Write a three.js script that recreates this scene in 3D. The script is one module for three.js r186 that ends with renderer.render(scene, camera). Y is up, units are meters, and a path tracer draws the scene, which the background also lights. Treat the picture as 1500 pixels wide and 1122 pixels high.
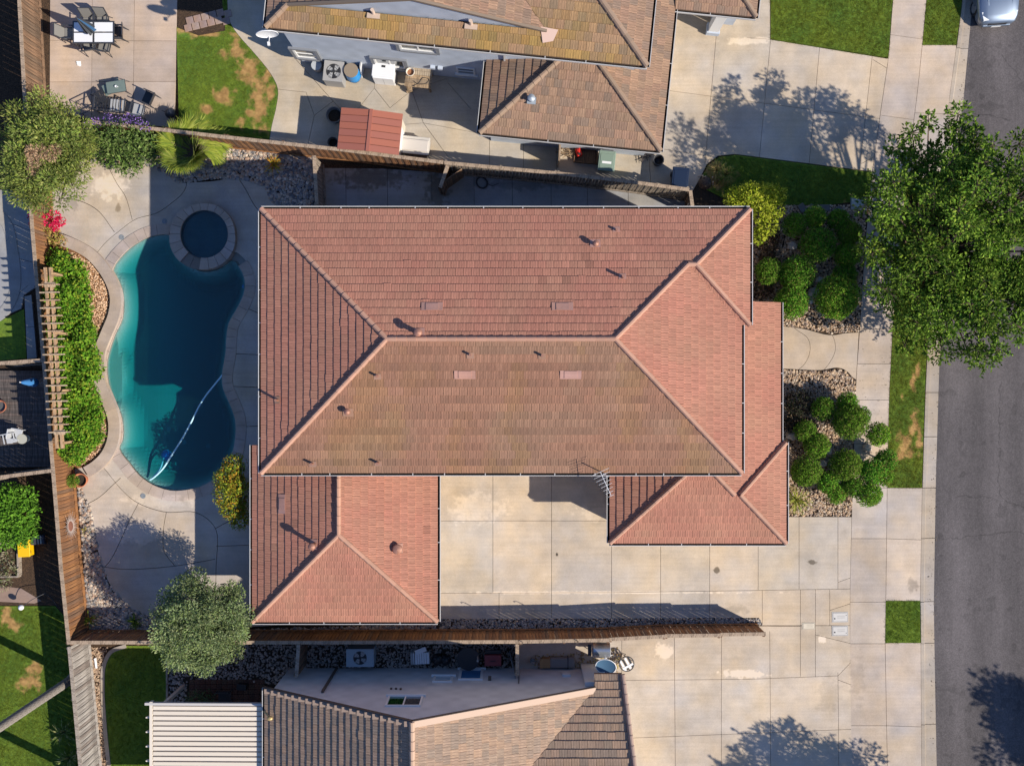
import * as THREE from 'three';
import { mergeGeometries, mergeVertices } from 'three/addons/utils/BufferGeometryUtils.js';
import { RoundedBoxGeometry } from 'three/addons/geometries/RoundedBoxGeometry.js';
import { Brush, Evaluator, SUBTRACTION } from 'three-bvh-csg';

// ---------------------------------------------------------------- camera, sky, sun, exposure
const scene = new THREE.Scene();
const camera = new THREE.PerspectiveCamera(44.07, 1024 / 765, 1, 400);
camera.position.set(0, 42, 0);
camera.up.set(0, 0, -1);
camera.lookAt(0, 0, 0);
const renderer = new THREE.WebGLRenderer({ antialias: true });
renderer.toneMapping = THREE.LinearToneMapping;
renderer.toneMappingExposure = 1.5;
renderer.shadowMap.enabled = true;
const sunDir = new THREE.Vector3(1.18, 1, 0.58).normalize();
// clear deep blue sky: paler towards the horizon, a soft glow round the sun
const skyTex = (() => {
  const w = 256, h = 128, d = new Float32Array(w * h * 4);
  for (let j = 0, k = 0; j < h; j++) for (let i = 0; i < w; i++, k += 4) {
    const el = ((j + 0.5) / h - 0.5) * Math.PI, az = ((i + 0.5) / w - 0.5) * 2 * Math.PI, y = Math.max(0, Math.sin(el)), c = Math.cos(el);
    const t = Math.pow(1 - y, 3), g = Math.pow(Math.max(0, c * Math.cos(az) * sunDir.x + Math.sin(el) * sunDir.y + c * Math.sin(az) * sunDir.z), 24);
    d[k] = 0.06 + 0.15 * t + 0.3 * g; d[k + 1] = 0.125 + 0.165 * t + 0.28 * g; d[k + 2] = 0.30 + 0.16 * t + 0.24 * g; d[k + 3] = 1;
  }
  const x = new THREE.DataTexture(d, w, h, THREE.RGBAFormat, THREE.FloatType); x.mapping = THREE.EquirectangularReflectionMapping; x.magFilter = x.minFilter = THREE.LinearFilter; x.needsUpdate = true; return x;
})();
scene.background = skyTex;
scene.environment = skyTex;
const sun = new THREE.DirectionalLight(new THREE.Color(1.0, 0.93, 0.82), 4.2);
sun.position.copy(sunDir).multiplyScalar(80);
sun.castShadow = true;
sun.shadow.mapSize.set(4096, 4096);
Object.assign(sun.shadow.camera, { left: -40, right: 40, top: 40, bottom: -40, near: 1, far: 200 });
scene.add(sun, sun.target);

// ---------------------------------------------------------------- helpers
function rngOf(seed) { let a = seed >>> 0; return () => { a = (a + 0x6D2B79F5) | 0; let t = Math.imul(a ^ (a >>> 15), 1 | a); t = (t + Math.imul(t ^ (t >>> 7), 61 | t)) ^ t; return ((t ^ (t >>> 14)) >>> 0) / 4294967296; }; }
let rnd = rngOf(7);
const rr = (a, b) => a + (b - a) * rnd();
const clamp = (x, a = 0, b = 1) => Math.min(b, Math.max(a, x));
const smooth = (a, b, x) => { const t = clamp((x - a) / (b - a)); return t * t * (3 - 2 * t); };
const mix = (a, b, t) => a + (b - a) * t;
const V = (x, y, z) => new THREE.Vector3(x, y, z);
// survey sheet: 33 units to the metre at ground level, sheet centre (750, 561); a point that stands h above ground is read back to its plan place
const at = (px, py, h = 0) => [(px - 750) * (42 - h) / 1386, (py - 561) * (42 - h) / 1386];
const P3 = (px, py, h = 0) => { const [x, z] = at(px, py, h); return V(x, h, z); };
const pts = (list, h = 0) => list.map(([a, b]) => at(a, b, h));
function hash2(x, y, s) { let h = Math.imul(x, 374761393) ^ Math.imul(y, 668265263) ^ Math.imul(s, 2147483647 - 1013904223); h = Math.imul(h ^ (h >>> 13), 1274126177); return ((h ^ (h >>> 16)) >>> 0) / 4294967296; }
const LAT = (() => { const r = rngOf(99), t = new Float32Array(65536); for (let i = 0; i < 65536; i++) t[i] = r(); return t; })();
function vnoise(x, y, s = 0, per = 256) {
  const X = Math.floor(x), Y = Math.floor(y), fx = x - X, fy = y - Y, u = fx * fx * (3 - 2 * fx), v = fy * fy * (3 - 2 * fy), m = per - 1, o = s * 7919;
  const x0 = X & m, x1 = (X + 1) & m, y0 = (Y & m) << 8, y1 = ((Y + 1) & m) << 8;
  const a = LAT[(x0 + y0 + o) & 65535], b = LAT[(x1 + y0 + o) & 65535], c = LAT[(x0 + y1 + o) & 65535], d = LAT[(x1 + y1 + o) & 65535];
  return a + (b - a) * u + (c - a) * v + (a - b - c + d) * u * v;
}
const fbm = (x, y, o, s = 0) => { let t = 0, a = 0.5, n = 0; for (let i = 0; i < o; i++) { t += a * vnoise(x, y, s + i); n += a; a *= 0.55; x *= 2.03; y *= 2.03; } return t / n; };
function tex(w, h, fn, { srgb = true, repeat, offset } = {}) {
  const d = new Uint8Array(w * h * 4), c = [0, 0, 0];
  for (let j = 0, k = 0; j < h; j++) for (let i = 0; i < w; i++, k += 4) { fn(i, j, c); d[k] = clamp(c[0]) * 255; d[k + 1] = clamp(c[1]) * 255; d[k + 2] = clamp(c[2]) * 255; d[k + 3] = 255; }
  const t = new THREE.DataTexture(d, w, h);
  t.wrapS = t.wrapT = THREE.RepeatWrapping; t.magFilter = THREE.LinearFilter; t.minFilter = THREE.LinearMipmapLinearFilter; t.generateMipmaps = true;
  if (srgb) t.colorSpace = THREE.SRGBColorSpace;
  if (repeat) t.repeat.set(...repeat);
  if (offset) t.offset.set(...offset);
  t.needsUpdate = true;
  return t;
}
// texture over the whole site, uv in metres: 48 m by 36 m
const SITE = { repeat: [1 / 48, 1 / 36], offset: [0.5, 0.5] };
const siteTex = (w, h, fn) => tex(w, h, (i, j, c) => fn(((i + 0.5) / w - 0.5) * 48, ((j + 0.5) / h - 0.5) * 36, c), SITE);
const lin = (r, g, b) => new THREE.Color().setRGB(r, g, b);
const hex = (s) => new THREE.Color(s);
const std = (color, o = {}) => new THREE.MeshStandardMaterial({ color: Array.isArray(color) ? lin(...color) : color, roughness: 0.85, ...o });
const phys = (color, o = {}) => new THREE.MeshPhysicalMaterial({ color: Array.isArray(color) ? lin(...color) : color, roughness: 0.5, ...o });

// a builder of triangles in world or local metres, flat shaded, uv in metres
class B {
  constructor() { this.p = []; this.n = []; this.u = []; this.c = []; this.col = [1, 1, 1]; }
  color(r, g, b) { this.col = r.isColor ? [r.r, r.g, r.b] : [r, g, b]; return this; }
  tri(a, b, c) {
    const ux = b[0] - a[0], uy = b[1] - a[1], uz = b[2] - a[2], vx = c[0] - a[0], vy = c[1] - a[1], vz = c[2] - a[2];
    let nx = uy * vz - uz * vy, ny = uz * vx - ux * vz, nz = ux * vy - uy * vx; const l = Math.hypot(nx, ny, nz); if (l < 1e-12) return this; nx /= l; ny /= l; nz /= l;
    for (const q of [a, b, c]) {
      this.p.push(q[0], q[1], q[2]); this.n.push(nx, ny, nz); this.c.push(...this.col);
      if (Math.abs(ny) > 0.6) this.u.push(q[0], q[2]); else if (Math.abs(nx) > Math.abs(nz)) this.u.push(q[2], q[1]); else this.u.push(q[0], q[1]);
    }
    return this;
  }
  quad(a, b, c, d) { return this.tri(a, b, c).tri(a, c, d); }
  // eight corners: bottom ring a..d, top ring e..h, both counterclockwise seen from above
  hexa(k) { const [a, b, c, d, e, f, g, h] = k; return this.quad(e, f, g, h).quad(d, c, b, a).quad(a, b, f, e).quad(b, c, g, f).quad(c, d, h, g).quad(d, a, e, h); }
  box(cx, cy, cz, sx, sy, sz, turn = 0) {
    const co = Math.cos(turn), si = Math.sin(turn), x = sx / 2, y = sy / 2, z = sz / 2;
    const f = (X, Y, Z) => [cx + X * co + Z * si, cy + Y, cz - X * si + Z * co];
    return this.hexa([f(-x, -y, z), f(x, -y, z), f(x, -y, -z), f(-x, -y, -z), f(-x, y, z), f(x, y, z), f(x, y, -z), f(-x, y, -z)]);
  }
  // oriented bar from p to q (Vector3 or arrays)
  bar(p, q, w, h) {
    p = p.isVector3 ? p : V(...p); q = q.isVector3 ? q : V(...q);
    const d = q.clone().sub(p).normalize(), up = Math.abs(d.y) > 0.95 ? V(1, 0, 0) : V(0, 1, 0), s = d.clone().cross(up).normalize().multiplyScalar(w / 2), t = s.clone().cross(d).normalize().multiplyScalar(h / 2);
    const k = (o, a, b) => [o.x + s.x * a + t.x * b, o.y + s.y * a + t.y * b, o.z + s.z * a + t.z * b];
    return this.quad(k(p, -1, 1), k(p, 1, 1), k(q, 1, 1), k(q, -1, 1)).quad(k(p, 1, -1), k(p, -1, -1), k(q, -1, -1), k(q, 1, -1)).quad(k(p, 1, 1), k(p, 1, -1), k(q, 1, -1), k(q, 1, 1)).quad(k(p, -1, -1), k(p, -1, 1), k(q, -1, 1), k(q, -1, -1)).quad(k(p, -1, -1), k(p, 1, -1), k(p, 1, 1), k(p, -1, 1)).quad(k(q, 1, -1), k(q, -1, -1), k(q, -1, 1), k(q, 1, 1));
  }
  // polygon in plan [x, z], top and bottom given as heights or functions of (x, z)
  prism(poly, y0, y1, holes = []) {
    const f0 = typeof y0 === 'function' ? y0 : () => y0, f1 = typeof y1 === 'function' ? y1 : () => y1;
    let c = poly.map(([x, z]) => new THREE.Vector2(x, z)); if (THREE.ShapeUtils.area(c) > 0) c = c.reverse(); // clockwise in x,z = counterclockwise from above
    const hs = holes.map((h) => { let q = h.map(([x, z]) => new THREE.Vector2(x, z)); return THREE.ShapeUtils.area(q) < 0 ? q.reverse() : q; });
    const all = [...c, ...hs.flat()], T = (v) => [v.x, f1(v.x, v.y), v.y], L = (v) => [v.x, f0(v.x, v.y), v.y];
    for (const t of THREE.ShapeUtils.triangulateShape(c, hs)) {
      let [a, b, d] = t.map((i) => all[i]);
      if ((b.x - a.x) * (d.y - a.y) - (b.y - a.y) * (d.x - a.x) > 0) [b, d] = [d, b];
      this.tri(T(a), T(b), T(d)); this.tri(L(a), L(d), L(b));
    }
    for (const ring of [c, ...hs]) ring.forEach((a, i) => { const b = ring[(i + 1) % ring.length]; this.quad(L(a), L(b), T(b), T(a)); });
    return this;
  }
  geom(g, m) { // any three geometry, with its own normals
    g = g.index ? g.toNonIndexed() : g.clone(); if (m) g.applyMatrix4(m);
    const P = g.attributes.position, N = g.attributes.normal, U = g.attributes.uv;
    for (let i = 0; i < P.count; i++) { this.p.push(P.getX(i), P.getY(i), P.getZ(i)); this.n.push(N.getX(i), N.getY(i), N.getZ(i)); this.u.push(U ? U.getX(i) : 0, U ? U.getY(i) : 0); this.c.push(...this.col); }
    return this;
  }
  tube(p, q, r0, r1 = r0, n = 8) {
    p = p.isVector3 ? p : V(...p); q = q.isVector3 ? q : V(...q);
    const l = p.distanceTo(q), m = new THREE.Matrix4().compose(p.clone().add(q).multiplyScalar(0.5), new THREE.Quaternion().setFromUnitVectors(V(0, 1, 0), q.clone().sub(p).normalize()), V(1, 1, 1));
    return this.geom(new THREE.CylinderGeometry(r1, r0, l, n, 1), m);
  }
  cyl(x, y, z, r, h, n = 20, r1 = r) { return this.geom(new THREE.CylinderGeometry(r1, r, h, n), new THREE.Matrix4().makeTranslation(x, y + h / 2, z)); }
  lathe(x, y, z, prof, n = 24) { return this.geom(new THREE.LatheGeometry(prof.map(([a, b]) => new THREE.Vector2(a, b)), n), new THREE.Matrix4().makeTranslation(x, y, z)); }
  ball(x, y, z, rx, ry = rx, rz = rx, n = 12) { return this.geom(new THREE.SphereGeometry(1, n, Math.ceil(n * 0.7)), new THREE.Matrix4().compose(V(x, y, z), new THREE.Quaternion(), V(rx, ry, rz))); }
  rbox(cx, cy, cz, sx, sy, sz, r = 0.03, turn = 0) { return this.geom(new RoundedBoxGeometry(sx, sy, sz, 2, Math.min(r, sx / 2.01, sy / 2.01, sz / 2.01)), new THREE.Matrix4().makeRotationY(turn).setPosition(cx, cy, cz)); }
  path(points, r, n = 6, closed = false) { return this.geom(new THREE.TubeGeometry(new THREE.CatmullRomCurve3(points.map((q) => (q.isVector3 ? q : V(...q))), closed), points.length * 6, r, n, closed)); }
  build() {
    const g = new THREE.BufferGeometry();
    g.setAttribute('position', new THREE.Float32BufferAttribute(this.p, 3)); g.setAttribute('normal', new THREE.Float32BufferAttribute(this.n, 3));
    g.setAttribute('uv', new THREE.Float32BufferAttribute(this.u, 2)); g.setAttribute('color', new THREE.Float32BufferAttribute(this.c, 3));
    return g;
  }
}
const taken = new Map();
function numbered(name) { const k = taken.get(name) ?? 0; taken.set(name, k + 1); return k ? `${name}_${String(k).padStart(3, '0')}` : name; }
function thing(name, label, category, [x, y, z] = [0, 0, 0], group, turn = 0) {
  const g = new THREE.Group(); g.name = numbered(name); g.position.set(x, y, z); g.rotation.y = turn; g.userData = { label, category }; if (group) g.userData.group = group; scene.add(g); return g;
}
// a part whose geometry is given in the axes of its thing (L) or in world metres (W)
function L(parent, name, b, mat) { const m = new THREE.Mesh(b.isBufferGeometry ? b : b.build(), mat); m.name = name; m.castShadow = m.receiveShadow = true; parent.add(m); return m; }
function W(parent, name, b, mat) {
  const g = b.isBufferGeometry ? b : b.build(); let o = parent, q = V(0, 0, 0); while (o && o !== scene) { q.add(o.position); o = o.parent; }
  g.translate(-q.x, -q.y, -q.z); return L(parent, name, g, mat);
}
function struct(name, b, mat, label) { const m = L(scene, numbered(name), b, mat); m.userData.kind = 'structure'; if (label) m.userData.label = label; return m; }
function solo(name, label, category, b, mat, group, kind) { const m = L(scene, numbered(name), b, mat); m.userData = { label, category }; if (group) m.userData.group = group; if (kind) m.userData.kind = kind; return m; }
function inside(x, z, poly) { let c = false; for (let i = 0, j = poly.length - 1; i < poly.length; j = i++) { const [a, b] = poly[i], [d, e] = poly[j]; if ((b > z) !== (e > z) && x < ((d - a) * (z - b)) / (e - b) + a) c = !c; } return c; }
function distTo(x, z, poly) { let m = 1e9; for (let i = 0, j = poly.length - 1; i < poly.length; j = i++) { const [a, b] = poly[j], [d, e] = poly[i], dx = d - a, dz = e - b, t = clamp(((x - a) * dx + (z - b) * dz) / (dx * dx + dz * dz || 1)); m = Math.min(m, Math.hypot(x - a - t * dx, z - b - t * dz)); } return m; }
function curve(list, n = 6, closed = false) { const c = new THREE.CatmullRomCurve3(list.map(([x, z]) => V(x, 0, z)), closed, 'centripetal'); return c.getPoints(list.length * n).slice(0, closed ? -1 : undefined).map((v) => [v.x, v.z]); }
function bounds(poly) { const xs = poly.map((p) => p[0]), zs = poly.map((p) => p[1]); return [Math.min(...xs), Math.max(...xs), Math.min(...zs), Math.max(...zs)]; }
// ---------------------------------------------------------------- textures and materials of the ground
const blot = (px, py, rx, ry, v) => { const [x, z] = at(px, py); return [x, z, rx / 33, ry / 33, v]; };
// mineral bloom (v > 0) and oil, rust and dirt marks (v < 0) on the concrete
const marks = [blot(1085, 987, 38, 7, 0.22), blot(1112, 987, 9, 6, 0.3), blot(1205, 936, 8, 6, 0.35), blot(975, 955, 13, 16, 0.16), blot(1050, 837, 4, 6, -0.35), blot(1189, 823, 7, 4, -0.3), blot(1337, 857, 9, 14, -0.14),
  blot(816, 812, 2, 3, -0.5), blot(1215, 1020, 20, 30, -0.05), blot(880, 868, 240, 2, 0.2), blot(900, 752, 60, 14, 0.08), blot(700, 745, 45, 25, 0.08), blot(160, 270, 30, 22, 0.14), blot(108, 300, 8, 10, -0.12), blot(172, 305, 5, 7, -0.2), blot(205, 780, 40, 20, 0.1),
  blot(230, 735, 60, 10, 0.08), blot(1095, 60, 40, 6, 0.15), blot(1060, 895, 40, 9, -0.08), blot(545, 260, 60, 18, -0.2), blot(640, 275, 20, 30, -0.2), blot(760, 270, 60, 10, -0.12), blot(1256, 995, 12, 40, -0.06), blot(148, 690, 10, 8, -0.08)];
const mottle = siteTex(1600, 1200, (x, z, c) => {
  const big = fbm(x * 0.45 + 9, z * 0.45, 4, 3) - 0.5, mid = fbm(x * 2.1, z * 2.1 + 5, 3, 11) - 0.5, fine = hash2(Math.floor(x * 33), Math.floor(z * 33), 5) - 0.5, warm = fbm(x * 0.8 - 30, z * 0.8, 3, 21) - 0.5;
  let v = 0.84 + big * 0.17 + mid * 0.11 + fine * 0.05, w = warm * 0.2;
  for (const [mx, mz, rx, rz, k] of marks) {
    const dx = (x - mx) / rx, dz = (z - mz) / rz; if (dx * dx + dz * dz > 4) continue;
    const e = Math.sqrt(dx * dx + dz * dz) + (fbm(x * 6, z * 6, 3, 31) - 0.5) * 1.4, f = smooth(1.05, 0.55, e); v += k * f; if (k < -0.15) w += 0.06 * f;
  }
  const streak = fbm(x * 0.5, z * 14, 2, 41) - 0.5; v += streak * 0.05;
  c[0] = v * (1 + w * 0.5); c[1] = v * (1 + w * 0.1); c[2] = v * (1 - w * 0.7);
});
const M = {};
M.drive = std([0.71, 0.585, 0.455], { map: mottle, vertexColors: true, roughness: 0.9 });
M.walk = std([0.68, 0.555, 0.45], { map: mottle, vertexColors: true, roughness: 0.9 });
M.deck = std([0.64, 0.54, 0.445], { map: mottle, vertexColors: true, roughness: 0.88 });
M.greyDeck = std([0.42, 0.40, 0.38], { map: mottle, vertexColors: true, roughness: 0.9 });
M.curb = std([0.55, 0.46, 0.37], { map: mottle, vertexColors: true, roughness: 0.92 });
const soilTex = tex(512, 512, (i, j, c) => { const n = 0.55 + (vnoise(i / 8, j / 8, 1, 64) - 0.5) * 0.2 + (hash2(i >> 1, j >> 1, 2) - 0.5) * 0.5 + (hash2(i >> 2, j >> 2, 4) - 0.5) * 0.3; c[0] = n * 1.05; c[1] = n * 0.93; c[2] = n * 0.8; }, { repeat: [1 / 2.3, 1 / 2.3] });
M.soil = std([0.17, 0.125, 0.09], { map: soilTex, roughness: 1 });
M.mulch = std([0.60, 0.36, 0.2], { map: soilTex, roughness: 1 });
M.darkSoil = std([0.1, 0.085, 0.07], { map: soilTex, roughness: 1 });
const dry = [[378, 150, 16, 40], [362, 100, 14, 22], [345, 70, 10, 14], [300, 160, 9, 7], [330, 138, 16, 12], [368, 105, 12, 8], [372, 168, 14, 14], [395, 140, 6, 26], [390, 110, 8, 14], [352, 180, 9, 8], [328, 80, 10, 8], [300, 50, 26, 6], [270, 44, 16, 8], [345, 50, 10, 6], [380, 190, 12, 9], [1325, 655, 12, 22], [1340, 620, 9, 20], [1338, 560, 5, 18], [1318, 670, 12, 9], [1348, 640, 6, 20], [1322, 580, 3, 8], [1345, 540, 4, 14], [20, 915, 14, 10], [48, 980, 12, 10], [40, 1000, 18, 14], [1040, 245, 18, 10], [1056, 262, 18, 20], [1248, 300, 10, 8], [5, 905, 10, 16]].map((q) => blot(...q));
const lawnMap = siteTex(1600, 1200, (x, z, c) => {
  const a = fbm(x * 1.1, z * 1.1, 4, 61), b = fbm(x * 7, z * 7, 3, 71), f = hash2(Math.floor(x * 33), Math.floor(z * 33), 9);
  let r = 0.50 + (a - 0.5) * 0.22 + (b - 0.5) * 0.14 + (f - 0.5) * 0.2, g = 0.64 + (a - 0.5) * 0.12 + (b - 0.5) * 0.16 + (f - 0.5) * 0.2, bl = 0.22 + (b - 0.5) * 0.1, d = 0;
  for (const [mx, mz, rx, rz] of dry) { const dx = (x - mx) / rx, dz = (z - mz) / rz; if (dx * dx + dz * dz > 6) continue; d = Math.max(d, smooth(1.25, 0.35, Math.sqrt(dx * dx + dz * dz) + (fbm(x * 4, z * 4, 4, 81) - 0.5) * 2.2)); }
  d *= 0.9; c[0] = mix(r, 0.93 + (b - 0.5) * 0.4, d); c[1] = mix(g, 0.72 + (b - 0.5) * 0.35, d); c[2] = mix(bl, 0.52 + (b - 0.5) * 0.3, d);
});
M.lawn = std([0.46, 0.44, 0.34], { map: lawnMap, roughness: 1 });
const cracks = [[[1405, 230], [1440, 262], [1500, 300]], [[1374, 790], [1400, 790], [1440, 785], [1480, 780], [1530, 786]], [[1405, 728], [1455, 727]], [[1468, 560], [1466, 640], [1466, 720], [1478, 735], [1520, 750]], [[1412, 160], [1480, 175]], [[1470, 80], [1500, 115]]].map((l) => pts(l));
const asphaltMap = tex(640, 2000, (i, j, c) => {
  const x = 18 + (i + 0.5) / 640 * 12, z = ((j + 0.5) / 2000 - 0.5) * 44, f = hash2(i >> 1, j >> 1, 3), g = hash2(i, j, 8);
  const lane = x - 21.6 - 0.06 * Math.abs(z) ** 1.2 * 0.1; let v = 0.66 + 0.035 * Math.cos(lane * 3.4) + (fbm(x * 0.5, z * 0.25, 4, 91) - 0.5) * 0.22 + (fbm(x * 9, z * 0.6, 2, 93) - 0.5) * 0.05 - (fbm(x * 2.2, z * 2.2, 2, 97) > 0.74 ? 0.06 : 0) + (fbm(x * 5, z * 5, 2, 95) - 0.5) * 0.05 + (f - 0.5) * 0.12 + (g > 0.995 ? 0.22 : 0);
  const wx = x + (fbm(x * 3, z * 3, 3, 99) - 0.5) * 0.25, wz = z + (fbm(x * 3 + 40, z * 3, 3, 98) - 0.5) * 0.25;
  for (const l of cracks) for (let k = 1; k < l.length; k++) { const [a, b] = l[k - 1], [d, e] = l[k]; const t = clamp(((wx - a) * (d - a) + (wz - b) * (e - b)) / ((d - a) ** 2 + (e - b) ** 2)); const m = Math.hypot(wx - a - t * (d - a), wz - b - t * (e - b)); if (m < 0.03) v -= 0.16 * (1 - m / 0.03); }
  c[0] = v * 1.02; c[1] = v * 0.985; c[2] = v * 0.975;
}, { repeat: [1 / 12, 1 / 44], offset: [-18 / 12, 0.5] });
M.asphalt = std([0.235, 0.222, 0.23], { map: asphaltMap, roughness: 0.93 });

// ---------------------------------------------------------------- ground sheets
struct('subsoil', new B().prism([[-26, -10], [-9, -10], [-9, 7], [-26, 7]], -3, -2.5), M.darkSoil);
struct('terrain', new B().prism([[-60, -50], [60, -50], [60, 50], [-60, 50]], -0.4, -0.14, [pts([[140, 285], [390, 285], [390, 740], [140, 740]]), pts([[-60, 290], [22, 290], [22, 470], [-60, 470]])]), M.soil);
const ROAD_E = [[1436, -90], [1431, -30], [1428, 0], [1424, 33], [1413, 150], [1397, 300], [1386, 430], [1378, 540], [1373, 700], [1370, 888], [1372, 1010], [1374, 1114], [1377, 1200]];
const CURB_B = [[1418, -90], [1413, -30], [1411, 0], [1402.5, 66], [1391, 150], [1379, 270], [1367, 400], [1359, 518], [1356, 587], [1352, 715], [1349, 880], [1350, 941], [1351, 1114], [1353, 1200]];
const WALK_L = [[1318, -90], [1312, -30], [1309, 0], [1302.5, 85], [1290, 170], [1279, 250], [1268, 360], [1260, 487], [1255, 556], [1249, 741], [1246, 862], [1246, 950], [1248, 1122], [1250, 1200]];
const WALK_R = [[1366, -90], [1361, -30], [1357.6, 0], [1352, 60], [1345, 130], [1336, 200], [1323, 310], [1308, 481], [1303, 580], [1300, 715], [1298, 880], [1297, 941], [1299, 1061], [1302, 1200]];
const xOn = (line, y) => { for (let k = 1; k < line.length; k++) if (y <= line[k][1]) { const [a, b] = line[k - 1], [c, d] = line[k]; return a + (c - a) * (y - b) / (d - b); } return line[line.length - 1][0]; };
const span = (line, y0, y1, dx = 0) => { const o = [[xOn(line, y0) + dx, y0]]; for (let y = y0 + 25; y < y1; y += 25) o.push([xOn(line, y) + dx, y]); o.push([xOn(line, y1) + dx, y1]); return o; };
{
  const e = curve(pts(ROAD_E), 4), far = [[30, e[e.length - 1][1]], [30, e[0][1]]];
  struct('street', new B().prism([...e, ...far], -0.4, -0.105), M.asphalt);
  // far side of the street, out of the picture
  struct('verge', new B().prism([[30, -24], [60, -24], [60, 24], [30, 24]], -0.4, 0), M.lawn);
}
// kerb with its gutter pan, cast in lengths
{
  const kerb = new THREE.Group(); kerb.name = 'kerb'; kerb.userData.kind = 'structure'; scene.add(kerb);
  const cuts = [-90, -10, 70, 150, 235, 320, 405, 490, 575, 640, 715, 789, 882, 943, 1062, 1130, 1200];
  for (let k = 1; k < cuts.length; k++) {
    const a = cuts[k - 1] + 0.4, b = cuts[k] - 0.4, back = pts(span(CURB_B, a, b)), top = pts(span(CURB_B, a, b, 5)), foot = pts(span(CURB_B, a, b, 6.5)), edge = pts(span(ROAD_E, a, b));
    const low = (a > 60 && a < 250) || (a > 714 && a < 880) || a > 942, yt = low ? -0.014 : 0.012, g = new B(), t = rr(0.9, 1.06); g.color(t, t, t);
    const n = back.length;
    for (let i = 1; i < n; i++) {
      const q = (s, j, y) => [s[j][0], y, s[j][1]];
      g.quad(q(back, i - 1, yt), q(back, i, yt), q(top, i, yt), q(top, i - 1, yt));
      g.quad(q(top, i - 1, yt), q(top, i, yt), q(foot, i, -0.085), q(foot, i - 1, -0.085));
      g.quad(q(foot, i - 1, -0.085), q(foot, i, -0.085), q(edge, i, -0.098), q(edge, i - 1, -0.098));
      g.quad(q(edge, i - 1, -0.098), q(edge, i, -0.098), q(edge, i, -0.3), q(edge, i - 1, -0.3));
      g.quad(q(back, i, yt), q(back, i - 1, yt), q(back, i - 1, -0.3), q(back, i, -0.3));
    }
    for (const [j, s] of [[0, 1], [n - 1, -1]]) { const q = (r, y) => [r[j][0], y, r[j][1]]; const f = [q(back, -0.3), q(back, yt), q(top, yt), q(foot, -0.085), q(edge, -0.098), q(edge, -0.3)]; for (let i = 2; i < 6; i++) s > 0 ? g.tri(f[0], f[i - 1], f[i]) : g.tri(f[0], f[i], f[i - 1]); }
    L(kerb, 'kerb_length', g, M.curb);
  }
}
// concrete poured in slabs: an outline cut through by its joints; every slab that comes loose is a piece of its own
const evaluator = new Evaluator(); evaluator.attributes = ['position', 'normal']; evaluator.useGroups = false;
function extrude(poly, y0, y1, holes = []) {
  const b = new B().prism(poly, y0, y1, holes), g = new THREE.BufferGeometry();
  g.setAttribute('position', new THREE.Float32BufferAttribute(b.p, 3)); g.setAttribute('normal', new THREE.Float32BufferAttribute(b.n, 3)); return g;
}
function ribbon(line, w) {
  const a = [], b = [];
  line.forEach(([x, z], i) => { const p = line[Math.max(0, i - 1)], q = line[Math.min(line.length - 1, i + 1)], l = Math.hypot(q[0] - p[0], q[1] - p[1]), nx = -(q[1] - p[1]) / l * w / 2, nz = (q[0] - p[0]) / l * w / 2; a.push([x + nx, z + nz]); b.push([x - nx, z - nz]); });
  return [...a, ...b.reverse()];
}
function slabs(name, outline, joints, mat, { y = 0, thick = 0.12, holes = [], w = 0.017, vary = 0.08, tint = [1, 1, 1] } = {}) {
  let r = new Brush(extrude(outline, y - thick, y, holes)); r.updateMatrixWorld();
  joints.forEach((j, k) => { const c = new Brush(extrude(ribbon(j, w), y - thick - 0.1 - k * 0.0007, y + 0.1 + k * 0.0007)); c.updateMatrixWorld(); r = evaluator.evaluate(r, c, SUBTRACTION); });
  let g = r.geometry; g = g.index ? g.toNonIndexed() : g;
  const p = g.attributes.position, n = g.attributes.normal, count = p.count, ids = new Map(), id = new Int32Array(count), up = [];
  const find = (i) => { while (up[i] !== i) { up[i] = up[up[i]]; i = up[i]; } return i; };
  for (let i = 0; i < count; i++) { const key = `${Math.round(p.getX(i) * 2000)},${Math.round(p.getY(i) * 500)},${Math.round(p.getZ(i) * 2000)}`; let v = ids.get(key); if (v === undefined) { v = up.length; up.push(v); ids.set(key, v); } id[i] = v; }
  for (let i = 0; i < count; i += 3) { up[find(id[i])] = find(id[i + 1]); up[find(id[i + 1])] = find(id[i + 2]); }
  const parts = new Map();
  for (let i = 0; i < count; i += 3) { const k = find(id[i]); if (!parts.has(k)) parts.set(k, new B()); const b = parts.get(k); for (let j = i; j < i + 3; j++) { b.p.push(p.getX(j), p.getY(j), p.getZ(j)); b.n.push(n.getX(j), n.getY(j), n.getZ(j)); b.u.push(Math.abs(n.getY(j)) > 0.5 ? p.getX(j) : p.getX(j) + p.getY(j), p.getZ(j)); } }
  const group = new THREE.Group(); group.name = numbered(name); group.userData.kind = 'structure'; scene.add(group);
  for (const b of parts.values()) {
    if (b.p.length < 60) continue;
    const s = 1 + rr(-vary, vary), h = rr(-0.02, 0.02); for (let i = 0; i < b.p.length; i += 3) b.c.push(tint[0] * s * (1 + h), tint[1] * s, tint[2] * s * (1 - h));
    L(group, 'slab', b, mat);
  }
  return group;
}
const J = (list) => list.map((l) => (l.length > 2 ? curve(pts(l), 5) : pts(l)));
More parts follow.
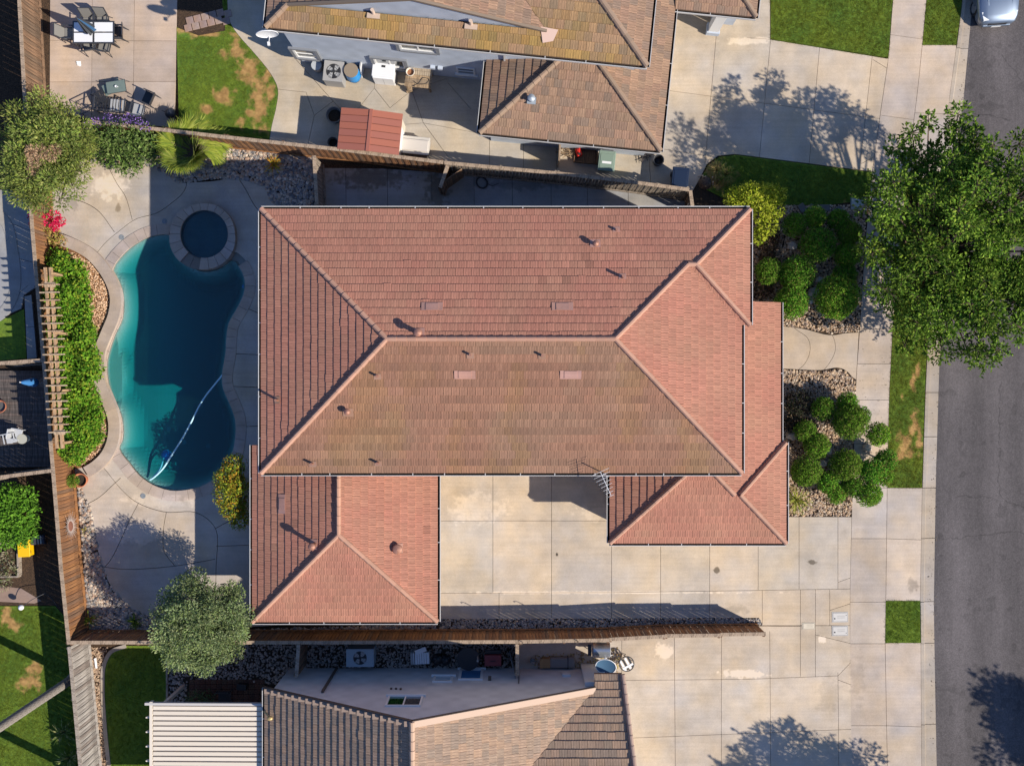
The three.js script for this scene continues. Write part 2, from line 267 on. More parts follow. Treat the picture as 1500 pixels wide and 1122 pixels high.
// pavement of the street
{
  const ring = [...pts(span(WALK_L, -80, 1190)), ...pts(span(WALK_R, -80, 1190)).reverse()];
  slabs('pavement', ring, J([-20, 54, 172, 287, 382, 482, 533, 586, 650, 715, 789, 882, 943, 1063, 1160].map((y) => [[xOn(WALK_L, y) - 4, y - (y < 300 ? 4 : 0)], [xOn(WALK_R, y) + 4, y + (y < 300 ? 4 : 0)]])), M.walk, { y: 0.0 });
  for (const [a, b, cuts] of [[66, 262, [165]], [715, 880, [789]], [942, 1190, [1063]]]) slabs('driveway_apron', [...pts(span(WALK_R, a, b, 0.7)), ...pts(span(CURB_B, a, b, -0.5)).reverse()], J(cuts.map((y) => [[xOn(WALK_R, y) - 4, y], [xOn(CURB_B, y) + 4, y + 2]])), M.walk, { y: -0.008, vary: 0.05 });
  for (const [a, b, t] of [[-80, 65.5, 'green'], [262.5, 714.5, 'patchy'], [880.5, 941.5, 'small']]) struct('planting_strip', new B().prism([...pts(span(WALK_R, a, b, 0.7)), ...pts(span(CURB_B, a, b, -0.5)).reverse()], -0.14, -0.01), M.lawn);
}
// driveway of the red-roofed house
slabs('driveway', pts([[600, 640], [900, 640], [900, 757], [1248, 757.5], [1245.6, 862], [1245.6, 916], [1118, 916], [1112, 905], [640, 907], [600, 907]]), J([[[722, 630], [722, 868.5]], [[808, 630], [808, 915]], [[896, 630], [896, 915]], [[968, 640], [968, 915]], [[1040, 640], [1040, 915]], [[1111, 640], [1111, 864.5]], [[731, 868.5], [731, 915]], [[590, 763], [895, 763]],
  [[590, 869], [896, 868]], [[896, 868], [1255, 862.5]], [[1117, 865], [1117, 925]], [[1171, 740], [1171, 863]], [[1228, 740], [1228, 863]], [[1173, 864], [1173, 925]], [[1195, 864], [1195, 925]], [[1216, 864], [1216, 925]], [[1228, 853], [1250, 845]], [[1216, 894], [1250, 883]]]), M.drive, { y: 0.004, vary: 0.06 });
// driveway of the beige house
slabs('driveway', pts([[760, 926], [905, 924], [1124, 917], [1245.6, 916.6], [1247, 1040], [1250, 1190], [915, 1190], [890, 985], [760, 985]]), J([[[911, 910], [911, 1000]], [[988, 910], [990, 1200]], [[1057, 905], [1057, 1200]], [[1128, 925], [1130, 1200]], [[1173, 905], [1173, 991]], [[1195, 905], [1195, 991]], [[1228, 985], [1230, 1200]], [[880, 997], [1098, 995]], [[1098, 995], [1228, 990]], [[1228, 990], [1255, 962]], [[1117, 917], [1173, 917.5]], [[905, 1082], [1255, 1068]], [[1195, 930], [1252, 944]], [[1228, 996], [1255, 1006]]]), M.drive, { y: 0.001, vary: 0.06 });
// driveway of the blue house
slabs('driveway', pts([[960, 20], [1092, 4], [1096, -60], [1128, -60], [1128.7, 58], [1297, 85.5], ...span(WALK_L, 86, 251, -0.7), [1077, 225.5], [1052, 228], [1036, 240], [1025, 262], [1010, 288], [960, 280]]), J([[[1055, -10], [1033, 240]], [[1130, 50], [1112, 240]], [[1202, 60], [1185, 248]], [[1279, 76], [1259, 256]], [[960, 130], [1290, 174]], [[1279, 87], [1300, 100]], [[1262, 240], [1284, 228]], [[950, 215], [1033, 228]], [[1095, 55], [1134, 58]]]), M.drive, { y: 0.002, vary: 0.06, tint: [1, 0.99, 0.97] });
struct('front_lawn', new B().prism(pts([[1129.5, -60], [1313, -60], [1308, 0], [1301.5, 84], [1129.5, 57]]), -0.14, 0.004), M.lawn);
struct('front_lawn', new B().prism(pts([[1078, 227], [1277, 252.5], [1274, 292], [1215, 300], [1120, 300], [1060, 290], [1030, 275], [1027, 262], [1038, 242], [1054, 230]]), -0.14, 0.006), M.lawn);
// front walk with its rounded steps
slabs('front_walk', curve(pts([[1085, 470], [1120, 476], [1146, 478], [1178, 482], [1216, 491], [1240, 488]]), 4).concat(pts([[1258.5, 487], [1254.5, 556]]), curve(pts([[1250, 553], [1240, 543], [1228, 538.5], [1203, 542], [1147, 540], [1085, 540]]), 4)), J([[[1155, 470], [1166, 482], [1184, 496], [1187, 514], [1179, 533], [1160, 549]], [[1212, 480], [1222, 496], [1224, 513], [1216, 531], [1200, 550]]]), M.walk, { y: 0.006, tint: [0.95, 0.93, 0.88] });

// ---------------------------------------------------------------- the pool garden
const poolEdge = curve(pts([[247, 344], [221, 346], [203, 354], [183, 369], [164, 396], [173, 412], [179, 433], [178, 466], [167, 491], [159, 515], [155.5, 533], [157.5, 561], [165, 587], [175, 605], [179, 627], [178, 645], [173.5, 657], [188, 678], [203, 696], [223, 710], [249, 718.5], [274, 717.5], [300, 710], [325, 691], [338, 670], [344, 643], [344, 614], [335, 589], [326.5, 569], [325, 548], [330, 518], [331.5, 493], [335, 473], [349, 448], [358, 425], [357, 405], [349, 390], [339, 381], [322, 392], [299, 398], [276, 390], [258, 371], [250, 352]]), 3, true);
const offset = (poly, d) => poly.map(([x, z], i) => { const p = poly[(i + poly.length - 2) % poly.length], q = poly[(i + 2) % poly.length], l = Math.hypot(q[0] - p[0], q[1] - p[1]); const s = THREE.ShapeUtils.area(poly.map((v) => new THREE.Vector2(...v))) > 0 ? 1 : -1; return [x + s * (q[1] - p[1]) / l * d, z - s * (q[0] - p[0]) / l * d]; });
const spaC = at(302, 344.5), circle = (c, r, n = 48) => Array.from({ length: n }, (_, i) => [c[0] + Math.cos(i / n * 6.2832) * r, c[1] + Math.sin(i / n * 6.2832) * r]);
const copingOut = offset(poolEdge, 0.46);
const inPool = (x, z) => inside(x, z, poolEdge);
{
  const deckLine = [...pts([[62, 300], [90, 262], [120, 232], [250, 236], [252, 262]]), ...curve(pts([[270, 268], [315, 265], [338, 261], [363, 264], [385, 272]]), 4), ...pts([[440, 300], [440, 640], [420, 640], [420, 915]]), ...curve(pts([[370, 918], [300, 925], [240, 912], [213, 901], [190, 891], [168, 868], [152, 838], [143, 807], [138, 776], [132, 746], [117, 713], [108, 700], [96, 690]]), 4), ...curve(pts([[124, 684], [137, 676], [150, 663], [159, 643], [160, 615], [152, 592], [141, 564], [138, 531], [140, 512], [150, 486], [161, 458], [162.5, 433], [152, 407], [132, 382], [112, 369], [79, 356]]), 4), ...pts([[62, 350]])];
  const hole = offset(poolEdge, 0.40);
  slabs('pool_deck', deckLine, J([[[138, 374], [155, 354], [173, 339], [198, 321], [229, 312], [250, 298], [269, 280], [275, 258]], [[150, 228], [170, 268], [183, 288], [193, 322]], [[80, 290], [112, 293], [142, 308], [167, 340]], [[343, 252], [358, 275], [380, 310], [445, 345]], [[362, 452], [400, 466], [445, 466]], [[338, 518], [445, 522]], [[342, 566], [445, 570]], [[352, 625], [445, 622]],
    [[140, 672], [155, 690], [178, 718], [200, 736], [241, 750], [287, 751], [315, 774], [316, 832], [312, 930]], [[202, 737], [188, 764], [178, 787], [160, 822], [140, 842]], [[243, 750], [239, 774], [240, 807], [256, 830]], [[142, 829], [183, 834], [256, 829], [315, 819]], [[122, 741], [145, 728], [165, 710], [176, 700]], [[315, 774], [345, 760], [425, 756]], [[316, 800], [425, 797]]]), M.deck, { y: 0, holes: [hole], vary: 0.05, w: 0.026 });
  // coping: short cast stones round the water
  const coping = thing('pool', 'kidney shaped swimming pool with pale stone coping and teal water', 'pool', [poolEdge[0][0], 0, poolEdge[0][1]]);
  const stoneM = [0, 1, 2].map((k) => std([0.56 + k * 0.03, 0.45 + k * 0.022, 0.37 + k * 0.02], { map: mottle, roughness: 0.9 }));
  let run = 0, start = 0;
  for (let i = 0; i < poolEdge.length; i++) {
    const n = poolEdge.length, a = poolEdge[i], b = poolEdge[(i + 1) % n]; run += Math.hypot(b[0] - a[0], b[1] - a[1]);
    if (run < 0.36 && i < n - 1) continue;
    const inn = [], out = []; for (let k = start; k <= i + 1; k++) { inn.push(poolEdge[k % n]); out.push(copingOut[k % n]); }
    const shrink = (l, s) => { const [p, q] = [l[0], l[1]], [r, t] = [l[l.length - 1], l[l.length - 2]]; const d1 = Math.hypot(q[0] - p[0], q[1] - p[1]), d2 = Math.hypot(t[0] - r[0], t[1] - r[1]); return [[p[0] + (q[0] - p[0]) / d1 * s, p[1] + (q[1] - p[1]) / d1 * s], ...l.slice(1, -1), [r[0] + (t[0] - r[0]) / d2 * s, r[1] + (t[1] - r[1]) / d2 * s]]; };
    const mid = inn[inn.length >> 1];
    if (Math.hypot(mid[0] - spaC[0], mid[1] - spaC[1]) > 1.72) W(coping, 'coping_stone', new B().prism([...shrink(inn, 0.006), ...shrink(out, 0.006).reverse()], -0.12, rr(0.02, 0.026)), stoneM[Math.floor(rnd() * 3)]);
    start = i + 1; run = 0;
  }
  // basin: wall of the shell and a floor that falls towards the house
  const shell = new B();
  const plaster = std([0.27, 0.28, 0.255], { roughness: 0.7 });
  poolEdge.forEach((a, i) => { const b = poolEdge[(i + 1) % poolEdge.length]; shell.quad([b[0], -0.05, b[1]], [a[0], -0.05, a[1]], [a[0], -1.8, a[1]], [b[0], -1.8, b[1]]); });
  const [x0, x1, z0, z1] = bounds(poolEdge), st = 0.16, bench = at(150, 548);
  const depth = (x, z) => { const s = inPool(x, z) ? distTo(x, z, poolEdge) : 0; const bn = smooth(1.05, 0.85, Math.hypot((x - bench[0]) / 0.95, (z - bench[1]) / 1.75)); return -0.16 - mix(0.7 * smooth(-0.08, 0.75, s), 0.2, bn) - 0.6 * smooth(-16.2, -13.2, x) * smooth(0, 0.9, s); };
  for (let x = x0 - 0.1; x < x1 + 0.1; x += st) for (let z = z0 - 0.1; z < z1 + 0.1; z += st) { if (Math.hypot(x + st / 2 - spaC[0], z + st / 2 - spaC[1]) < 1.25) continue; const q = (a, b) => [a, depth(a, b), b]; shell.quad(q(x, z + st), q(x + st, z + st), q(x + st, z), q(x, z)); }
  W(coping, 'basin', shell, plaster);
  const body = new THREE.MeshPhysicalMaterial({ color: lin(0.05, 0.3, 0.32), roughness: 0.1, transparent: true, opacity: 0.02, thickness: 1, attenuationColor: lin(0.07, 0.6, 0.645), attenuationDistance: 1 });
  W(coping, 'water', new B().prism(offset(poolEdge, 0.02), -2.2, -0.085), body);
  const rippleTex = tex(512, 512, (i, j, c) => { const v = vnoise(i / 16, j / 16, 5, 32) * 0.6 + vnoise(i / 8, j / 8, 6, 64) * 0.4; c[0] = c[1] = c[2] = v; }, { srgb: false, repeat: [1 / 2.2, 1 / 2.2] });
  W(coping, 'water_surface', new B().prism(offset(poolEdge, 0.015), -0.0801, -0.08), phys([1, 1, 1], { roughness: 0.02, transmission: 1, thickness: 0, ior: 1.33, bumpMap: rippleTex, bumpScale: 0.006 }));
  for (const [px, py] of [[355, 418]]) { const [x, z] = at(px, py); W(coping, 'wall_light', new B().cyl(x + 0.0, -0.45, z, 0.13, 0.05, 16), std([0.08, 0.2, 0.7], { roughness: 0.3 })); }
  for (const [px, py] of [[257, 650], [290, 656], [236, 630]]) { const [x, z] = at(px, py); W(coping, 'floor_drain', new B().cyl(x, depth(x, z) + 0.01, z, 0.11, 0.02, 16), std([0.3, 0.35, 0.36], { roughness: 0.4 })); }
  for (const [px, py] of [[177.5, 347.5], [240.5, 324], [209, 726.5]]) { const [x, z] = at(px, py); const d = thing('skimmer_lid', ['grey round skimmer lid in the sunlit deck north of the pool', 'grey round skimmer lid in the deck beside the spa', 'grey round skimmer lid in the deck at the deep end of the pool'][Math.round((px * 7) % 3) % 3], 'lid', [x, 0.002, z]); d.userData.label = px < 200 ? 'grey round skimmer lid in sunlit deck by the raised planter' : px < 220 ? 'grey round skimmer lid in deck south of the pool' : 'grey round skimmer lid in shaded deck beside the spa'; L(d, 'cover', new B().cyl(0, 0, 0, 0.115, 0.014, 24), std([0.2, 0.22, 0.24])); L(d, 'finger_hole', new B().cyl(0.05, 0.012, 0, 0.015, 0.006, 8), std([0.05, 0.05, 0.05])); }
  // spa
  const spa = thing('spa', 'round raised spa with stone rim beside the swimming pool', 'spa', [spaC[0], 0, spaC[1]]);
  const rimO = (a) => { const s = Math.max(0, Math.sin(a)), l = Math.max(0, -Math.cos(a)) ; return 1.36 + 0.2 * s + 0.16 * l * (a > Math.PI / 2 && a < Math.PI * 1.3 ? 1 : 0); };
  const ns = 22; for (let k = 0; k < ns; k++) {
    const a0 = k / ns * 6.2832 + 0.006, a1 = (k + 1) / ns * 6.2832 - 0.006, q = (a, r) => [Math.cos(a) * r, Math.sin(a) * r], ar = [0, 0.33, 0.66, 1].map((t) => mix(a0, a1, t));
    const spill = (a0 > 1.45 && a1 < 2.35); L(spa, spill ? 'spillway_stone' : 'rim_stone', new B().prism([...ar.map((a) => q(a, 1.055)), ...ar.map((a) => q(a, rimO(a))).reverse()], -1.2, spill ? 0.26 : 0.34), spill ? std([0.27, 0.235, 0.2], { map: mottle }) : stoneM[k % 3]);
  }
  const seat = std([0.05, 0.085, 0.095], { roughness: 0.6 });
  L(spa, 'basin', new B().lathe(0, 0, 0, [[0, -0.62], [0.42, -0.62], [0.45, -0.3], [0.92, -0.27], [1.0, -0.1], [1.065, 0.3]], 40), new THREE.MeshStandardMaterial({ color: lin(0.06, 0.085, 0.09), roughness: 0.6, side: THREE.DoubleSide }));
  for (const [a, r] of [[0.3, 0.5], [1.9, 0.42], [3.6, 0.5], [5.2, 0.46], [4.2, 0.3]]) L(spa, 'jet', new B().cyl(Math.cos(a) * r, -0.3, Math.sin(a) * r, 0.06, 0.03, 14), std([0.3, 0.36, 0.38]));
  L(spa, 'water', new B().prism(circle([0, 0], 1.06), -0.8, 0.195), new THREE.MeshPhysicalMaterial({ color: lin(0.03, 0.15, 0.17), roughness: 0.1, transparent: true, opacity: 0.02, thickness: 1, attenuationColor: lin(0.02, 0.26, 0.36), attenuationDistance: 0.32 }));
  L(spa, 'water_surface', new B().prism(circle([0, 0], 1.058), 0.1999, 0.2), phys([1, 1, 1], { roughness: 0.02, transmission: 1, thickness: 0, ior: 1.33, bumpMap: rippleTex, bumpScale: 0.004 }));
  // cleaner hose
  const cl = thing('pool_cleaner', 'blue pool cleaner with long pale floating hose in the water', 'pool cleaner', (() => { const [x, z] = at(233, 669); return [x, depth(x, z) + 0.02, z]; })());
  const hy = -0.07, hose = [[325, 549], [316, 560], [300, 580], [290, 596], [283, 610], [270, 635], [258, 655], [247, 672], [236, 688], [222, 701], [218, 703]].map(([a, b]) => { const [x, z] = at(a, b); return V(x, hy, z); });
  W(cl, 'hose', new B().path(hose, 0.038, 8), std([0.42, 0.68, 0.78], { roughness: 0.4 }));
  W(cl, 'lead_hose', new B().path([[219, 703, -0.07], [226, 695, -0.16], [232, 684, -0.28], [233, 672, -0.5]].map(([a, b, y]) => { const [x, z] = at(a, b); return V(x, y, z); }), 0.034, 8), std([0.35, 0.6, 0.75], { roughness: 0.4 }));
  L(cl, 'body', new B().lathe(0, 0, 0, [[0, 0.02], [0.17, 0.03], [0.2, 0.09], [0.15, 0.15], [0.06, 0.2], [0, 0.21]], 20), std([0.03, 0.2, 0.75], { roughness: 0.35 }));
  L(cl, 'skirt', new B().lathe(0, 0, 0, [[0.14, 0.04], [0.24, 0.0], [0.25, 0.015], [0.15, 0.06]], 20), std([0.12, 0.4, 0.85], { roughness: 0.4 }));
}
// ---------------------------------------------------------------- houses: roofs of single tiles on real slopes
const tileTex = tex(128, 128, (i, j, c) => { const u = i / 128, s = Math.abs(((u * 3.0) % 1) - 0.5) * 2, v = 0.86 + (vnoise(i / 3, j / 40, 3) - 0.5) * 0.3 + (hash2(i >> 1, j >> 1, 6) - 0.5) * 0.14 - (s > 0.86 ? 0.22 : 0); c[0] = v; c[1] = v * 0.985; c[2] = v * 0.97; });
M.tile = std([1, 1, 1], { map: tileTex, vertexColors: true, roughness: 0.88 });
M.cap = std([1, 1, 1], { vertexColors: true, roughness: 0.88 });
const stuccoTex = tex(512, 512, (i, j, c) => { const v = 0.9 + (vnoise(i / 64, j / 64, 3, 8) - 0.5) * 0.08 + (hash2(i, j, 6) - 0.5) * 0.1; c[0] = c[1] = c[2] = v; }, { repeat: [1 / 3, 1 / 3] });
M.gutter = std([0.52, 0.51, 0.5], { roughness: 0.45 });
M.gutterDirtShade = std([0.03, 0.024, 0.02], { map: soilTex, roughness: 1 });  // leaf dirt, made near-black to stand for the shade inside the trough
M.whiteTrim = std([0.74, 0.73, 0.71], { roughness: 0.6 });
M.darkTrim = std([0.1, 0.075, 0.06], { roughness: 0.7 });
M.roofDeck = std([0.16, 0.1, 0.075], { roughness: 0.95 });
M.pane = phys([0.035, 0.04, 0.04], { roughness: 0.06, specularIntensity: 1, clearcoat: 1, clearcoatRoughness: 0.03 });
function clipRect(poly, u0, u1, v0, v1) { // concave polygon cut by a rectangle
  const cut = (p, f) => { const o = []; for (let i = 0; i < p.length; i++) { const a = p[i], b = p[(i + 1) % p.length], fa = f(a), fb = f(b); if (fa >= 0) o.push(a); if ((fa >= 0) !== (fb >= 0)) { const t = fa / (fa - fb); o.push([a[0] + (b[0] - a[0]) * t, a[1] + (b[1] - a[1]) * t]); } } return o; };
  let p = cut(poly, (q) => q[0] - u0); p = cut(p, (q) => u1 - q[0]); p = cut(p, (q) => q[1] - v0); return cut(p, (q) => v1 - q[1]);
}
const polyArea = (p) => Math.abs(p.reduce((s, a, i) => { const b = p[(i + 1) % p.length]; return s + a[0] * b[1] - a[1] * b[0]; }, 0) / 2);
// plane: { poly: [[x, z]...], e: point on the eave, n: unit plan direction up the slope, h, s, paint }
const planeY = (q, x, z) => q.h + q.s * ((x - q.e[0]) * q.n[0] + (z - q.e[1]) * q.n[1]);
function roofY(planes, x, z) { let b = null; for (const q of planes) if (inside(x, z, q.poly)) b = Math.max(b ?? -1, planeY(q, x, z)); return b; }
function tileRoof(house, planes, { exp = 0.305, wid = 0.3, lift = 0.038, single = 300 } = {}) {
  const deck = new B();
  for (const q of planes) deck.prism(q.poly, (x, z) => planeY(q, x, z) - 0.14, (x, z) => planeY(q, x, z) - 0.012);
  const roof = W(house, 'roof', deck, M.roofDeck), all = [];
  for (const q of planes) {
    const t = [-q.n[1], q.n[0]], uv = q.poly.map(([x, z]) => [(x - q.e[0]) * t[0] + (z - q.e[1]) * t[1], (x - q.e[0]) * q.n[0] + (z - q.e[1]) * q.n[1]]);
    const [ua, ub, va, vb] = bounds(uv), back = (u, v) => [q.e[0] + t[0] * u + q.n[0] * v, q.e[1] + t[1] * u + q.n[1] * v];
    for (let k = 0, v = va - 0.02; v < vb; k++, v += exp) {
      const wob = rr(-0.006, 0.006);
      for (let u = ua - (k % 2) * wid * 0.5 - rr(0, 0.03); u < ub; u += wid) {
        const slip = wob + (rnd() < 0.04 ? rr(-0.03, 0.015) : rr(-0.004, 0.004)), p = clipRect(uv, u + 0.004, u + wid - 0.004, v + slip, v + exp + 0.03); if (p.length < 3 || polyArea(p) < 0.0015) continue;
        const tilt = rr(0, 0.006), top = (c) => planeY(q, ...back(...c)) + lift * (1 - (c[1] - v) / (exp + 0.03)) + 0.006 + tilt, low = (c) => planeY(q, ...back(...c)) - 0.008;
        const col = q.paint(k, back(u, v)), b = new B(); b.color(...col);
        const P = p.map((c) => { const w = back(...c); return [[w[0], top(c), w[1]], [w[0], low(c), w[1]], c]; });
        let area = 0; p.forEach((a, i) => { const w0 = P[i][0], w1 = P[(i + 1) % P.length][0]; area += w0[0] * w1[2] - w0[2] * w1[0]; });
        const R = area > 0 ? P.slice().reverse() : P;
        for (let i = 2; i < R.length; i++) { b.tri(R[0][0], R[i - 1][0], R[i][0]); }
        R.forEach((a, i) => { const c = R[(i + 1) % R.length]; b.quad(a[1], c[1], c[0], a[0]); });
        b.u = []; for (let i = 0; i < b.p.length; i += 3) { const dx = b.p[i] - q.e[0], dz = b.p[i + 2] - q.e[1]; b.u.push((dx * t[0] + dz * t[1] - u) / wid + k * 0.37, (dx * q.n[0] + dz * q.n[1]) / wid); }
        all.push({ b, full: polyArea(p) > wid * exp * 0.97, y: planeY(q, ...back(u, v)) });
      }
    }
  }
  const cand = all.filter((a) => a.full).sort((a, b) => b.y - a.y).slice(0, single); const chosen = new Set(cand);
  for (const a of cand) W(roof, 'roof_tile', a.b, M.tile);
  const rest = new B(); for (const a of all) if (!chosen.has(a)) { for (const k of ['p', 'n', 'u', 'c']) for (const x of a.b[k]) rest[k].push(x); }
  W(roof, 'remaining_roof_tiles', rest, M.tile).userData.kind = 'stuff';
  return roof;
}
// ridge and hip caps: a row of short arched tiles between two points
function caps(roof, p, q, paint, w = 0.2, len = 0.36) {
  const d = q.clone().sub(p), n = Math.max(1, Math.round(d.length() / len)), s = V(-d.z, 0, d.x).normalize();
  for (let i = 0; i < n; i++) {
    const a = p.clone().lerp(q, i / n), b = p.clone().lerp(q, Math.min(1, (i + 1.1) / n)), g = new B(), col = paint(); g.color(...col);
    const ring = (o, up, k) => [[-1, -0.02], [-0.78, 0.075], [-0.3, 0.125], [0.3, 0.125], [0.78, 0.075], [1, -0.02]].map(([x, y]) => [o.x + s.x * x * w / 2 * k, o.y + y + up, o.z + s.z * x * w / 2 * k]);
    const A = ring(a, 0.03, 1.08), C = ring(b, 0.0, 0.95);
    for (let k = 0; k < 5; k++) g.quad(A[k], A[k + 1], C[k + 1], C[k]);
    for (let k = 2; k < 6; k++) { g.tri(A[0], A[k], A[k - 1]); g.tri(C[0], C[k - 1], C[k]); } g.quad(A[5], A[0], C[0], C[5]);
    W(roof, 'ridge_cap', g, M.cap);
  }
}
// gutter along an eave: floor, two lips, and a hanger every metre and a half
function gutter(house, a, b, y, out, gap = 1.45) {
  const g = new B(), d = [b[0] - a[0], b[1] - a[1]], l = Math.hypot(...d), m = (o, k) => [a[0] + d[0] * k + out[0] * o, a[1] + d[1] * k + out[1] * o];
  const strip = (o0, o1, y0, y1, k0 = 0, k1 = 1) => g.prism([m(o0, k0), m(o0, k1), m(o1, k1), m(o1, k0)], y0, y1);
  strip(-0.02, 0.11, y - 0.12, y - 0.105); strip(0.09, 0.114, y - 0.105, y + 0.0); strip(-0.03, -0.018, y - 0.105, y - 0.03);
  const n = Math.round(l / gap); for (let i = 1; i < n; i++) { const k = (i + rr(-0.15, 0.15)) / n; strip(-0.01, 0.088, y - 0.012, y - 0.002, k - 0.014 / l, k + 0.014 / l); }
  W(W(house, 'gutter', g, M.gutter), 'debris_shade', new B().prism([m(-0.015, 0.002), m(-0.015, 0.998), m(0.088, 0.998), m(0.088, 0.002)], y - 0.104, y - 0.085), M.gutterDirtShade);  // dark debris strip with the trough shade put into its colour
}
function wallBox(house, name, poly, y0, y1, mat) { return W(house, name, new B().prism(poly, y0, y1), mat); }
// window on a vertical wall: o = lower middle point, t = plan direction along the wall, f = outward plan normal
function windowOn(house, o, t, f, w, h, { frame = M.whiteTrim, surround, split = 1, pane = M.pane, cross = false, fw = 0.07 } = {}) {
  const pt = (u, y, d) => [o.x + t[0] * u + f[0] * d, o.y + y, o.z + t[1] * u + f[1] * d];
  const slab = (g, u0, u1, y0, y1, d0, d1) => g.prism([pt(u0, 0, d0), pt(u1, 0, d0), pt(u1, 0, d1), pt(u0, 0, d1)].map((q) => [q[0], q[2]]), o.y + y0, o.y + y1);
  const fr = new B(), x = w / 2;
  slab(fr, -x, -x + fw, 0, h, 0, 0.06); slab(fr, x - fw, x, 0, h, 0, 0.06); slab(fr, -x + fw, x - fw, h - fw, h, 0, 0.06); slab(fr, -x + fw, x - fw, 0, fw, 0, 0.06);
  const win = W(house, 'window', fr, frame);
  for (let k = 0; k < split; k++) { const a = -x + fw + (w - 2 * fw) * k / split + (k ? 0.025 : 0), b = -x + fw + (w - 2 * fw) * (k + 1) / split - (k < split - 1 ? 0.025 : 0); W(win, 'pane', slab(new B(), a, b, fw, h - fw, 0.004, 0.018), Array.isArray(pane) ? pane[k] : pane); if (k) W(win, 'mullion', slab(new B(), a - 0.05, a, fw, h - fw, 0.002, 0.05), frame); }
  if (cross) W(win, 'mullion', slab(new B(), -x + fw, x - fw, h * 0.5 - 0.02, h * 0.5 + 0.02, 0.018, 0.05), frame);
  if (surround) { const sr = new B(), k = 0.14; slab(sr, -x - k, -x, -k, h + k, 0, 0.1); slab(sr, x, x + k, -k, h + k, 0, 0.1); slab(sr, -x, x, h, h + k, 0, 0.1); slab(sr, -x, x, -k, 0, 0, 0.12); W(win, 'surround', sr, surround); }
  else W(win, 'sill', slab(new B(), -x - 0.1, x + 0.1, -0.07, 0, 0, 0.1), frame);
  return win;
}
// ---- the red-roofed house
const red = thing('house', 'large house with red tiled hip roof, tan weathered south slope', 'house', [0, 0, 0]);
M.redWall = std([0.5, 0.42, 0.33], { map: stuccoTex, roughness: 0.95 });
const jit = (a, k = 0.06) => { const s = 1 + rr(-k, k); return [a[0] * s * (1 + rr(-0.02, 0.02)), a[1] * s, a[2] * s]; };
const redTone = (c) => (k, [x, z]) => { const f = (1 + (fbm(x * 0.7, z * 0.7, 3, 27) - 0.5) * 0.22) * (rnd() < 0.03 ? rr(0.78, 1.15) : 1), g = (fbm(x * 1.1 + 30, z * 1.1, 3, 29) - 0.5) * 0.4; return jit([c[0] * f, c[1] * f * (1 + g * 0.5), c[2] * f * (1 + g * 0.3)], 0.06); };
const RED = [0.54, 0.25, 0.172]; // one clay for the whole roof
// grown-over tan slope: lichen in drifts, tiles in paler and darker courses
const tan = (k, [x, z]) => { const f = fbm(x * 1.3 + 3, z * 2.6, 3, 13), y = 0.55 * smooth(0.5, 0.75, fbm(x * 0.9 + 20, z * 0.5, 3, 17)), band = (k % 2 ? 0.95 : 1.06) + (f - 0.5) * 0.4, up = smooth(0.42, 0.62, fbm(x * 0.35, z * 0.5 + 8, 3, 19)); const c = [mix(0.37, 0.36, up), mix(0.192, 0.205, up), mix(0.125, 0.135, up)]; const pale = rnd() < 0.08 ? rr(1.03, 1.14) : 1; return jit([c[0] * band * pale, c[1] * band * pale * (1 + 0.04 * y), c[2] * band * pale * (1 - 0.28 * y)], 0.065); };
const rW = -9.744, rE = 8.923, rB = 9.241, rN = -6.752, rS = 3.495, rH = 5.1235, rZ = rS - rH, b2 = -2.25;
const up_ = { h: 5.3, s: 0.36 };
const redUpper = [
  { ...up_, poly: [[rW, rN], [rW, rS], [rW + rH, rZ]], e: [rW, rN], n: [1, 0], paint: redTone(RED) },
  { ...up_, poly: [[rW, rS], [rE, rS], [rE - rH, rZ], [rW + rH, rZ]], e: [rW, rS], n: [0, -1], paint: tan },
  { ...up_, poly: [[rW, rN], [rB, rN], [6.99, -4.501], [6.672, -4.501], [rE - rH, rZ], [rW + rH, rZ]], e: [rW, rN], n: [0, 1], paint: redTone(RED) },
  { ...up_, poly: [[rB, rN], [rB, b2], [6.99, -4.501]], e: [rB, rN], n: [-1, 0], paint: redTone(RED) },
  { ...up_, poly: [[rB, b2], [6.99, -4.501], [6.672, -4.501], [rE, b2]], e: [rB, b2], n: [0, -1], paint: redTone(RED) },
  { ...up_, poly: [[rE, b2], [rE, rS], [rE - rH, rZ], [6.672, -4.501]], e: [rE, rS], n: [-1, 0], paint: redTone(RED) },
];
const lo_ = { h: 2.7, s: 0.38 };
const wW = -10.8, wE = -3.09, wS = 9.924, wR = -6.947, mz = 3.05;
const sX = 4.055, sS = 6.663, pE = 11.17, pB = 11.4, pN = -3.346, pz = 2.467;
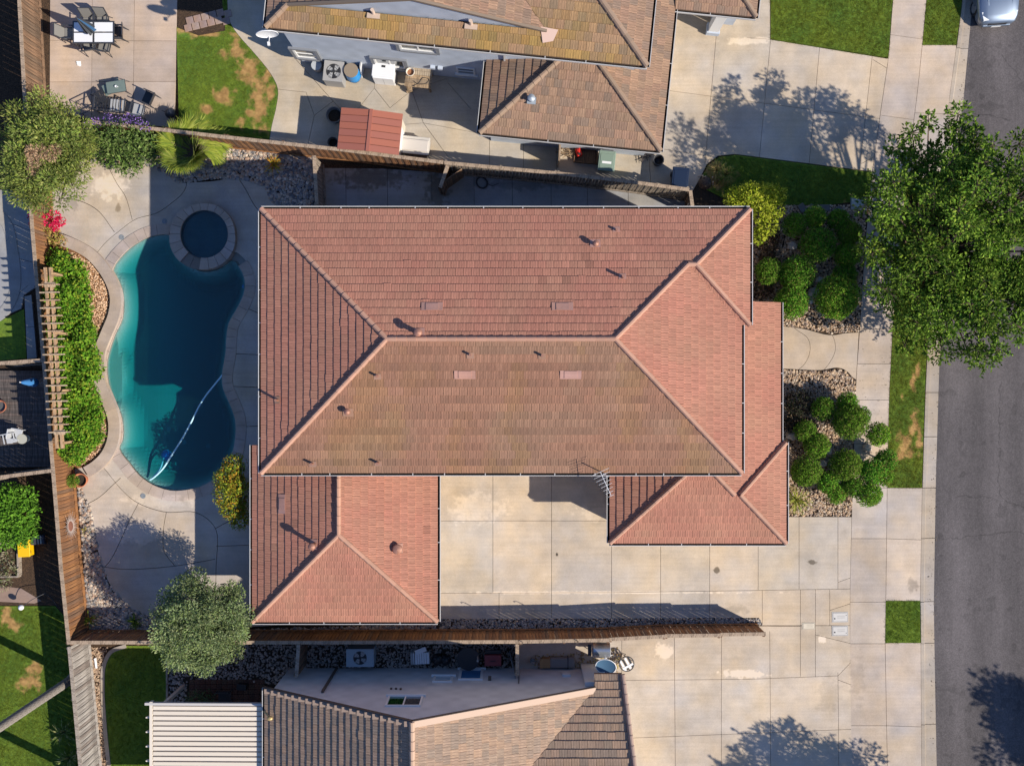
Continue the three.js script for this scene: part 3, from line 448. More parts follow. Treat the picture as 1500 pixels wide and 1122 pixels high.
const redLower = [
  { ...lo_, poly: [[wW, 2.58], [wW, wS], [wR, 6.068], [wR, mz], [-9.3, mz], [-9.3, 2.58]], e: [wW, wS], n: [1, 0], paint: redTone(RED) },
  { ...lo_, poly: [[wE, mz], [wE, wS], [wR, 6.068], [wR, mz]], e: [wE, wS], n: [-1, 0], paint: redTone(RED) },
  { ...lo_, poly: [[wW, wS], [wE, wS], [wR, 6.068]], e: [wW, wS], n: [0, -1], paint: redTone(RED) },
  { ...lo_, poly: [[sX, mz], [sX, sS], [7.6125, 3.1055], [7.6125, mz]], e: [sX, sS], n: [1, 0], paint: redTone(RED) },
  { ...lo_, poly: [[sX, sS], [pB, sS], [9.302, 4.565], [9.072, 4.565], [7.6125, 3.1055]], e: [sX, sS], n: [0, -1], paint: redTone(RED) },
  { ...lo_, poly: [[pE, pN], [pE, pz], [9.072, 4.565], [7.6125, 3.1055], [7.6125, mz], [8.45, mz], [8.45, pN]], e: [pE, pN], n: [-1, 0], paint: redTone(RED) },
  { ...lo_, poly: [[pB, pz], [9.302, 4.565], [9.072, 4.565], [pE, pz]], e: [pB, pz], n: [0, 1], paint: redTone(RED) },
  { ...lo_, poly: [[pB, pz], [pB, sS], [9.302, 4.565]], e: [pB, sS], n: [-1, 0], paint: redTone(RED) },
];
const redPlanes = [...redUpper, ...redLower];
{
  const o = 0.45, R = (a, b, c, d) => [[a, c], [b, c], [b, d], [a, d]];
  wallBox(red, 'wall', R(rW + o, rE - o, rN + o, rS - o), 0, 5.32, M.redWall);
  wallBox(red, 'wall', R(rE - o - 0.01, rB - o, rN + o + 0.002, b2 - o), 0, 5.31, M.redWall);
  wallBox(red, 'wall', R(wW + o, wE - o, mz + 0.002, wS - o), 0, 2.72, M.redWall);
  wallBox(red, 'wall', R(wW + o, rW + o - 0.002, 2.7, mz), 0, 2.71, M.redWall);
  wallBox(red, 'wall', R(sX + o, pB - o, mz + 0.002, sS - o), 0, 2.72, M.redWall);
  wallBox(red, 'porch_post', R(pE - 0.55, pE - 0.25, -0.4, -0.1), 0, 2.72, M.redWall);
  wallBox(red, 'porch_post', R(pE - 0.55, pE - 0.25, -3.0, -2.7), 0, 2.72, M.redWall);
  const door = W(red, 'garage_door', new B().box(2.2 + 1.85, 1.05, 4.75, 0.05, 2.1, 2.6), M.whiteTrim); door.position.x += 0.43;
  const roof = tileRoof(red, redPlanes);
  const Y = (x, z) => V(x, roofY(redPlanes, clamp(x, -99, 99), z) ?? 0, z);
  const hip = (a, ha, b, hb, c, w) => caps(roof, V(a[0], ha, a[1]), V(b[0], hb, b[1]), () => jit(c, 0.08), w);
  const hr = 5.3 + rH * 0.36, hb = 5.3 + 2.251 * 0.36, hw = 2.7 + 3.856 * 0.38, hp = 2.7 + 2.098 * 0.38, ht = 2.7 + 3.5575 * 0.38, CAP = [0.44, 0.245, 0.17];
  hip([rW, rN], 5.3, [rW + rH, rZ], hr, CAP); hip([rW, rS], 5.3, [rW + rH, rZ], hr, CAP); hip([rE, rS], 5.3, [rE - rH, rZ], hr, CAP); hip([6.672, -4.501], hb, [rE - rH, rZ], hr, CAP); hip([rB, rN], 5.3, [6.99, -4.501], hb, CAP); hip([rB, b2], 5.3, [6.99, -4.501], hb, CAP); hip([6.672, -4.501], hb, [7.03, -4.501], hb, CAP);
  hip([rE - rH, rZ], hr, [rW + rH, rZ], hr, CAP);
  hip([wR, mz], hw, [wR, 6.068], hw, CAP); hip([wW, wS], 2.7, [wR, 6.068], hw, CAP); hip([wE, wS], 2.7, [wR, 6.068], hw, CAP);
  hip([sX, sS], 2.7, [7.6125, 3.1055], ht, CAP); hip([9.072, 4.565], hp, [7.6125, 3.1055], ht, CAP); hip([pB, sS], 2.7, [9.302, 4.565], hp, CAP); hip([pB, pz], 2.7, [9.302, 4.565], hp, CAP);
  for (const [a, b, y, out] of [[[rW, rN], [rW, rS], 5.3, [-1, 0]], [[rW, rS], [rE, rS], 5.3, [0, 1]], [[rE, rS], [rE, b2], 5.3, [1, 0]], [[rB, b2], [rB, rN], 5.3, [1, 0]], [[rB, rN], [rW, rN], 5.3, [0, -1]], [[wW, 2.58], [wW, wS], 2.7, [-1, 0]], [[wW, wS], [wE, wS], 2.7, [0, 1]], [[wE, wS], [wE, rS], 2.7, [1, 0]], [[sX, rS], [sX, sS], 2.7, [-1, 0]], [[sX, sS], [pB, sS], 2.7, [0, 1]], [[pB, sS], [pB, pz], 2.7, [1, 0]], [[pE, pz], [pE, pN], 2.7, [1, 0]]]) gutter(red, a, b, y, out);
  // pipes, hoods and flat vent tiles on the slopes
  const pink = std([0.56, 0.3, 0.23], { map: mottle, roughness: 0.75 }), pipeM = std([0.55, 0.27, 0.19], { roughness: 0.55, metalness: 0.25, map: mottle }), dull = std([0.42, 0.24, 0.165], { map: mottle, roughness: 0.8 });
  const onRoof = (px, py) => { let h = 5; for (let i = 0; i < 12; i++) { const [x, z] = at(px, py, h); h = roofY(redPlanes, x, z) ?? h; } const [x, z] = at(px, py, h); return V(x, h, z); };
  const frameOf = (v) => { const q = redPlanes.filter((k) => inside(v.x, v.z, k.poly)).sort((a, b) => planeY(b, v.x, v.z) - planeY(a, v.x, v.z))[0] ?? redUpper[1]; return (u, w, y) => { const t = [-q.n[1], q.n[0]], x = v.x + t[0] * u + q.n[0] * w, z = v.z + t[1] * u + q.n[1] * w; return [x, planeY(q, x, z) + y, z]; }; };
  const plate = (g, f, u0, u1, w0, w1, y0, y1) => g.hexa([f(u0, w0, y0), f(u1, w0, y0), f(u1, w1, y0), f(u0, w1, y0), f(u0, w0, y1), f(u1, w0, y1), f(u1, w1, y1), f(u0, w1, y1)]);
  for (const [px, py] of [[633, 449], [824, 449], [681, 549], [836, 549], [413, 738]]) { const f = frameOf(onRoof(px, py)), g = new B(); plate(g, f, -0.4, 0.4, -0.16, 0.15, 0.04, 0.062); plate(g, f, -0.24, 0.24, -0.13, 0.13, 0.062, 0.085); W(red, 'flat_roof_vent', g, pink); }
  for (const [px, py, r, h, hood] of [[614, 488, 0.09, 0.55, 1], [872, 358, 0.07, 0.3, 1], [903, 337, 0.05, 0.22, 0], [912, 406, 0.06, 0.42, 0], [689, 520, 0.045, 0.32, 0], [794, 521, 0.045, 0.32, 0], [553, 551, 0.045, 0.32, 0], [407, 586, 0.05, 0.42, 0], [510, 603, 0.07, 0.3, 1], [458, 679, 0.05, 0.36, 0], [554, 678, 0.05, 0.36, 0], [461, 797, 0.085, 0.62, 1], [583, 803, 0.12, 0.26, 1]]) {
    const v = onRoof(px, py), f = frameOf(v), g = new B(); const q = r > 0.06 ? 1 : 0.7; plate(g, f, -0.2 * q, 0.2 * q, -0.19 * q, 0.12 * q, 0.036, 0.052); const fl = W(red, 'vent_flashing', g, v.z > rZ && py < 693 ? dull : pink);
    const p = new B(); p.cyl(v.x, v.y, v.z, r, h, 14); if (hood) p.lathe(v.x, v.y + h, v.z, [[0, 0.09], [r * 1.3, 0.06], [r * 1.75, 0.01], [r * 1.75, -0.03], [r * 1.0, -0.035]], 16); W(fl, 'vent_pipe', p, pipeM);
  }
}
// ---- the blue house, turned six degrees on its lot
const TH = Math.atan(0.1018), nc = Math.cos(TH), nsn = Math.sin(TH), NO = [-9.69, -13.946];
const nh = (u, w) => [NO[0] + u * nc - w * nsn, NO[1] + u * nsn + w * nc], nhs = (l) => l.map(([a, b]) => nh(a, b));
const blue = thing('house', 'two-storey pale blue stucco house with brown tile roof', 'house', [...nh(8, -3)].flatMap((v, i) => (i ? [0, v] : [v])));
M.blueWall = std([0.56, 0.62, 0.72], { map: stuccoTex, roughness: 0.95 });
{
    const nS = [nsn, -nc], nWd = [nc, nsn], nEd = [-nc, -nsn]; // plan directions: up the south slope, up the west slope, up the east slope
  const mixTone = (list, k = 0.1) => () => jit(list[Math.floor(rnd() * list.length)], k);
  const TILES = [[0.4, 0.26, 0.175], [0.37, 0.24, 0.17], [0.45, 0.285, 0.19], [0.33, 0.23, 0.17], [0.42, 0.26, 0.18]];
  const lichen = (k, [x, z]) => { const y = clamp(0.25 + 0.8 * smooth(0.3, 0.75, fbm(x * 0.8, z * 1.5, 3, 23))) * clamp(1.15 - k * 0.12); const c = TILES[Math.floor(rnd() * 5)]; return jit([c[0] * (1 + 0.08 * y), c[1] * (1 + 0.06 * y), c[2] * (1 - 0.5 * y)], 0.09); };
  const E = 15.07, s = 0.36, h = 4.9, g0 = -0.87, gR = 5.94, gE = 11.0, bk = -7.5, vT = 5.06; // vT: how far the valley and hip run back
  const planes = [
    { h, s, e: nh(0, 0), n: nS, poly: nhs([[0, 0], [E, 0], [E - 5.5, -5.5], [gR + 0.3, -5.93], [gE, g0], [0.87, g0]]), paint: lichen },
    { h, s, e: nh(0, 0), n: nWd, poly: nhs([[0, 0], [0.87, g0], [gR, g0], [gR, bk], [0, bk]]), paint: mixTone(TILES) },
    { h: h + s * (E - E), s, e: nh(gR + gR, g0), n: nEd, poly: nhs([[gR, g0], [gE, g0], [gR + 0.3, -5.93], [gR, -5.93]]), paint: mixTone(TILES) },
    { h, s, e: nh(E, 0), n: nEd, poly: nhs([[E, 0], [E, bk], [E - 5.5, bk], [E - 5.5, -5.5]]), paint: mixTone(TILES) },
  ];
  const wl = 8.64, wr = 16.23, ws = 2.69, l0 = { h: 2.7, s: 0.38 }, d0 = ws + 0.35;
  planes.push(
    { ...l0, e: nh(wl, ws), n: nWd, poly: nhs([[wl, ws], [wl, -0.35], [wl + d0, -0.35]]), paint: mixTone(TILES) },
    { ...l0, e: nh(wl, ws), n: nS, poly: nhs([[wl, ws], [wr, ws], [wr - d0, -0.35], [wl + d0, -0.35]]), paint: mixTone(TILES) },
    { ...l0, e: nh(wr, ws), n: nEd, poly: nhs([[wr, ws], [wr, bk], [14.72, bk], [14.72, -0.35], [wr - d0, -0.35]]), paint: mixTone(TILES) },
    { ...l0, h: 2.72, e: nh(wr, -3.24), n: nS, poly: nhs([[wr, -3.24], [19.61, -3.24], [17.8, -5.05], [wr - 0.2, -5.05]]), paint: mixTone(TILES) },
    { ...l0, h: 2.72, e: nh(19.61, -3.24), n: nEd, poly: nhs([[19.61, -3.24], [19.61, -6.9], [17.8, -5.05]]), paint: mixTone(TILES) });
  const roof = tileRoof(blue, planes, { exp: 0.33, wid: 0.32, lift: 0.034 });
  const at3 = (u, w, y) => { const [x, z] = nh(u, w); return V(x, y, z); }, CB = [0.29, 0.2, 0.14], cp = () => jit(CB, 0.1);
  caps(roof, at3(0, 0, h), at3(0.87, g0, h + s * 0.87), cp, 0.22); caps(roof, at3(gR, g0, h + s * gR), at3(gR, -5.9, h + s * gR), cp, 0.22); caps(roof, at3(E, 0, h), at3(E - 5.5, -5.5, h + s * 5.5), cp, 0.26);
  caps(roof, at3(wl, ws, 2.7), at3(wl + d0, -0.35, 2.7 + d0 * 0.38), cp, 0.24); caps(roof, at3(wr, ws, 2.7), at3(wr - d0, -0.35, 2.7 + d0 * 0.38), cp, 0.24); caps(roof, at3(19.61, -3.24, 2.72), at3(17.8, -5.05, 2.72 + 1.81 * 0.38), cp, 0.22);
  // walls
  const box = (a, b, c, d, y0, y1) => wallBox(blue, 'wall', nhs([[a, c], [b, c], [b, d], [a, d]]), y0, y1, M.blueWall);
  box(0.35, E - 0.35, bk + 0.4, -0.35, 0, 4.95); box(wl + 0.4, wr - 0.4, -0.352, ws - 0.4, 0, 2.74); box(E - 0.352, wr - 0.45, bk + 0.5, -0.355, 0, 2.75);
  // gable wall standing on the south slope
  { const g = new B(), y = (u) => h + s * Math.min(u, 2 * gR - u) - 0.03, q = [[0.9, 5.08], [gE + 0.02, 5.08], [gR, y(gR) - 0.02]]; const f = (w) => q.map(([u, yy]) => { const [x, z] = nh(u, w); return [x, yy, z]; }); const a = f(g0 - 0.06), b = f(g0 - 0.3); g.tri(a[0], a[1], a[2]).tri(b[0], b[2], b[1]); for (let i = 0; i < 3; i++) { const j = (i + 1) % 3; g.quad(a[j], a[i], b[i], b[j]); } W(blue, 'gable_wall', g, M.blueWall); }
  { const r = new B(); r.bar(at3(gR, g0 + 0.03, h + s * gR + 0.03), at3(gE, g0 + 0.03, h + s * 0.87 + 0.06), 0.1, 0.13); r.bar(at3(gR, g0 + 0.03, h + s * gR + 0.03), at3(0.7, g0 + 0.03, h + s * 0.7 + 0.04), 0.1, 0.13); W(blue, 'bargeboard', r, std([0.2, 0.15, 0.11])); }
  W(blue, 'flashing', new B().prism(nhs([[gE - 0.25, g0 - 0.1], [gE + 0.45, g0 - 0.05], [gE + 0.3, g0 + 0.35], [gE - 0.1, g0 + 0.45]]), (x, z) => planeY(planes[0], x, z) + 0.05, (x, z) => planeY(planes[0], x, z) + 0.075), std([0.6, 0.42, 0.34]));
  // windows of the side wall
  const wt = [nc, nsn], wf = [-nsn, nc], grey = std([0.2, 0.21, 0.23]), onWall = (px, yy) => { let u = 5; for (let i = 0; i < 20; i++) { const [x] = nh(u, -0.35); u += ((px - 750) * (42 - yy) / 1386 - x); } const [x, z] = nh(u, -0.35); return V(x, yy, z); };
  windowOn(blue, onWall(451, 0.75), wt, wf, 0.95, 1.0, { surround: grey, cross: true }); windowOn(blue, onWall(573, 0.65), wt, wf, 1.3, 1.0, { surround: grey, split: 2 }); windowOn(blue, onWall(613, 3.1), wt, wf, 1.5, 1.1, { surround: grey, split: 2 }); windowOn(blue, onWall(683, 0.7), wt, wf, 0.8, 0.8, { cross: true });
  for (const px of [634, 645]) { const v = onWall(px, 1.25); W(blue, 'wall_vent', new B().box(v.x + wf[0] * 0.06, v.y, v.z + wf[1] * 0.06, 0.2, 0.18, 0.14, -TH), M.blueWall); }
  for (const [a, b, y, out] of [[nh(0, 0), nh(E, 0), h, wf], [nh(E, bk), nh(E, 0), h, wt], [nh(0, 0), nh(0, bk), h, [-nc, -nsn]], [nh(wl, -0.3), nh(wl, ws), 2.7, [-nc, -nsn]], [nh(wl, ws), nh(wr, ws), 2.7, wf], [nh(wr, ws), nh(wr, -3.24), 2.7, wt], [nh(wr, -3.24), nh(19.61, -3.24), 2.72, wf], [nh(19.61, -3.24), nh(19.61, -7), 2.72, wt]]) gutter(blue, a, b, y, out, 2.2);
  // porch column and the wall behind the garage front
  box(wr - 0.2, 19.2, -6.8, -4.2, 0, 2.6); box(18.2, 19.2, -4.2, -3.9, 0, 2.6);
  W(blue, 'column', new B().prism(nhs([[18.1, -3.75], [18.55, -3.75], [18.55, -3.4], [18.1, -3.4]]), 0, 2.66), M.whiteTrim); W(blue, 'column_base', new B().prism(nhs([[18.04, -3.81], [18.61, -3.81], [18.61, -3.34], [18.04, -3.34]]), 0, 0.3), M.blueWall);
  for (const [px, py, hh] of [[547, 20, 5.5], [690, 36, 5.4]]) { let hgt = 5.2; for (let i = 0; i < 10; i++) hgt = planeY(planes[0], ...at(px, py, hgt)); const [x, z] = at(px, py, hgt); const g = new B(); g.box(x, hgt + 0.05, z + 0.1, 0.5, 0.04, 0.2, -TH); const f = W(blue, 'vent_flashing', g, std([0.5, 0.38, 0.3])); W(f, 'vent_pipe', new B().cyl(x, hgt, z, 0.07, 0.4, 12), std([0.55, 0.42, 0.34])); }
  { const q = planes[5], [x, z] = at(779, 143, 3.6), y = planeY(q, x, z); const f = W(blue, 'vent_flashing', new B().box(x, y + 0.05, z, 0.36, 0.04, 0.34, -TH), std([0.36, 0.4, 0.44], { metalness: 0.3, roughness: 0.5 })); W(f, 'vent_pipe', new B().cyl(x - 0.02, y, z, 0.1, 0.34, 14).lathe(x - 0.02, y + 0.34, z, [[0, 0.1], [0.15, 0.06], [0.15, 0]], 14), std([0.36, 0.4, 0.44], { metalness: 0.3, roughness: 0.5 })); }
  // low roof over the garage front door side
  W(blue, 'downpipe', new B().bar(at3(9.4, -0.3, 2.9), at3(9.4, -0.3, 4.8), 0.07, 0.07), M.gutter);
}
// ---- the beige house with its gable end
const beige = thing('house', 'two-storey beige stucco house with steep gable and pinkish tile roof', 'house', [-3.7, 0, 16]);
M.beigeWall = std([0.76, 0.765, 0.76], { map: stuccoTex, roughness: 0.95 });
{
  const Wx = -10.23, Rx = -3.72, Ex = 3.67, zN = 12.6, zB = 21, hp = 6.8, sw = (hp - 2.9) / (Rx - Wx), se = 0.545, he = hp - se * (Ex - Rx);
  const tones = (l) => () => jit(l[Math.floor(rnd() * l.length)], 0.08), TILES = [[0.47, 0.325, 0.235], [0.43, 0.305, 0.225], [0.5, 0.34, 0.235], [0.38, 0.285, 0.22], [0.42, 0.305, 0.225]];
  const nz = 12.1, sn = 0.55, hn = 2.62, vx = (z) => Rx + (hp - (hn + sn * (z - nz))) / se, zv = nz + (hp - hn) / sn; // where the valley reaches the ridge
  const planes = [
    { h: 2.9, s: sw, e: [Wx, zB], n: [1, 0], poly: [[Wx, zN], [Wx, zB], [Rx, zB], [Rx, zN]], paint: tones(TILES) },
    { h: he, s: se, e: [Ex, zN], n: [-1, 0], poly: [[Rx, zN], [vx(zN), zN], [Rx, zv], [Rx, zv - 0.01]], paint: tones(TILES) },
    { h: hn, s: sn, e: [3.3, nz], n: [0, 1], poly: [[vx(zN) - 0.02, nz], [4.57, nz], [5.0, 17], [Rx + 2, zv - 2 * se / sn], [vx(zN), zN]], paint: tones(TILES) },
  ];
  const roof = tileRoof(beige, planes, { exp: 0.29, wid: 0.33, lift: 0.05 });
  caps(roof, V(Rx, hp, zN), V(Rx, hp, zv), () => jit([0.46, 0.31, 0.22], 0.06), 0.22);
  // rake tiles down the east verge
  caps(roof, V(4.6, hn + 0.02, nz), V(5.02, hn + sn * 4.9, 17), () => jit([0.36, 0.25, 0.2], 0.1), 0.2, 0.4);
  // gable wall: its outline follows the two slopes
  const f = [[Wx + 0.35, 0], [vx(zN) - 0.1, 0], [vx(zN) - 0.1, hp - se * (vx(zN) - 0.1 - Rx) - 0.13], [Rx, hp - 0.13], [Wx + 0.35, 2.9 + sw * 0.35 - 0.13]], g = new B(), zf = 12.66, zb = 12.9;
  for (let i = 2; i < f.length; i++) { g.tri([f[0][0], f[0][1], zf], [f[i][0], f[i][1], zf], [f[i - 1][0], f[i - 1][1], zf]); g.tri([f[0][0], f[0][1], zb], [f[i - 1][0], f[i - 1][1], zb], [f[i][0], f[i][1], zb]); }
  f.forEach((a, i) => { const b = f[(i + 1) % f.length]; g.quad([a[0], a[1], zf], [b[0], b[1], zf], [b[0], b[1], zb], [a[0], a[1], zb]); });
  W(beige, 'gable_wall', g, M.beigeWall);
  wallBox(beige, 'wall', [[Wx + 0.35, 12.902], [Wx + 0.6, 12.902], [Wx + 0.6, zB], [Wx + 0.35, zB]], 0, 2.9, M.beigeWall); wallBox(beige, 'wall', [[4.0, 12.5], [4.3, 12.5], [4.5, zB], [4.2, zB]], 0, 2.7, M.beigeWall); wallBox(beige, 'wall', [[vx(zN) - 0.4, 12.45], [4.0, 12.45], [4.0, 12.64], [vx(zN) - 0.4, 12.64]], 0, 2.6, M.beigeWall);
  const bar = new B(); bar.bar(V(Wx - 0.05, 2.88, zN - 0.02), V(Rx, hp, zN - 0.02), 0.05, 0.16); bar.bar(V(Rx, hp, zN - 0.02), V(vx(zN), hp - se * (vx(zN) - Rx), zN - 0.02), 0.05, 0.16); W(beige, 'bargeboard', bar, M.darkTrim);
  const cap = new B(); cap.bar(V(Rx, hp + 0.08, zN + 0.09), V(vx(zN), hp + 0.06 - se * (vx(zN) - Rx), zN + 0.09), 0.24, 0.06); W(beige, 'verge_trim', cap, std([0.5, 0.36, 0.27]));
  const vm = std([0.26, 0.19, 0.15]); for (let i = 0; i < 20; i++) { const t = (i + 0.5) / 20; W(beige, 'verge_tile', new B().box(mix(Wx, Rx, t), mix(2.9, hp, t) + 0.07, zN + 0.09, 0.27, 0.07, 0.2), vm); }
  const wt = [1, 0], wf = [0, -1], gl = [phys([0.015, 0.07, 0.015], { roughness: 0.08, clearcoat: 1, clearcoatRoughness: 0.03 }), phys([0.1, 0.1, 0.1], { roughness: 0.1, clearcoat: 1, clearcoatRoughness: 0.03 })];
  windowOn(beige, V(-4.28, 3.85, zf), wt, wf, 1.4, 1.15, { split: 2, pane: gl }); windowOn(beige, V(-2.95, 1.25, zf), wt, wf, 0.85, 0.75, { cross: true, fw: 0.11 }); windowOn(beige, V(-1.78, 0.25, zf), wt, wf, 1.05, 1.45, { fw: 0.11, pane: phys([0.05, 0.19, 0.4], { roughness: 0.15 }) });
  const pipe = new B(); pipe.bar([-7.75, 0.1, zf - 0.06], [-7.75, 3.4, zf - 0.06], 0.09, 0.09); W(beige, 'downpipe', pipe, M.darkTrim);
  W(beige, 'meter_panel', new B().box(2.35, 1.0, zf - 0.05, 0.35, 0.5, 0.1), M.beigeWall); for (const [x, y] of [[-5.0, 2.9], [-4.8, 2.9], [-4.6, 2.95]]) W(beige, 'wall_vent', new B().box(x, y, zf - 0.03, 0.09, 0.09, 0.06), M.darkTrim);
  W(beige, 'cable', new B().path([[0.28, 0.2, zf - 0.03], [0.3, 1.2, zf - 0.03], [0.28, 2.2, zf - 0.03]], 0.02, 6), M.darkTrim);
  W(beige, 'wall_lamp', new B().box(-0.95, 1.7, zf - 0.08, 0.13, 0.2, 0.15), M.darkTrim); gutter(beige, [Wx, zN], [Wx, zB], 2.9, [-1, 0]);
  // floodlight at the corner of the roof
  W(beige, 'floodlight', new B().ball(-9.9, 3.35, 13.7, 0.13, 0.1, 0.1).bar([-10.2, 3.1, 13.5], [-9.9, 3.3, 13.7], 0.05, 0.05), std([0.5, 0.36, 0.16], { metalness: 0.4, roughness: 0.4 }));
}
// ---------------------------------------------------------------- yards: ground, fences
const woodTex = tex(256, 512, (i, j, c) => { const v = 0.82 + (vnoise(i / 2.5, j / 60, 3) - 0.5) * 0.5 + (vnoise(i / 20, j / 90, 4) - 0.5) * 0.3 + (hash2(i, j >> 2, 6) - 0.5) * 0.1; c[0] = v; c[1] = v * 0.97; c[2] = v * 0.94; }, { repeat: [1 / 0.5, 1 / 2] });
const wood = (l) => l.map((c) => std(c, { map: woodTex, roughness: 0.9 }));
const WOOD = {
  warm: wood([[0.42, 0.2, 0.08], [0.36, 0.17, 0.075], [0.46, 0.23, 0.1], [0.32, 0.165, 0.085], [0.27, 0.16, 0.1]]),
  brown: wood([[0.3, 0.19, 0.12], [0.26, 0.17, 0.11], [0.34, 0.21, 0.13], [0.23, 0.16, 0.11]]),
  silver: wood([[0.5, 0.48, 0.46], [0.42, 0.4, 0.39], [0.56, 0.54, 0.52], [0.34, 0.3, 0.28]]),
  grey: wood([[0.42, 0.36, 0.3], [0.36, 0.31, 0.26], [0.47, 0.4, 0.33]]),
  rail: wood([[0.46, 0.36, 0.27]])[0], railGrey: wood([[0.42, 0.37, 0.32]])[0],
};
const boardGeo = new Map();
function boardOf(w, h, t) { const k = `${w},${h},${t}`; if (!boardGeo.has(k)) { const b = new B().box(0, h / 2, 0, w, h, t); boardGeo.set(k, b.build()); } return boardGeo.get(k); }
// fence along a line of rail points read at rail height; side: which way the boards face from the rails (+1 = to the left hand of travel)
function fence(label, line, { h = 1.8, tone = WOOD.warm, rail = WOOD.rail, side = 1, pitch = 0.145, group = 'board fences between the gardens', kick = 0.2, gap = 0.006, lap = 0.02, base = 0 } = {}) {
  const p = line.map(([a, b, hh]) => at(a, b, hh ?? h)), f = thing('board_fence', label, 'fence', [p[0][0], base, p[0][1]], group);
  for (let k = 1; k < p.length; k++) {
    const a = p[k - 1], b = p[k], dx = b[0] - a[0], dz = b[1] - a[1], l = Math.hypot(dx, dz), tx = dx / l, tz = dz / l, nx = tz * side, nz = -tx * side, hh = line[k][2] ?? h, turn = Math.atan2(-dz, dx);
    const put = (g, m, name, s, o, y) => { const q = L(f, name, g, m); q.position.set(a[0] + tx * s + nx * o - p[0][0], y, a[1] + tz * s + nz * o - p[0][1]); q.rotation.y = turn; return q; };
    const n = Math.round(l / pitch); for (let i = 0; i < n; i++) { const c = rnd() < 0.08 ? 0.02 : gap; put(boardOf(Math.round((l / n - c) * 1000) / 1000, Math.round((hh - 0.06 + [0, 0.012, -0.01][i % 3]) * 1000) / 1000, 0.018), tone[Math.floor(rnd() * tone.length)], 'board', (i + 0.5) * l / n, 0.05 + (i % 2) * lap, 0.03); }
    put(new B().box(0, 0, 0, l + 0.02, 0.04, 0.15).build(), rail, 'cap_rail', l / 2, 0.02, hh - 0.02);
    for (const y of [0.45, hh - 0.3]) put(new B().box(0, 0, 0, l, 0.085, 0.04).build(), tone[3 % tone.length], 'rail', l / 2, -0.0, y);
    if (kick) put(new B().box(0, 0, 0, l, kick, 0.03).build(), tone[0], 'kickboard', l / 2, 0.1, kick / 2 + 0.01);
    const np = Math.max(1, Math.round(l / 2.4)); for (let i = 0; i <= np; i++) put(boardOf(0.09, Math.round((hh - 0.042) * 1000) / 1000, 0.09), tone[tone.length - 1], 'post', clamp(i * l / np, 0.06, l - 0.06), -0.065, 0);
  }
  return f;
}
const WFL = [[22, -80], [26, 0], [33, 120], [45, 330], [60, 500], [76, 690], [82, 756], [87.5, 832], [94.5, 908], [100, 951], [108, 1040], [116, 1116], [123, 1200]], wf = (y) => xOn(WFL, y); // the west boundary line, read at rail height
fence('brown board fence west of the patio with the white-topped table', [[wf(-60), -60], [wf(120), 120], [wf(168), 168]], { tone: WOOD.brown, side: 1 });
fence('long reddish board fence between the pool garden and the western neighbours', [[wf(172), 172], [wf(330), 330], [wf(690), 690], [wf(832), 832], [wf(944), 944]], { side: 1 });
fence('silvery weathered board fence beside the narrow bark strip', [[wf(948), 948], [wf(1180), 1180]], { tone: WOOD.silver, side: 1, rail: WOOD.railGrey });
fence('long board fence between the blue house and the pool garden', [[128, 177], [244, 190], [330, 200], [497, 218], [649, 237]], { side: -1 });
fence('grey board fence between the blue house and the shaded side passage', [[651, 237.5], [816, 253], [913, 264], [1010, 277]], { tone: WOOD.grey, side: -1, rail: WOOD.rail, gap: 0.03 });
fence('low dark fence return joining the red-roofed house at its front corner', [[1011, 279, 1.7], [1014, 302, 1.7]], { tone: WOOD.brown, h: 1.7, side: 1, group: 'short fence returns in the side passage' });
fence('long dark orange board fence between driveway and beige house', [[101, 942], [300, 942], [480, 942], [760, 941], [893, 938.5], [975, 933, 1.7], [1056, 931.5, 1.62], [1122, 929.5, 1.5]], { side: 1 });
fence('short gate fence with pale cap closing the passage behind the pool', [[459, 228, 1.75], [463, 300, 1.75]], { tone: WOOD.grey, h: 1.75, side: 1, group: 'short fence returns in the side passage' });
fence('short fence return standing beside the open passage gate', [[655, 242, 1.75], [644, 274, 1.75]], { tone: WOOD.brown, h: 1.75, side: 1, rail: WOOD.rail, group: 'short fence returns in the side passage' });
{ // gate leaf swung open
  const g = thing('gate', 'open wooden gate leaf leaning in the shaded side passage', 'gate', (() => { const [x, z] = at(652, 279); return [x, 0, z]; })(), undefined, 0.62);
  for (let i = 0; i < 7; i++) { const q = L(g, 'board', boardOf(0.135, 1.65, 0.018), WOOD.brown[i % 4]); q.position.set(0.1 + i * 0.14, 0.05, 0); }
  L(g, 'frame', new B().box(0.52, 0.4, -0.03, 1.02, 0.09, 0.04).box(0.52, 1.5, -0.03, 1.02, 0.09, 0.04).bar([0.05, 0.42, -0.035], [1.0, 1.46, -0.035], 0.03, 0.09), WOOD.rail); L(g, 'latch', new B().box(0.98, 1.1, 0.03, 0.12, 0.03, 0.03), M.darkTrim);
}
fence('pale capped cross fence by the western neighbour shaded lawn', [[-10, 532], [62, 527]], { tone: WOOD.grey, side: -1, group: 'cross fences of the western neighbours' });
fence('pale capped cross fence between dark deck and green shrub', [[-10, 701], [76, 690]], { tone: WOOD.grey, side: 1, group: 'cross fences of the western neighbours' });
// hooks on the fence cap
for (const [px, py, l] of [[765, 940.5, 'small dark hook on the fence cap nearer the garage'], [846, 939, 'small dark hook on the fence cap above the steel bin']]) { const [x, z] = at(px, py, 1.82), t = thing('fence_hook', l, 'hook', [x, 1.8, z], 'hooks on the fence cap'); L(t, 'stem', new B().tube([0, 0, 0], [0, 0.34, 0], 0.016), M.darkTrim); L(t, 'hook', new B().path([[0, 0.34, 0], [-0.04, 0.4, 0], [-0.12, 0.4, 0.01], [-0.15, 0.33, 0.01]], 0.014), M.darkTrim); }

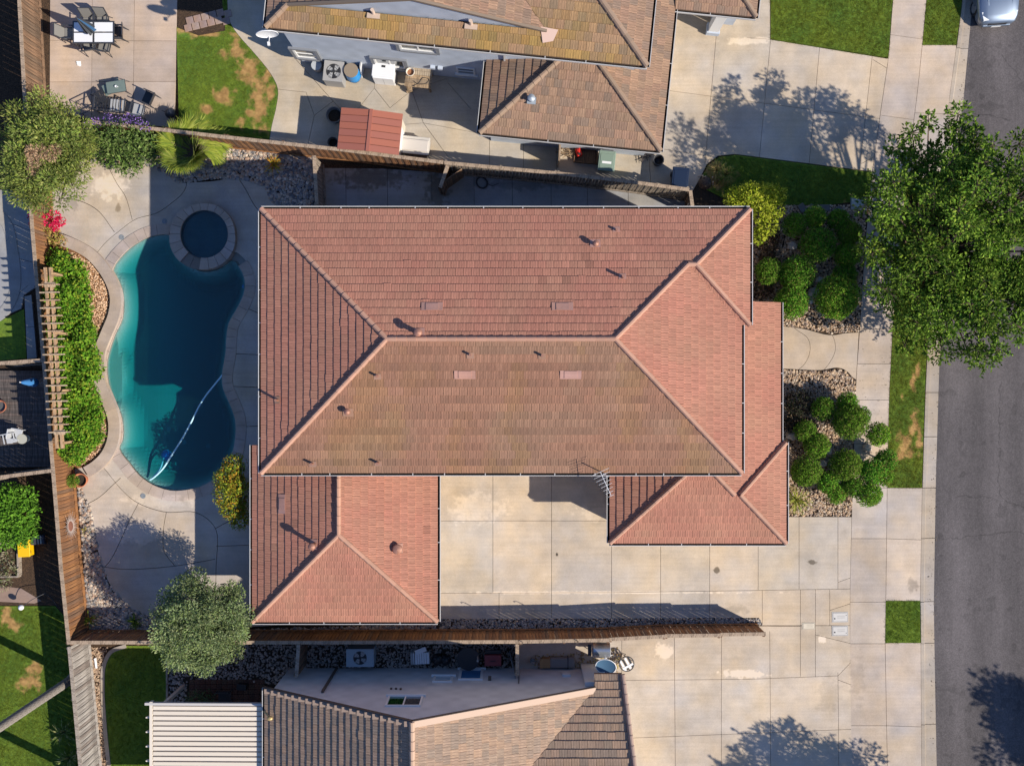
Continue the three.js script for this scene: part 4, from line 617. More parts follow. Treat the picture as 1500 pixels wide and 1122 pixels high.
// ---- ground of the neighbours and the beds
const sheet = (name, list, y, mat, label) => struct(name, new B().prism(Array.isArray(list[0]) && list.length ? pts(list) : list, -0.3, y), mat, label);
slabs('patio', pts([[73, -60], [261, -60], [259, 0], [254, 187], [160, 178], [72, 165]]), J([[[135, -70], [133, 200]], [[197, -70], [194, 200]], [[60, 59], [270, 60]], [[60, 120], [270, 119.5]]]), M.walk, { y: 0.004, tint: [0.93, 0.88, 0.84] });
const lawnN = curve(pts([[332, -60], [332, 0], [335, 30], [348, 51], [370, 76], [395, 107], [406, 130], [404, 155], [397, 185], [394, 204]]), 3);
struct('back_lawn', new B().prism([...lawnN, ...pts([[262, 190], [258, 40], [290, 52], [330, 45], [325, 0]])], -0.3, 0.006), M.lawn);
sheet('bed', [[259, -60], [331, -60], [334, 28], [330, 44.5], [290, 51.5], [259, 40]], -0.004, M.soil);
sheet('bed', [[35, -60], [72, -60], [71, 165], [40, 165]], -0.006, M.soil);
slabs('side_yard', [...lawnN.map(([x, z]) => [x + 0.02, z]), ...pts([[394, 209], [497, 224], [649, 245], [816, 262], [1008, 288], [958, 215], [950, 20], [600, 30], [420, -60]])], J([[[425, 78], [494, 155], [560, 225]], [[548, 100], [548, 129]], [[548, 129], [520, 165]], [[548, 129], [571, 158]], [[571, 158], [603, 132]], [[603, 132], [620, 180]], [[620, 180], [660, 235]], [[595, 182], [620, 180]], [[620, 180], [700, 195]], [[460, 169], [450, 215]], [[460, 169], [448, 135]], [[460, 169], [488, 148]], [[448, 135], [400, 130]], [[603, 132], [700, 100]], [[717, 190], [717, 260]], [[767, 200], [767, 262]], [[655, 120], [690, 160]], [[815, 205], [815, 265]], [[950, 215], [955, 290]]]), M.drive, { y: 0.001, vary: 0.07, tint: [0.93, 0.94, 0.92] });
// brick-red paving stones in the neighbour's grass
{ const g = new THREE.Group(); g.name = 'stepping_path'; g.userData.kind = 'structure'; scene.add(g); const m = [std([0.5, 0.33, 0.26], { map: mottle }), std([0.45, 0.31, 0.26], { map: mottle }), std([0.52, 0.37, 0.3], { map: mottle })];
  for (let i = 0; i < 6; i++) for (let j = 0; j < 2; j++) { const a = -0.24, [x, z] = at(275 + i * 11.2 + j * 2.5, 41 - i * 2.8 - j * 11 + (i > 4 ? 4 : 0)); L(g, 'paving_stone', new B().rbox(x, 0.0, z, 0.32, 0.08, 0.31, 0.015, -a), m[(i * 2 + j) % 3]); } }
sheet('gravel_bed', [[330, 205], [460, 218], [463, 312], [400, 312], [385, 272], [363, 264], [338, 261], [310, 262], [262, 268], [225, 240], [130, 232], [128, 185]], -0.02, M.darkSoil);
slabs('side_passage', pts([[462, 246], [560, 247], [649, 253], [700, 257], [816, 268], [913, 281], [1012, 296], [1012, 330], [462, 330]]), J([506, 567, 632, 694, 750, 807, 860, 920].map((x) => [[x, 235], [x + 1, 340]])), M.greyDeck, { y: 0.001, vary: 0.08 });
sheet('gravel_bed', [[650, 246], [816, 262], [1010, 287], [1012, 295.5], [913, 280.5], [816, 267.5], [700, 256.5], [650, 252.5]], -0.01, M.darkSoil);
sheet('gravel_bed', [[98, 690], [117, 713], [132, 746], [138, 776], [143, 807], [152, 838], [168, 868], [190, 891], [213, 901], [240, 912], [300, 925], [425, 918], [640, 912], [645, 925], [130, 928]], -0.03, M.soil);
sheet('gravel_bed', [[640, 908], [1112, 906], [1118, 916], [1100, 920], [640, 925]], -0.02, M.soil);
sheet('gravel_bed', [[1098, 300], [1274, 293], [1268, 360], [1260, 486], [1240, 487], [1216, 490], [1178, 481], [1098, 476]], -0.02, M.soil);
sheet('gravel_bed', [[1100, 541], [1147, 541], [1203, 543], [1228, 539.5], [1240, 544], [1254, 557], [1249, 741], [1248, 757], [1120, 757]], -0.02, M.soil);
sheet('bed', [[1013, 268], [1027, 264], [1031, 276], [1060, 291], [1120, 301], [1098, 302], [1096, 476], [1010, 320]], -0.015, M.darkSoil);
// raised planter beside the pool: low wall, bark, trellis
{
  const edge = curve(pts([[124, 684], [137, 676], [150, 663], [159, 643], [160, 615], [152, 592], [141, 564], [138, 531], [140, 512], [150, 486], [161, 458], [162.5, 433], [152, 407], [132, 382], [112, 369], [79, 356]]), 5);
  struct('planter_bed', new B().prism([...edge, ...pts([[72, 356], [82, 520], [96, 690]])], -0.4, 0.05), M.mulch);
  const t = thing('planter_wall', 'low curved stone wall edging the bark bed beside the pool', 'wall', [edge[40][0], 0, edge[40][1]]), inn = edge, out = edge.map(([x, z], i) => { const p = edge[Math.max(0, i - 1)], q = edge[Math.min(edge.length - 1, i + 1)], l = Math.hypot(q[0] - p[0], q[1] - p[1]); return [x - (q[1] - p[1]) / l * 0.5, z + (q[0] - p[0]) / l * 0.5]; });
  const mats = [0, 1, 2].map((k) => std([0.57 + k * 0.03, 0.45 + k * 0.025, 0.365 + k * 0.02], { map: mottle, roughness: 0.9 }));
  for (let i = 0; i + 4 < edge.length; i += 4) W(t, 'capping_stone', new B().prism([...inn.slice(i, i + 5), ...out.slice(i, i + 5).reverse()], -0.1, 0.2 + (i % 8) * 0.0005), mats[(i / 4) % 3]);
}
// ---- pebbles: real stones, strewn thick
const pebbleGeo = (() => { const g = new THREE.IcosahedronGeometry(1, 0), p = g.attributes.position; for (let i = 0; i < p.count; i++) { const k = 0.8 + 0.4 * hash2(Math.round(p.getX(i) * 90), Math.round(p.getY(i) * 90 + p.getZ(i) * 50), 3); p.setXYZ(i, p.getX(i) * k, p.getY(i) * 0.62 * k, p.getZ(i) * k * 0.85); } g.computeVertexNormals(); return g; })();
function strew(name, label, category, list, per, size, y, colors, avoid = []) {
  const poly = pts(list), [x0, x1, z0, z1] = bounds(poly), n = Math.round((x1 - x0) * (z1 - z0) * per), ok = [], m = new THREE.Matrix4(), q = new THREE.Quaternion(), e = new THREE.Euler();
  for (let i = 0; i < n; i++) { const x = rr(x0, x1), z = rr(z0, z1); if (inside(x, z, poly) && !avoid.some((a) => inside(x, z, a))) ok.push([x, z]); }
  const im = new THREE.InstancedMesh(pebbleGeo, M.pebble, ok.length); im.name = numbered(name); im.userData = { kind: 'stuff', label, category }; im.castShadow = im.receiveShadow = true;
  ok.forEach(([x, z], i) => { const s = rr(size[0], size[1]) * (rnd() < 0.1 ? 1.4 : 1); q.setFromEuler(e.set(rr(-0.4, 0.4), rr(0, 6.28), rr(-0.4, 0.4))); m.compose(V(x, y + s * rr(0.1, 0.5), z), q, V(s, s, s)); im.setMatrixAt(i, m); const c = colors[Math.floor(rnd() * colors.length)], k = rr(0.75, 1.2); im.setColorAt(i, lin(c[0] * k, c[1] * k, c[2] * k)); });
  scene.add(im); return im;
}
M.pebble = std([1, 1, 1], { roughness: 0.8 });
const RIVER = [[0.4, 0.33, 0.26], [0.32, 0.28, 0.25], [0.52, 0.42, 0.33], [0.22, 0.21, 0.21], [0.4, 0.27, 0.19], [0.15, 0.145, 0.15]], TANP = [[0.42, 0.28, 0.17], [0.5, 0.35, 0.22], [0.34, 0.22, 0.14], [0.26, 0.19, 0.15], [0.5, 0.4, 0.3]];
strew('river_pebbles', 'mixed river pebbles in the bed along the west fence', 'pebbles', [[112, 700], [117, 713], [132, 746], [138, 776], [143, 807], [152, 838], [168, 868], [190, 891], [213, 901], [240, 912], [300, 925], [640, 914], [640, 922], [130, 925]], 330, [0.045, 0.085], -0.02, RIVER);
strew('river_pebbles', 'mixed river pebbles behind the pool by the northern fence', 'pebbles', [[330, 215], [460, 228], [460, 303], [400, 303], [387, 273], [363, 264], [338, 261], [310, 262], [262, 268], [225, 243], [130, 234], [130, 200]], 300, [0.05, 0.09], -0.01, RIVER);
strew('strip_pebbles', 'narrow gravel strip at the foot of the driveway fence', 'gravel', [[644, 907], [1112, 905.5], [1118, 915], [1095, 919], [644, 922]], 420, [0.03, 0.055], -0.012, RIVER);
strew('tan_pebbles', 'tan gravel round the clipped shrubs north of the front walk', 'gravel', [[1103, 302], [1270, 300], [1264, 400], [1258, 485], [1240, 486], [1216, 489], [1178, 480], [1103, 474]], 330, [0.03, 0.06], -0.015, TANP);
strew('tan_pebbles', 'tan gravel round the clipped shrubs south of the front walk', 'gravel', [[1110, 542], [1147, 542], [1203, 544], [1228, 541], [1240, 545], [1253, 558], [1248, 741], [1247, 756], [1120, 756]], 350, [0.03, 0.06], -0.015, TANP);
strew('leaf_litter', 'brown dry litter at the foot of the grey passage fence', 'litter', [[655, 248], [816, 264], [1008, 288], [1008, 294], [913, 280], [816, 267], [655, 252]], 200, [0.02, 0.05], -0.005, [[0.3, 0.2, 0.12], [0.2, 0.14, 0.1], [0.4, 0.28, 0.18]]);
strew('bark_chips', 'bark chips in the raised bed beside the pool', 'bark', [[84, 365], [112, 372], [132, 385], [151, 409], [160.5, 433], [159, 458], [148, 486], [138.5, 512], [136.5, 531], [139.5, 564], [150.5, 592], [158, 615], [157, 643], [148, 662], [136, 674], [120, 681], [100, 680]], 420, [0.02, 0.045], 0.05, [[0.62, 0.4, 0.24], [0.5, 0.3, 0.17], [0.7, 0.48, 0.32], [0.42, 0.26, 0.16]]);
strew('bark_chips', 'bark strip between silvery fence and curved lawn edging', 'bark', [[125, 948], [158, 948], [150, 965], [146, 1000], [150, 1060], [157, 1130], [140, 1130], [132, 1020]], 380, [0.025, 0.05], -0.01, [[0.42, 0.28, 0.18], [0.32, 0.22, 0.15], [0.5, 0.36, 0.24]]);
strew('yard_pebbles', 'brown gravel beside the air conditioner of the beige house', 'gravel', [[247, 935], [757, 930], [757, 983], [440, 985], [436, 1010], [390, 1000], [275, 995], [270, 1030], [246, 1030]], 190, [0.03, 0.055], -0.02, [[0.34, 0.28, 0.24], [0.42, 0.35, 0.3], [0.25, 0.22, 0.2]]);
// ---- south-western garden
sheet('back_lawn', [[-60, 888], [80, 888], [118, 930], [130, 1000], [134, 1180], [-60, 1180]], 0.004, M.lawn);
sheet('bed', [[-60, 690], [104, 690], [118, 930], [80, 887], [-60, 887]], -0.006, M.soil);
sheet('bed', [[125, 930], [247, 934], [247, 1180], [140, 1180]], -0.02, M.soil);
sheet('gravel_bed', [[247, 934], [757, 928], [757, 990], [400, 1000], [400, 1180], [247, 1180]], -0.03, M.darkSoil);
{ const l = curve(pts([[184, 946], [162, 955], [152, 975], [150, 1005], [153, 1060], [160, 1130], [165, 1180]]), 6);
  struct('back_lawn', new B().prism([...l, ...pts([[245, 1180], [243, 946]])], -0.3, 0.01), M.lawn);
  const e = thing('lawn_edging', 'curved pale concrete edging round the shaded lawn', 'edging', [l[10][0], 0, l[10][1]]); for (let i = 0; i + 3 < l.length; i += 3) W(e, 'edging_block', new B().prism(ribbon(l.slice(i, i + 4), 0.17), -0.1, 0.05), M.curb);
  const t = thing('timber_edging', 'straight grey timber edging between lawn and dark gravel', 'edging', [...at(245, 1000)].flatMap((v, i) => (i ? [0, v] : [v]))); for (let i = 0; i < 4; i++) W(t, 'timber', new B().prism(pts([[243.5, 946 + i * 56], [246, 946 + i * 56], [246, 1001 + i * 56], [243.5, 1001 + i * 56]]), -0.1, 0.09), WOOD.railGrey); }
// brick terrace in the shade
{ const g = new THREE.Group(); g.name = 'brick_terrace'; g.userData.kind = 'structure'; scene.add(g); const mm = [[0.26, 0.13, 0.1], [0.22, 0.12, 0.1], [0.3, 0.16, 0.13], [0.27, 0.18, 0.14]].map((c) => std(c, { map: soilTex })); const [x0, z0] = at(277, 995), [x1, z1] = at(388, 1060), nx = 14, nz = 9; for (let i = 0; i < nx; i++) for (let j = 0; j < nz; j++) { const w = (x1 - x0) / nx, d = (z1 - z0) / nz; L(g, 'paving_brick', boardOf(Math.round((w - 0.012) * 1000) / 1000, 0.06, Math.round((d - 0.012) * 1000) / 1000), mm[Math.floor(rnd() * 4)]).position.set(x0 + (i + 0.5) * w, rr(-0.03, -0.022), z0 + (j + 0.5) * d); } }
// ---- western neighbour
sheet('neighbour_terrace', [[-60, 272], [50, 272], [78, 690], [-60, 702]], -0.12, M.soil);
{
  const wp = curve(pts([[-50, 330], [-10, 320], [4, 335], [11, 370], [15, 405], [12, 430], [2, 448], [-12, 460], [-50, 465]]), 4, true), out = offset(wp, 0.45), pool = thing('pool', 'corner of a smaller blue pool in the western neighbour garden', 'pool', [wp[0][0], 0, wp[0][1]]);
  W(pool, 'coping', new B().prism(out, -0.12, 0.02, [wp]), M.greyDeck); W(pool, 'basin', new B().prism(offset(wp, 0.03), -0.9, -0.7), std([0.3, 0.45, 0.48])); const ring = new B(); wp.forEach((a, i) => { const b = wp[(i + 1) % wp.length]; ring.quad([b[0], -0.05, b[1]], [a[0], -0.05, a[1]], [a[0], -0.8, a[1]], [b[0], -0.8, b[1]]); }); W(pool, 'basin_wall', ring, std([0.3, 0.45, 0.48]));
  W(pool, 'water', new B().prism(offset(wp, 0.02), -1, -0.085), new THREE.MeshPhysicalMaterial({ color: lin(0.05, 0.3, 0.4), transparent: true, opacity: 0.02, thickness: 1, attenuationColor: lin(0.06, 0.6, 0.72), attenuationDistance: 1 }));
  W(pool, 'water_surface', new B().prism(offset(wp, 0.015), -0.0801, -0.08), phys([1, 1, 1], { roughness: 0.02, transmission: 1, thickness: 0, ior: 1.33 }));
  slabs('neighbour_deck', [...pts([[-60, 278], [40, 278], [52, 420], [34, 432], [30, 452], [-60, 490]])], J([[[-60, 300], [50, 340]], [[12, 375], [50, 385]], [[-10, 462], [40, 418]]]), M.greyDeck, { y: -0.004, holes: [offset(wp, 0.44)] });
  struct('neighbour_lawn', new B().prism(pts([[-60, 492], [0, 470], [34, 453], [38, 525], [-60, 532]]), -0.3, 0.0), M.lawn);
  slabs('neighbour_path', pts([[35, 434], [45, 432], [53, 524], [39, 526]]), J([[[30, 480], [60, 478]]]), M.greyDeck, { y: 0.003 });
  // dark boarded deck
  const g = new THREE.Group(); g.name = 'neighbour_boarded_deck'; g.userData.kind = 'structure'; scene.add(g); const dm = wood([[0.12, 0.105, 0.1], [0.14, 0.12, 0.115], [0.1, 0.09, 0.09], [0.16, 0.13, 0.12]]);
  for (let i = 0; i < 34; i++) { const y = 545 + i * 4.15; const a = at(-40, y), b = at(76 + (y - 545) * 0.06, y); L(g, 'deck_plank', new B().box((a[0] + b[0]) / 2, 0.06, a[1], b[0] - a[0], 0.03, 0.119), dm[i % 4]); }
  const t = thing('parasol', 'folded blue parasol beside the shaded boarded deck', 'parasol', [...at(66, 560)].flatMap((v, i) => (i ? [0, v] : [v]))); L(t, 'pole', new B().tube([0, 0, 0], [0, 2.2, 0], 0.025), M.whiteTrim); L(t, 'canopy', new B().lathe(0, 0, 0, [[0.02, 2.15], [0.09, 1.9], [0.16, 1.4], [0.2, 1.0], [0.14, 0.85], [0.03, 0.9]], 10), std([0.04, 0.19, 0.46])); L(t, 'base', new B().lathe(0, 0, 0, [[0, 0.1], [0.25, 0.08], [0.27, 0]], 16), M.darkTrim);
  [[24, 641, 0.2], [33, 635, 1.4]].forEach(([px, py, a], i) => { const [x, z] = at(px, py), c = thing('garden_chair', ['white plastic garden chair with its back to the dark deck edge', 'white plastic garden chair turned sideways on the dark deck'][i], 'chair', [x, 0.075, z], 'white chairs on the dark deck', a); const m = std([0.45, 0.46, 0.48], { roughness: 0.4 }); L(c, 'seat', new B().rbox(0, 0.42, 0, 0.44, 0.04, 0.42, 0.015), m); L(c, 'backrest', new B().rbox(0, 0.68, -0.2, 0.44, 0.5, 0.04, 0.015), m); for (const sx of [-1, 1]) { L(c, 'armrest', new B().rbox(sx * 0.23, 0.62, 0, 0.05, 0.03, 0.42, 0.01), m); for (const sz of [-1, 1]) L(c, 'leg', new B().tube([sx * 0.19, 0.41, sz * 0.18], [sx * 0.22, 0, sz * 0.2], 0.022), m); } });
  { const [x, z] = at(40, 642), b = thing('side_table', 'small pale round side table beside white chairs', 'table', [x, 0.075, z]); L(b, 'top', new B().cyl(0, 0.42, 0, 0.22, 0.03, 18), std([0.4, 0.39, 0.33])); L(b, 'leg', new B().cyl(0, 0, 0, 0.05, 0.42, 10), std([0.4, 0.39, 0.33])); L(b, 'foot', new B().cyl(0, 0, 0, 0.16, 0.03, 14), std([0.4, 0.39, 0.33])); }
  { const [x, z] = at(4, 595), b = thing('fire_bowl', 'round orange clay fire bowl on the dark boarded deck', 'bowl', [x, 0.075, z]); L(b, 'bowl', new B().lathe(0, 0, 0, [[0.1, 0], [0.26, 0.12], [0.3, 0.26], [0.26, 0.27], [0.2, 0.14], [0, 0.1]], 20), std([0.42, 0.15, 0.08])); L(b, 'ash', new B().cyl(0, 0.1, 0, 0.2, 0.05, 16), std([0.08, 0.08, 0.08])); }
}
// ---------------------------------------------------------------- plants: every crown is made of single leaves on real twigs
M.leaf = phys([1, 1, 1], { vertexColors: true, roughness: 0.62, transmission: 0.24, thickness: 0, specularIntensity: 0.25, side: THREE.DoubleSide });
M.leaf.roughness = 0.95;
M.bark = std([0.16, 0.115, 0.085], { map: woodTex, roughness: 1 });
class Leaves {
  constructor() { this.p = []; this.n = []; this.c = []; this.i = []; }
  // a pointed leaf at p along d, blade facing f, folded a little along its midrib
  add(p, d, f, len, wid, col) {
    const k = this.p.length / 3; d = d.clone().normalize(); const s = d.clone().cross(f).normalize().multiplyScalar(wid / 2), n = s.clone().cross(d).normalize(); if (!isFinite(n.x)) return;
    const t = p.clone().addScaledVector(d, len), m = p.clone().addScaledVector(d, len * 0.45).addScaledVector(n, wid * 0.18);
    for (const v of [p, m.clone().add(s), t, m.clone().sub(s)]) { this.p.push(v.x, v.y, v.z); this.n.push(n.x, n.y, n.z); this.c.push(...col); }
    this.i.push(k, k + 1, k + 2, k, k + 2, k + 3);
  }
  build() { const g = new THREE.BufferGeometry(); g.setAttribute('position', new THREE.Float32BufferAttribute(this.p, 3)); g.setAttribute('normal', new THREE.Float32BufferAttribute(this.n, 3)); g.setAttribute('color', new THREE.Float32BufferAttribute(this.c, 3)); g.setAttribute('uv', new THREE.Float32BufferAttribute(new Float32Array(this.p.length / 3 * 2), 2)); g.setIndex(this.i); return g; }
}
const dir = () => { const z = rr(-1, 1), a = rr(0, 6.2832), r = Math.sqrt(1 - z * z); return V(r * Math.cos(a), z, r * Math.sin(a)); };
const tone = (list, k = 0.25) => { const c = list[Math.floor(rnd() * list.length)], s = 1 + rr(-k, k); return [c[0] * s, c[1] * s, c[2] * s]; };
// a clump of leaves: centre c, radius r, most of them towards the outside, blades turned up and out
function clump(l, c, r, n, len, wid, cols, flat = 0.75) { for (let i = 0; i < n; i++) { const d = dir(), q = r * Math.pow(rnd(), 0.45), p = V(c.x + d.x * q, c.y + d.y * q * flat, c.z + d.z * q); const o = dir().multiplyScalar(0.7).add(d).add(V(0, 0.15, 0)); l.add(p, o, dir().multiplyScalar(0.6).add(V(0, 0.9, 0)).addScaledVector(d, 0.4), len * rr(0.7, 1.25), wid * rr(0.8, 1.2), tone(cols)); } }
function limbs(b, from, to, r) { const m = from.clone().lerp(to, 0.5).add(V(rr(-0.2, 0.2), rr(0, 0.25), rr(-0.2, 0.2))); b.tube(from, m, r, r * 0.7, 6).tube(m, to, r * 0.7, r * 0.25, 5); }
// broad tree: spots are [x, y, z, r] clump centres in the axes of the tree
function tree(name, label, [x, z], h, spots, o) {
  const t = thing(name, label, 'tree', [x, 0, z], o.group), b = new B(), l = new Leaves(), fork = V(rr(-0.1, 0.1), h, rr(-0.1, 0.1));
  b.tube([0, -0.1, 0], fork, o.r, o.r * 0.75, 10);
  for (const [sx, sy, sz, sr] of spots) { const c = V(sx, sy, sz); const clumpTone = rr(0.62, 1.3), cs = o.cols.map(([p, q, t]) => [p * clumpTone * rr(0.9, 1.15), q * clumpTone, t * clumpTone]); limbs(b, fork.clone().lerp(V(0, h * 0.8, 0), rnd()), c, o.r * 0.45); clump(l, c, sr, Math.round(o.n * sr * sr), o.len, o.wid, cs, o.flat); if (o.twigs) for (let k = 0; k < 6; k++) { const d = dir(); d.y = Math.abs(d.y) * 0.4; const tip = c.clone().addScaledVector(d, sr * rr(1.0, 1.8)); b.tube(c, tip, 0.018, 0.006, 4); for (let m = 0; m < 16; m++) l.add(c.clone().lerp(tip, rr(0.5, 1.05)), dir().add(d), dir().multiplyScalar(0.7).add(V(0, 1, 0)), o.len * rr(0.7, 1.1), o.wid, tone(o.cols)); } }  // random tone per clump: bright patches and dark gaps put into leaf colour
  L(t, 'trunk', b, M.bark); L(t, 'crown', l.build(), M.leaf); return t;
}
function ellipsoid(n, cx, cy, cz, rx, ry, rz, r0, r1) { const o = []; for (let i = 0; i < n; i++) { const d = dir(); if (d.y < -0.35) d.y = -d.y; const k = Math.pow(rnd(), 0.4) * (0.82 + 0.3 * fbm(d.x * 1.6 + 7, d.z * 1.6 + d.y, 2, 5)); o.push([cx + d.x * rx * k, cy + d.y * ry * k, cz + d.z * rz * k, rr(r0, r1)]); } return o; }
const ELM = [[0.09, 0.18, 0.016], [0.125, 0.23, 0.02], [0.17, 0.28, 0.03], [0.065, 0.135, 0.014], [0.22, 0.32, 0.04]];
tree('street_tree', 'large leafy green street tree shading the pavement and road', [17.75, -5.3], 1.7, ellipsoid(185, 0.65, 4.5, -0.1, 4.4, 2.2, 5.0, 0.34, 0.78).map(([x, y, z, r]) => { const k = smooth(-2.6, 1.6, z); return [x * mix(1.15, 1, k) + 0.45 * k, y * mix(1.1, 0.64, k), z, r * mix(0.84, 1, k)]; }).concat(Array.from({ length: 20 }, () => [rr(-2.7, 0.4), rr(3.4, 5.4), rr(-4.9, -2.4), rr(0.28, 0.5)])), { n: 760, len: 0.15, wid: 0.075, cols: ELM, r: 0.17, flat: 0.7, twigs: 1, group: 'street trees along the kerb' });
tree('street_tree', 'street tree beyond the southern driveway casting its shade there', [19.1, 20.9], 2.0, ellipsoid(60, 0, 4.6, 0, 3.0, 1.9, 3.0, 0.5, 0.9), { n: 420, len: 0.18, wid: 0.09, cols: ELM, r: 0.17, flat: 0.7, twigs: 1, group: 'street trees along the kerb' });
tree('street_tree', 'street tree across the road casting its shade on the asphalt', [31.6, 19.0], 2.2, ellipsoid(70, 0, 5.2, 0, 3.4, 2.2, 4.4, 0.55, 0.95), { n: 380, len: 0.18, wid: 0.09, cols: ELM, r: 0.18, flat: 0.7, twigs: 1, group: 'street trees along the kerb' });
const OLIVE = [[0.19, 0.25, 0.1], [0.23, 0.29, 0.13], [0.14, 0.19, 0.07], [0.28, 0.34, 0.17], [0.17, 0.24, 0.07]];
{ const [x, z] = at(295, 915, 3.1); tree('round_tree', 'rounded grey-green tree standing over the southern fence corner', [x, z], 1.3, ellipsoid(150, 0, 2.75, 0, 1.95, 1.4, 1.95, 0.34, 0.52), { n: 1500, len: 0.1, wid: 0.045, cols: OLIVE, r: 0.13, flat: 0.9 }); }
{ const [x, z] = at(62, 222, 3.2), c = [[0.24, 0.28, 0.06], [0.19, 0.24, 0.05], [0.3, 0.33, 0.1], [0.14, 0.19, 0.04], [0.22, 0.3, 0.05]]; const t = tree('olive_tree', 'spreading olive-green tree with dry tan patch in the crown', [x, z], 1.4, ellipsoid(120, 0.1, 2.9, 0.1, 1.95, 1.3, 2.45, 0.4, 0.62), { n: 950, len: 0.16, wid: 0.045, cols: c, r: 0.15, flat: 0.85 });
  const l = new Leaves(); for (const [a, b, r] of [[0.3, 0.2, 0.26], [0.1, 0.5, 0.26], [0.0, 0.85, 0.24], [0.7, 0.3, 0.22], [-0.05, 0.2, 0.18], [0.85, 0.1, 0.16]]) clump(l, V(a, 4.12 - Math.hypot(a, b) * 0.28, b), r, 380, 0.15, 0.035, [[0.5, 0.33, 0.2], [0.42, 0.28, 0.17], [0.56, 0.4, 0.26]], 0.6); L(t, 'dry_foliage', l.build(), M.leaf); }
// shrub: leaves over a rounded body; head = [dx, y, dz, r]
function shrub(name, label, cat, [x, z], heads, o) {
  const t = thing(name, label, cat, [x, o.y ?? 0, z], o.group), b = new B(), l = new Leaves();
  for (const [hx, hy, hz, r, fl = 0.85] of heads) {
    b.tube([hx * 0.3, -0.05, hz * 0.3], [hx, hy, hz], 0.035, 0.02, 6);
    const n = Math.round(o.n * r * r); for (let i = 0; i < n; i++) { const d = dir(); if (d.y < -0.5 && rnd() < 0.6) d.y *= -1; const k = r * (o.rough ? 0.72 + 0.36 * Math.pow(rnd(), 0.7) : 0.9 + 0.12 * rnd()) * (1 + (o.bump ?? 0.05) * Math.sin(d.x * 9 + hx * 7) * Math.sin(d.z * 9 + d.y * 6)), p = V(hx + d.x * k, hy + d.y * k * fl, hz + d.z * k); l.add(p, dir().multiplyScalar(0.9).addScaledVector(d, 0.8), dir().multiplyScalar(0.5).add(d).add(V(0, 0.25, 0)), o.len * rr(0.7, 1.2), o.wid * rr(0.8, 1.2), tone(o.cols, 0.3)); }
    for (let i = 0; i < n * 0.4; i++) { const d = dir(), k = r * rr(0.6, 0.93); l.add(V(hx + d.x * k, hy + d.y * k * fl, hz + d.z * k), dir(), d, o.len * 1.7, o.wid * 2.0, tone(o.cols, 0.3)); }
  }
  L(t, 'stems', b, M.bark); L(t, 'foliage', l.build(), M.leaf); return t;
}
const BOX = [[0.09, 0.24, 0.014], [0.12, 0.3, 0.02], [0.07, 0.19, 0.014], [0.17, 0.36, 0.03]];
const ballAt = (px, py, r, label, group, cols = BOX) => { const y = 0.5 + r / 34 * 0.8, q = at(px, py, y), R = r / (py < 480 ? 33 : 35.5), k = rr(0.8, 1.2), w = rr(0.85, 1.3), c = cols.map(([a, b, d]) => [a * k * w, b * k, d * k]); c.push([0.2 * k, 0.2 * k, 0.04]); shrub('clipped_shrub', label, 'shrub', q, [[0, y, 0, R, rr(0.86, 1)], [rr(-0.2, 0.2) * R, y + rr(-0.05, 0.15) * R, rr(-0.2, 0.2) * R, R * 0.86, 0.9]], { n: 4200, len: 0.065, wid: 0.042, cols: c, group, bump: 0.09 }); };
const nBalls = 'clipped balls north of the front walk', sBalls = 'clipped balls south of the front walk';
ballAt(1164, 330, 17, 'round clipped green shrub beside the tall golden shrub', nBalls); ballAt(1127, 397, 19, 'round clipped green shrub against the front wall of the house', nBalls); ballAt(1226, 434, 31.5, 'largest round clipped green shrub north of the front walk', nBalls);
for (const [px, py, r] of [[1194, 318, 16], [1229, 324, 16], [1198, 358, 25], [1243, 341, 18], [1242, 373, 18], [1168.5, 400.5, 25.5], [1238, 403, 17]]) ballAt(px, py, r, 'round clipped green shrub in gravel north of the front walk', nBalls);
ballAt(1160, 443, 24, 'round clipped green shrub overlapping the porch roof edge', nBalls);
ballAt(1246, 618, 27, 'largest round clipped green shrub south of the front walk', sBalls);
for (const [px, py, r] of [[1242, 590, 16], [1261, 609, 15], [1197, 653, 20], [1239, 681, 24], [1298.5, 674, 17], [1279, 690, 20], [1295, 697, 15], [1181.6, 690, 23], [1213, 706, 16], [1250, 712, 17], [1225, 724, 15], [1272, 723, 20], [1180, 632, 17]]) ballAt(px, py, r, 'round clipped green shrub in gravel south of the front walk', sBalls);
ballAt(1206, 599, 18, 'round clipped green shrub standing alone nearest the front walk', sBalls); ballAt(1286, 636, 18, 'round clipped green shrub reaching over the pavement beside the dry verge', sBalls);
shrub('dark_shrub', 'loose dark brown-leaved shrub beside the porch and front walk', 'shrub', at(1168, 590), [[0, 0.45, 0, 0.62], [-0.25, 0.4, 0.9, 0.45], [0.35, 0.4, 1.1, 0.4]], { n: 1500, len: 0.09, wid: 0.045, cols: [[0.05, 0.045, 0.03], [0.08, 0.06, 0.04], [0.035, 0.045, 0.02]], rough: 1 });
shrub('dark_shrub', 'dark purple-brown shrub against the front wall north of the porch', 'shrub', at(1122, 352), [[0, 0.4, 0, 0.6], [0.1, 0.35, 1.0, 0.5], [-0.3, 0.4, 2.2, 0.5]], { n: 1500, len: 0.08, wid: 0.045, cols: [[0.08, 0.045, 0.03], [0.11, 0.06, 0.04], [0.05, 0.05, 0.02]], rough: 1 });
const LIME = [[0.3, 0.36, 0.02], [0.38, 0.42, 0.03], [0.22, 0.3, 0.02], [0.45, 0.46, 0.05]];
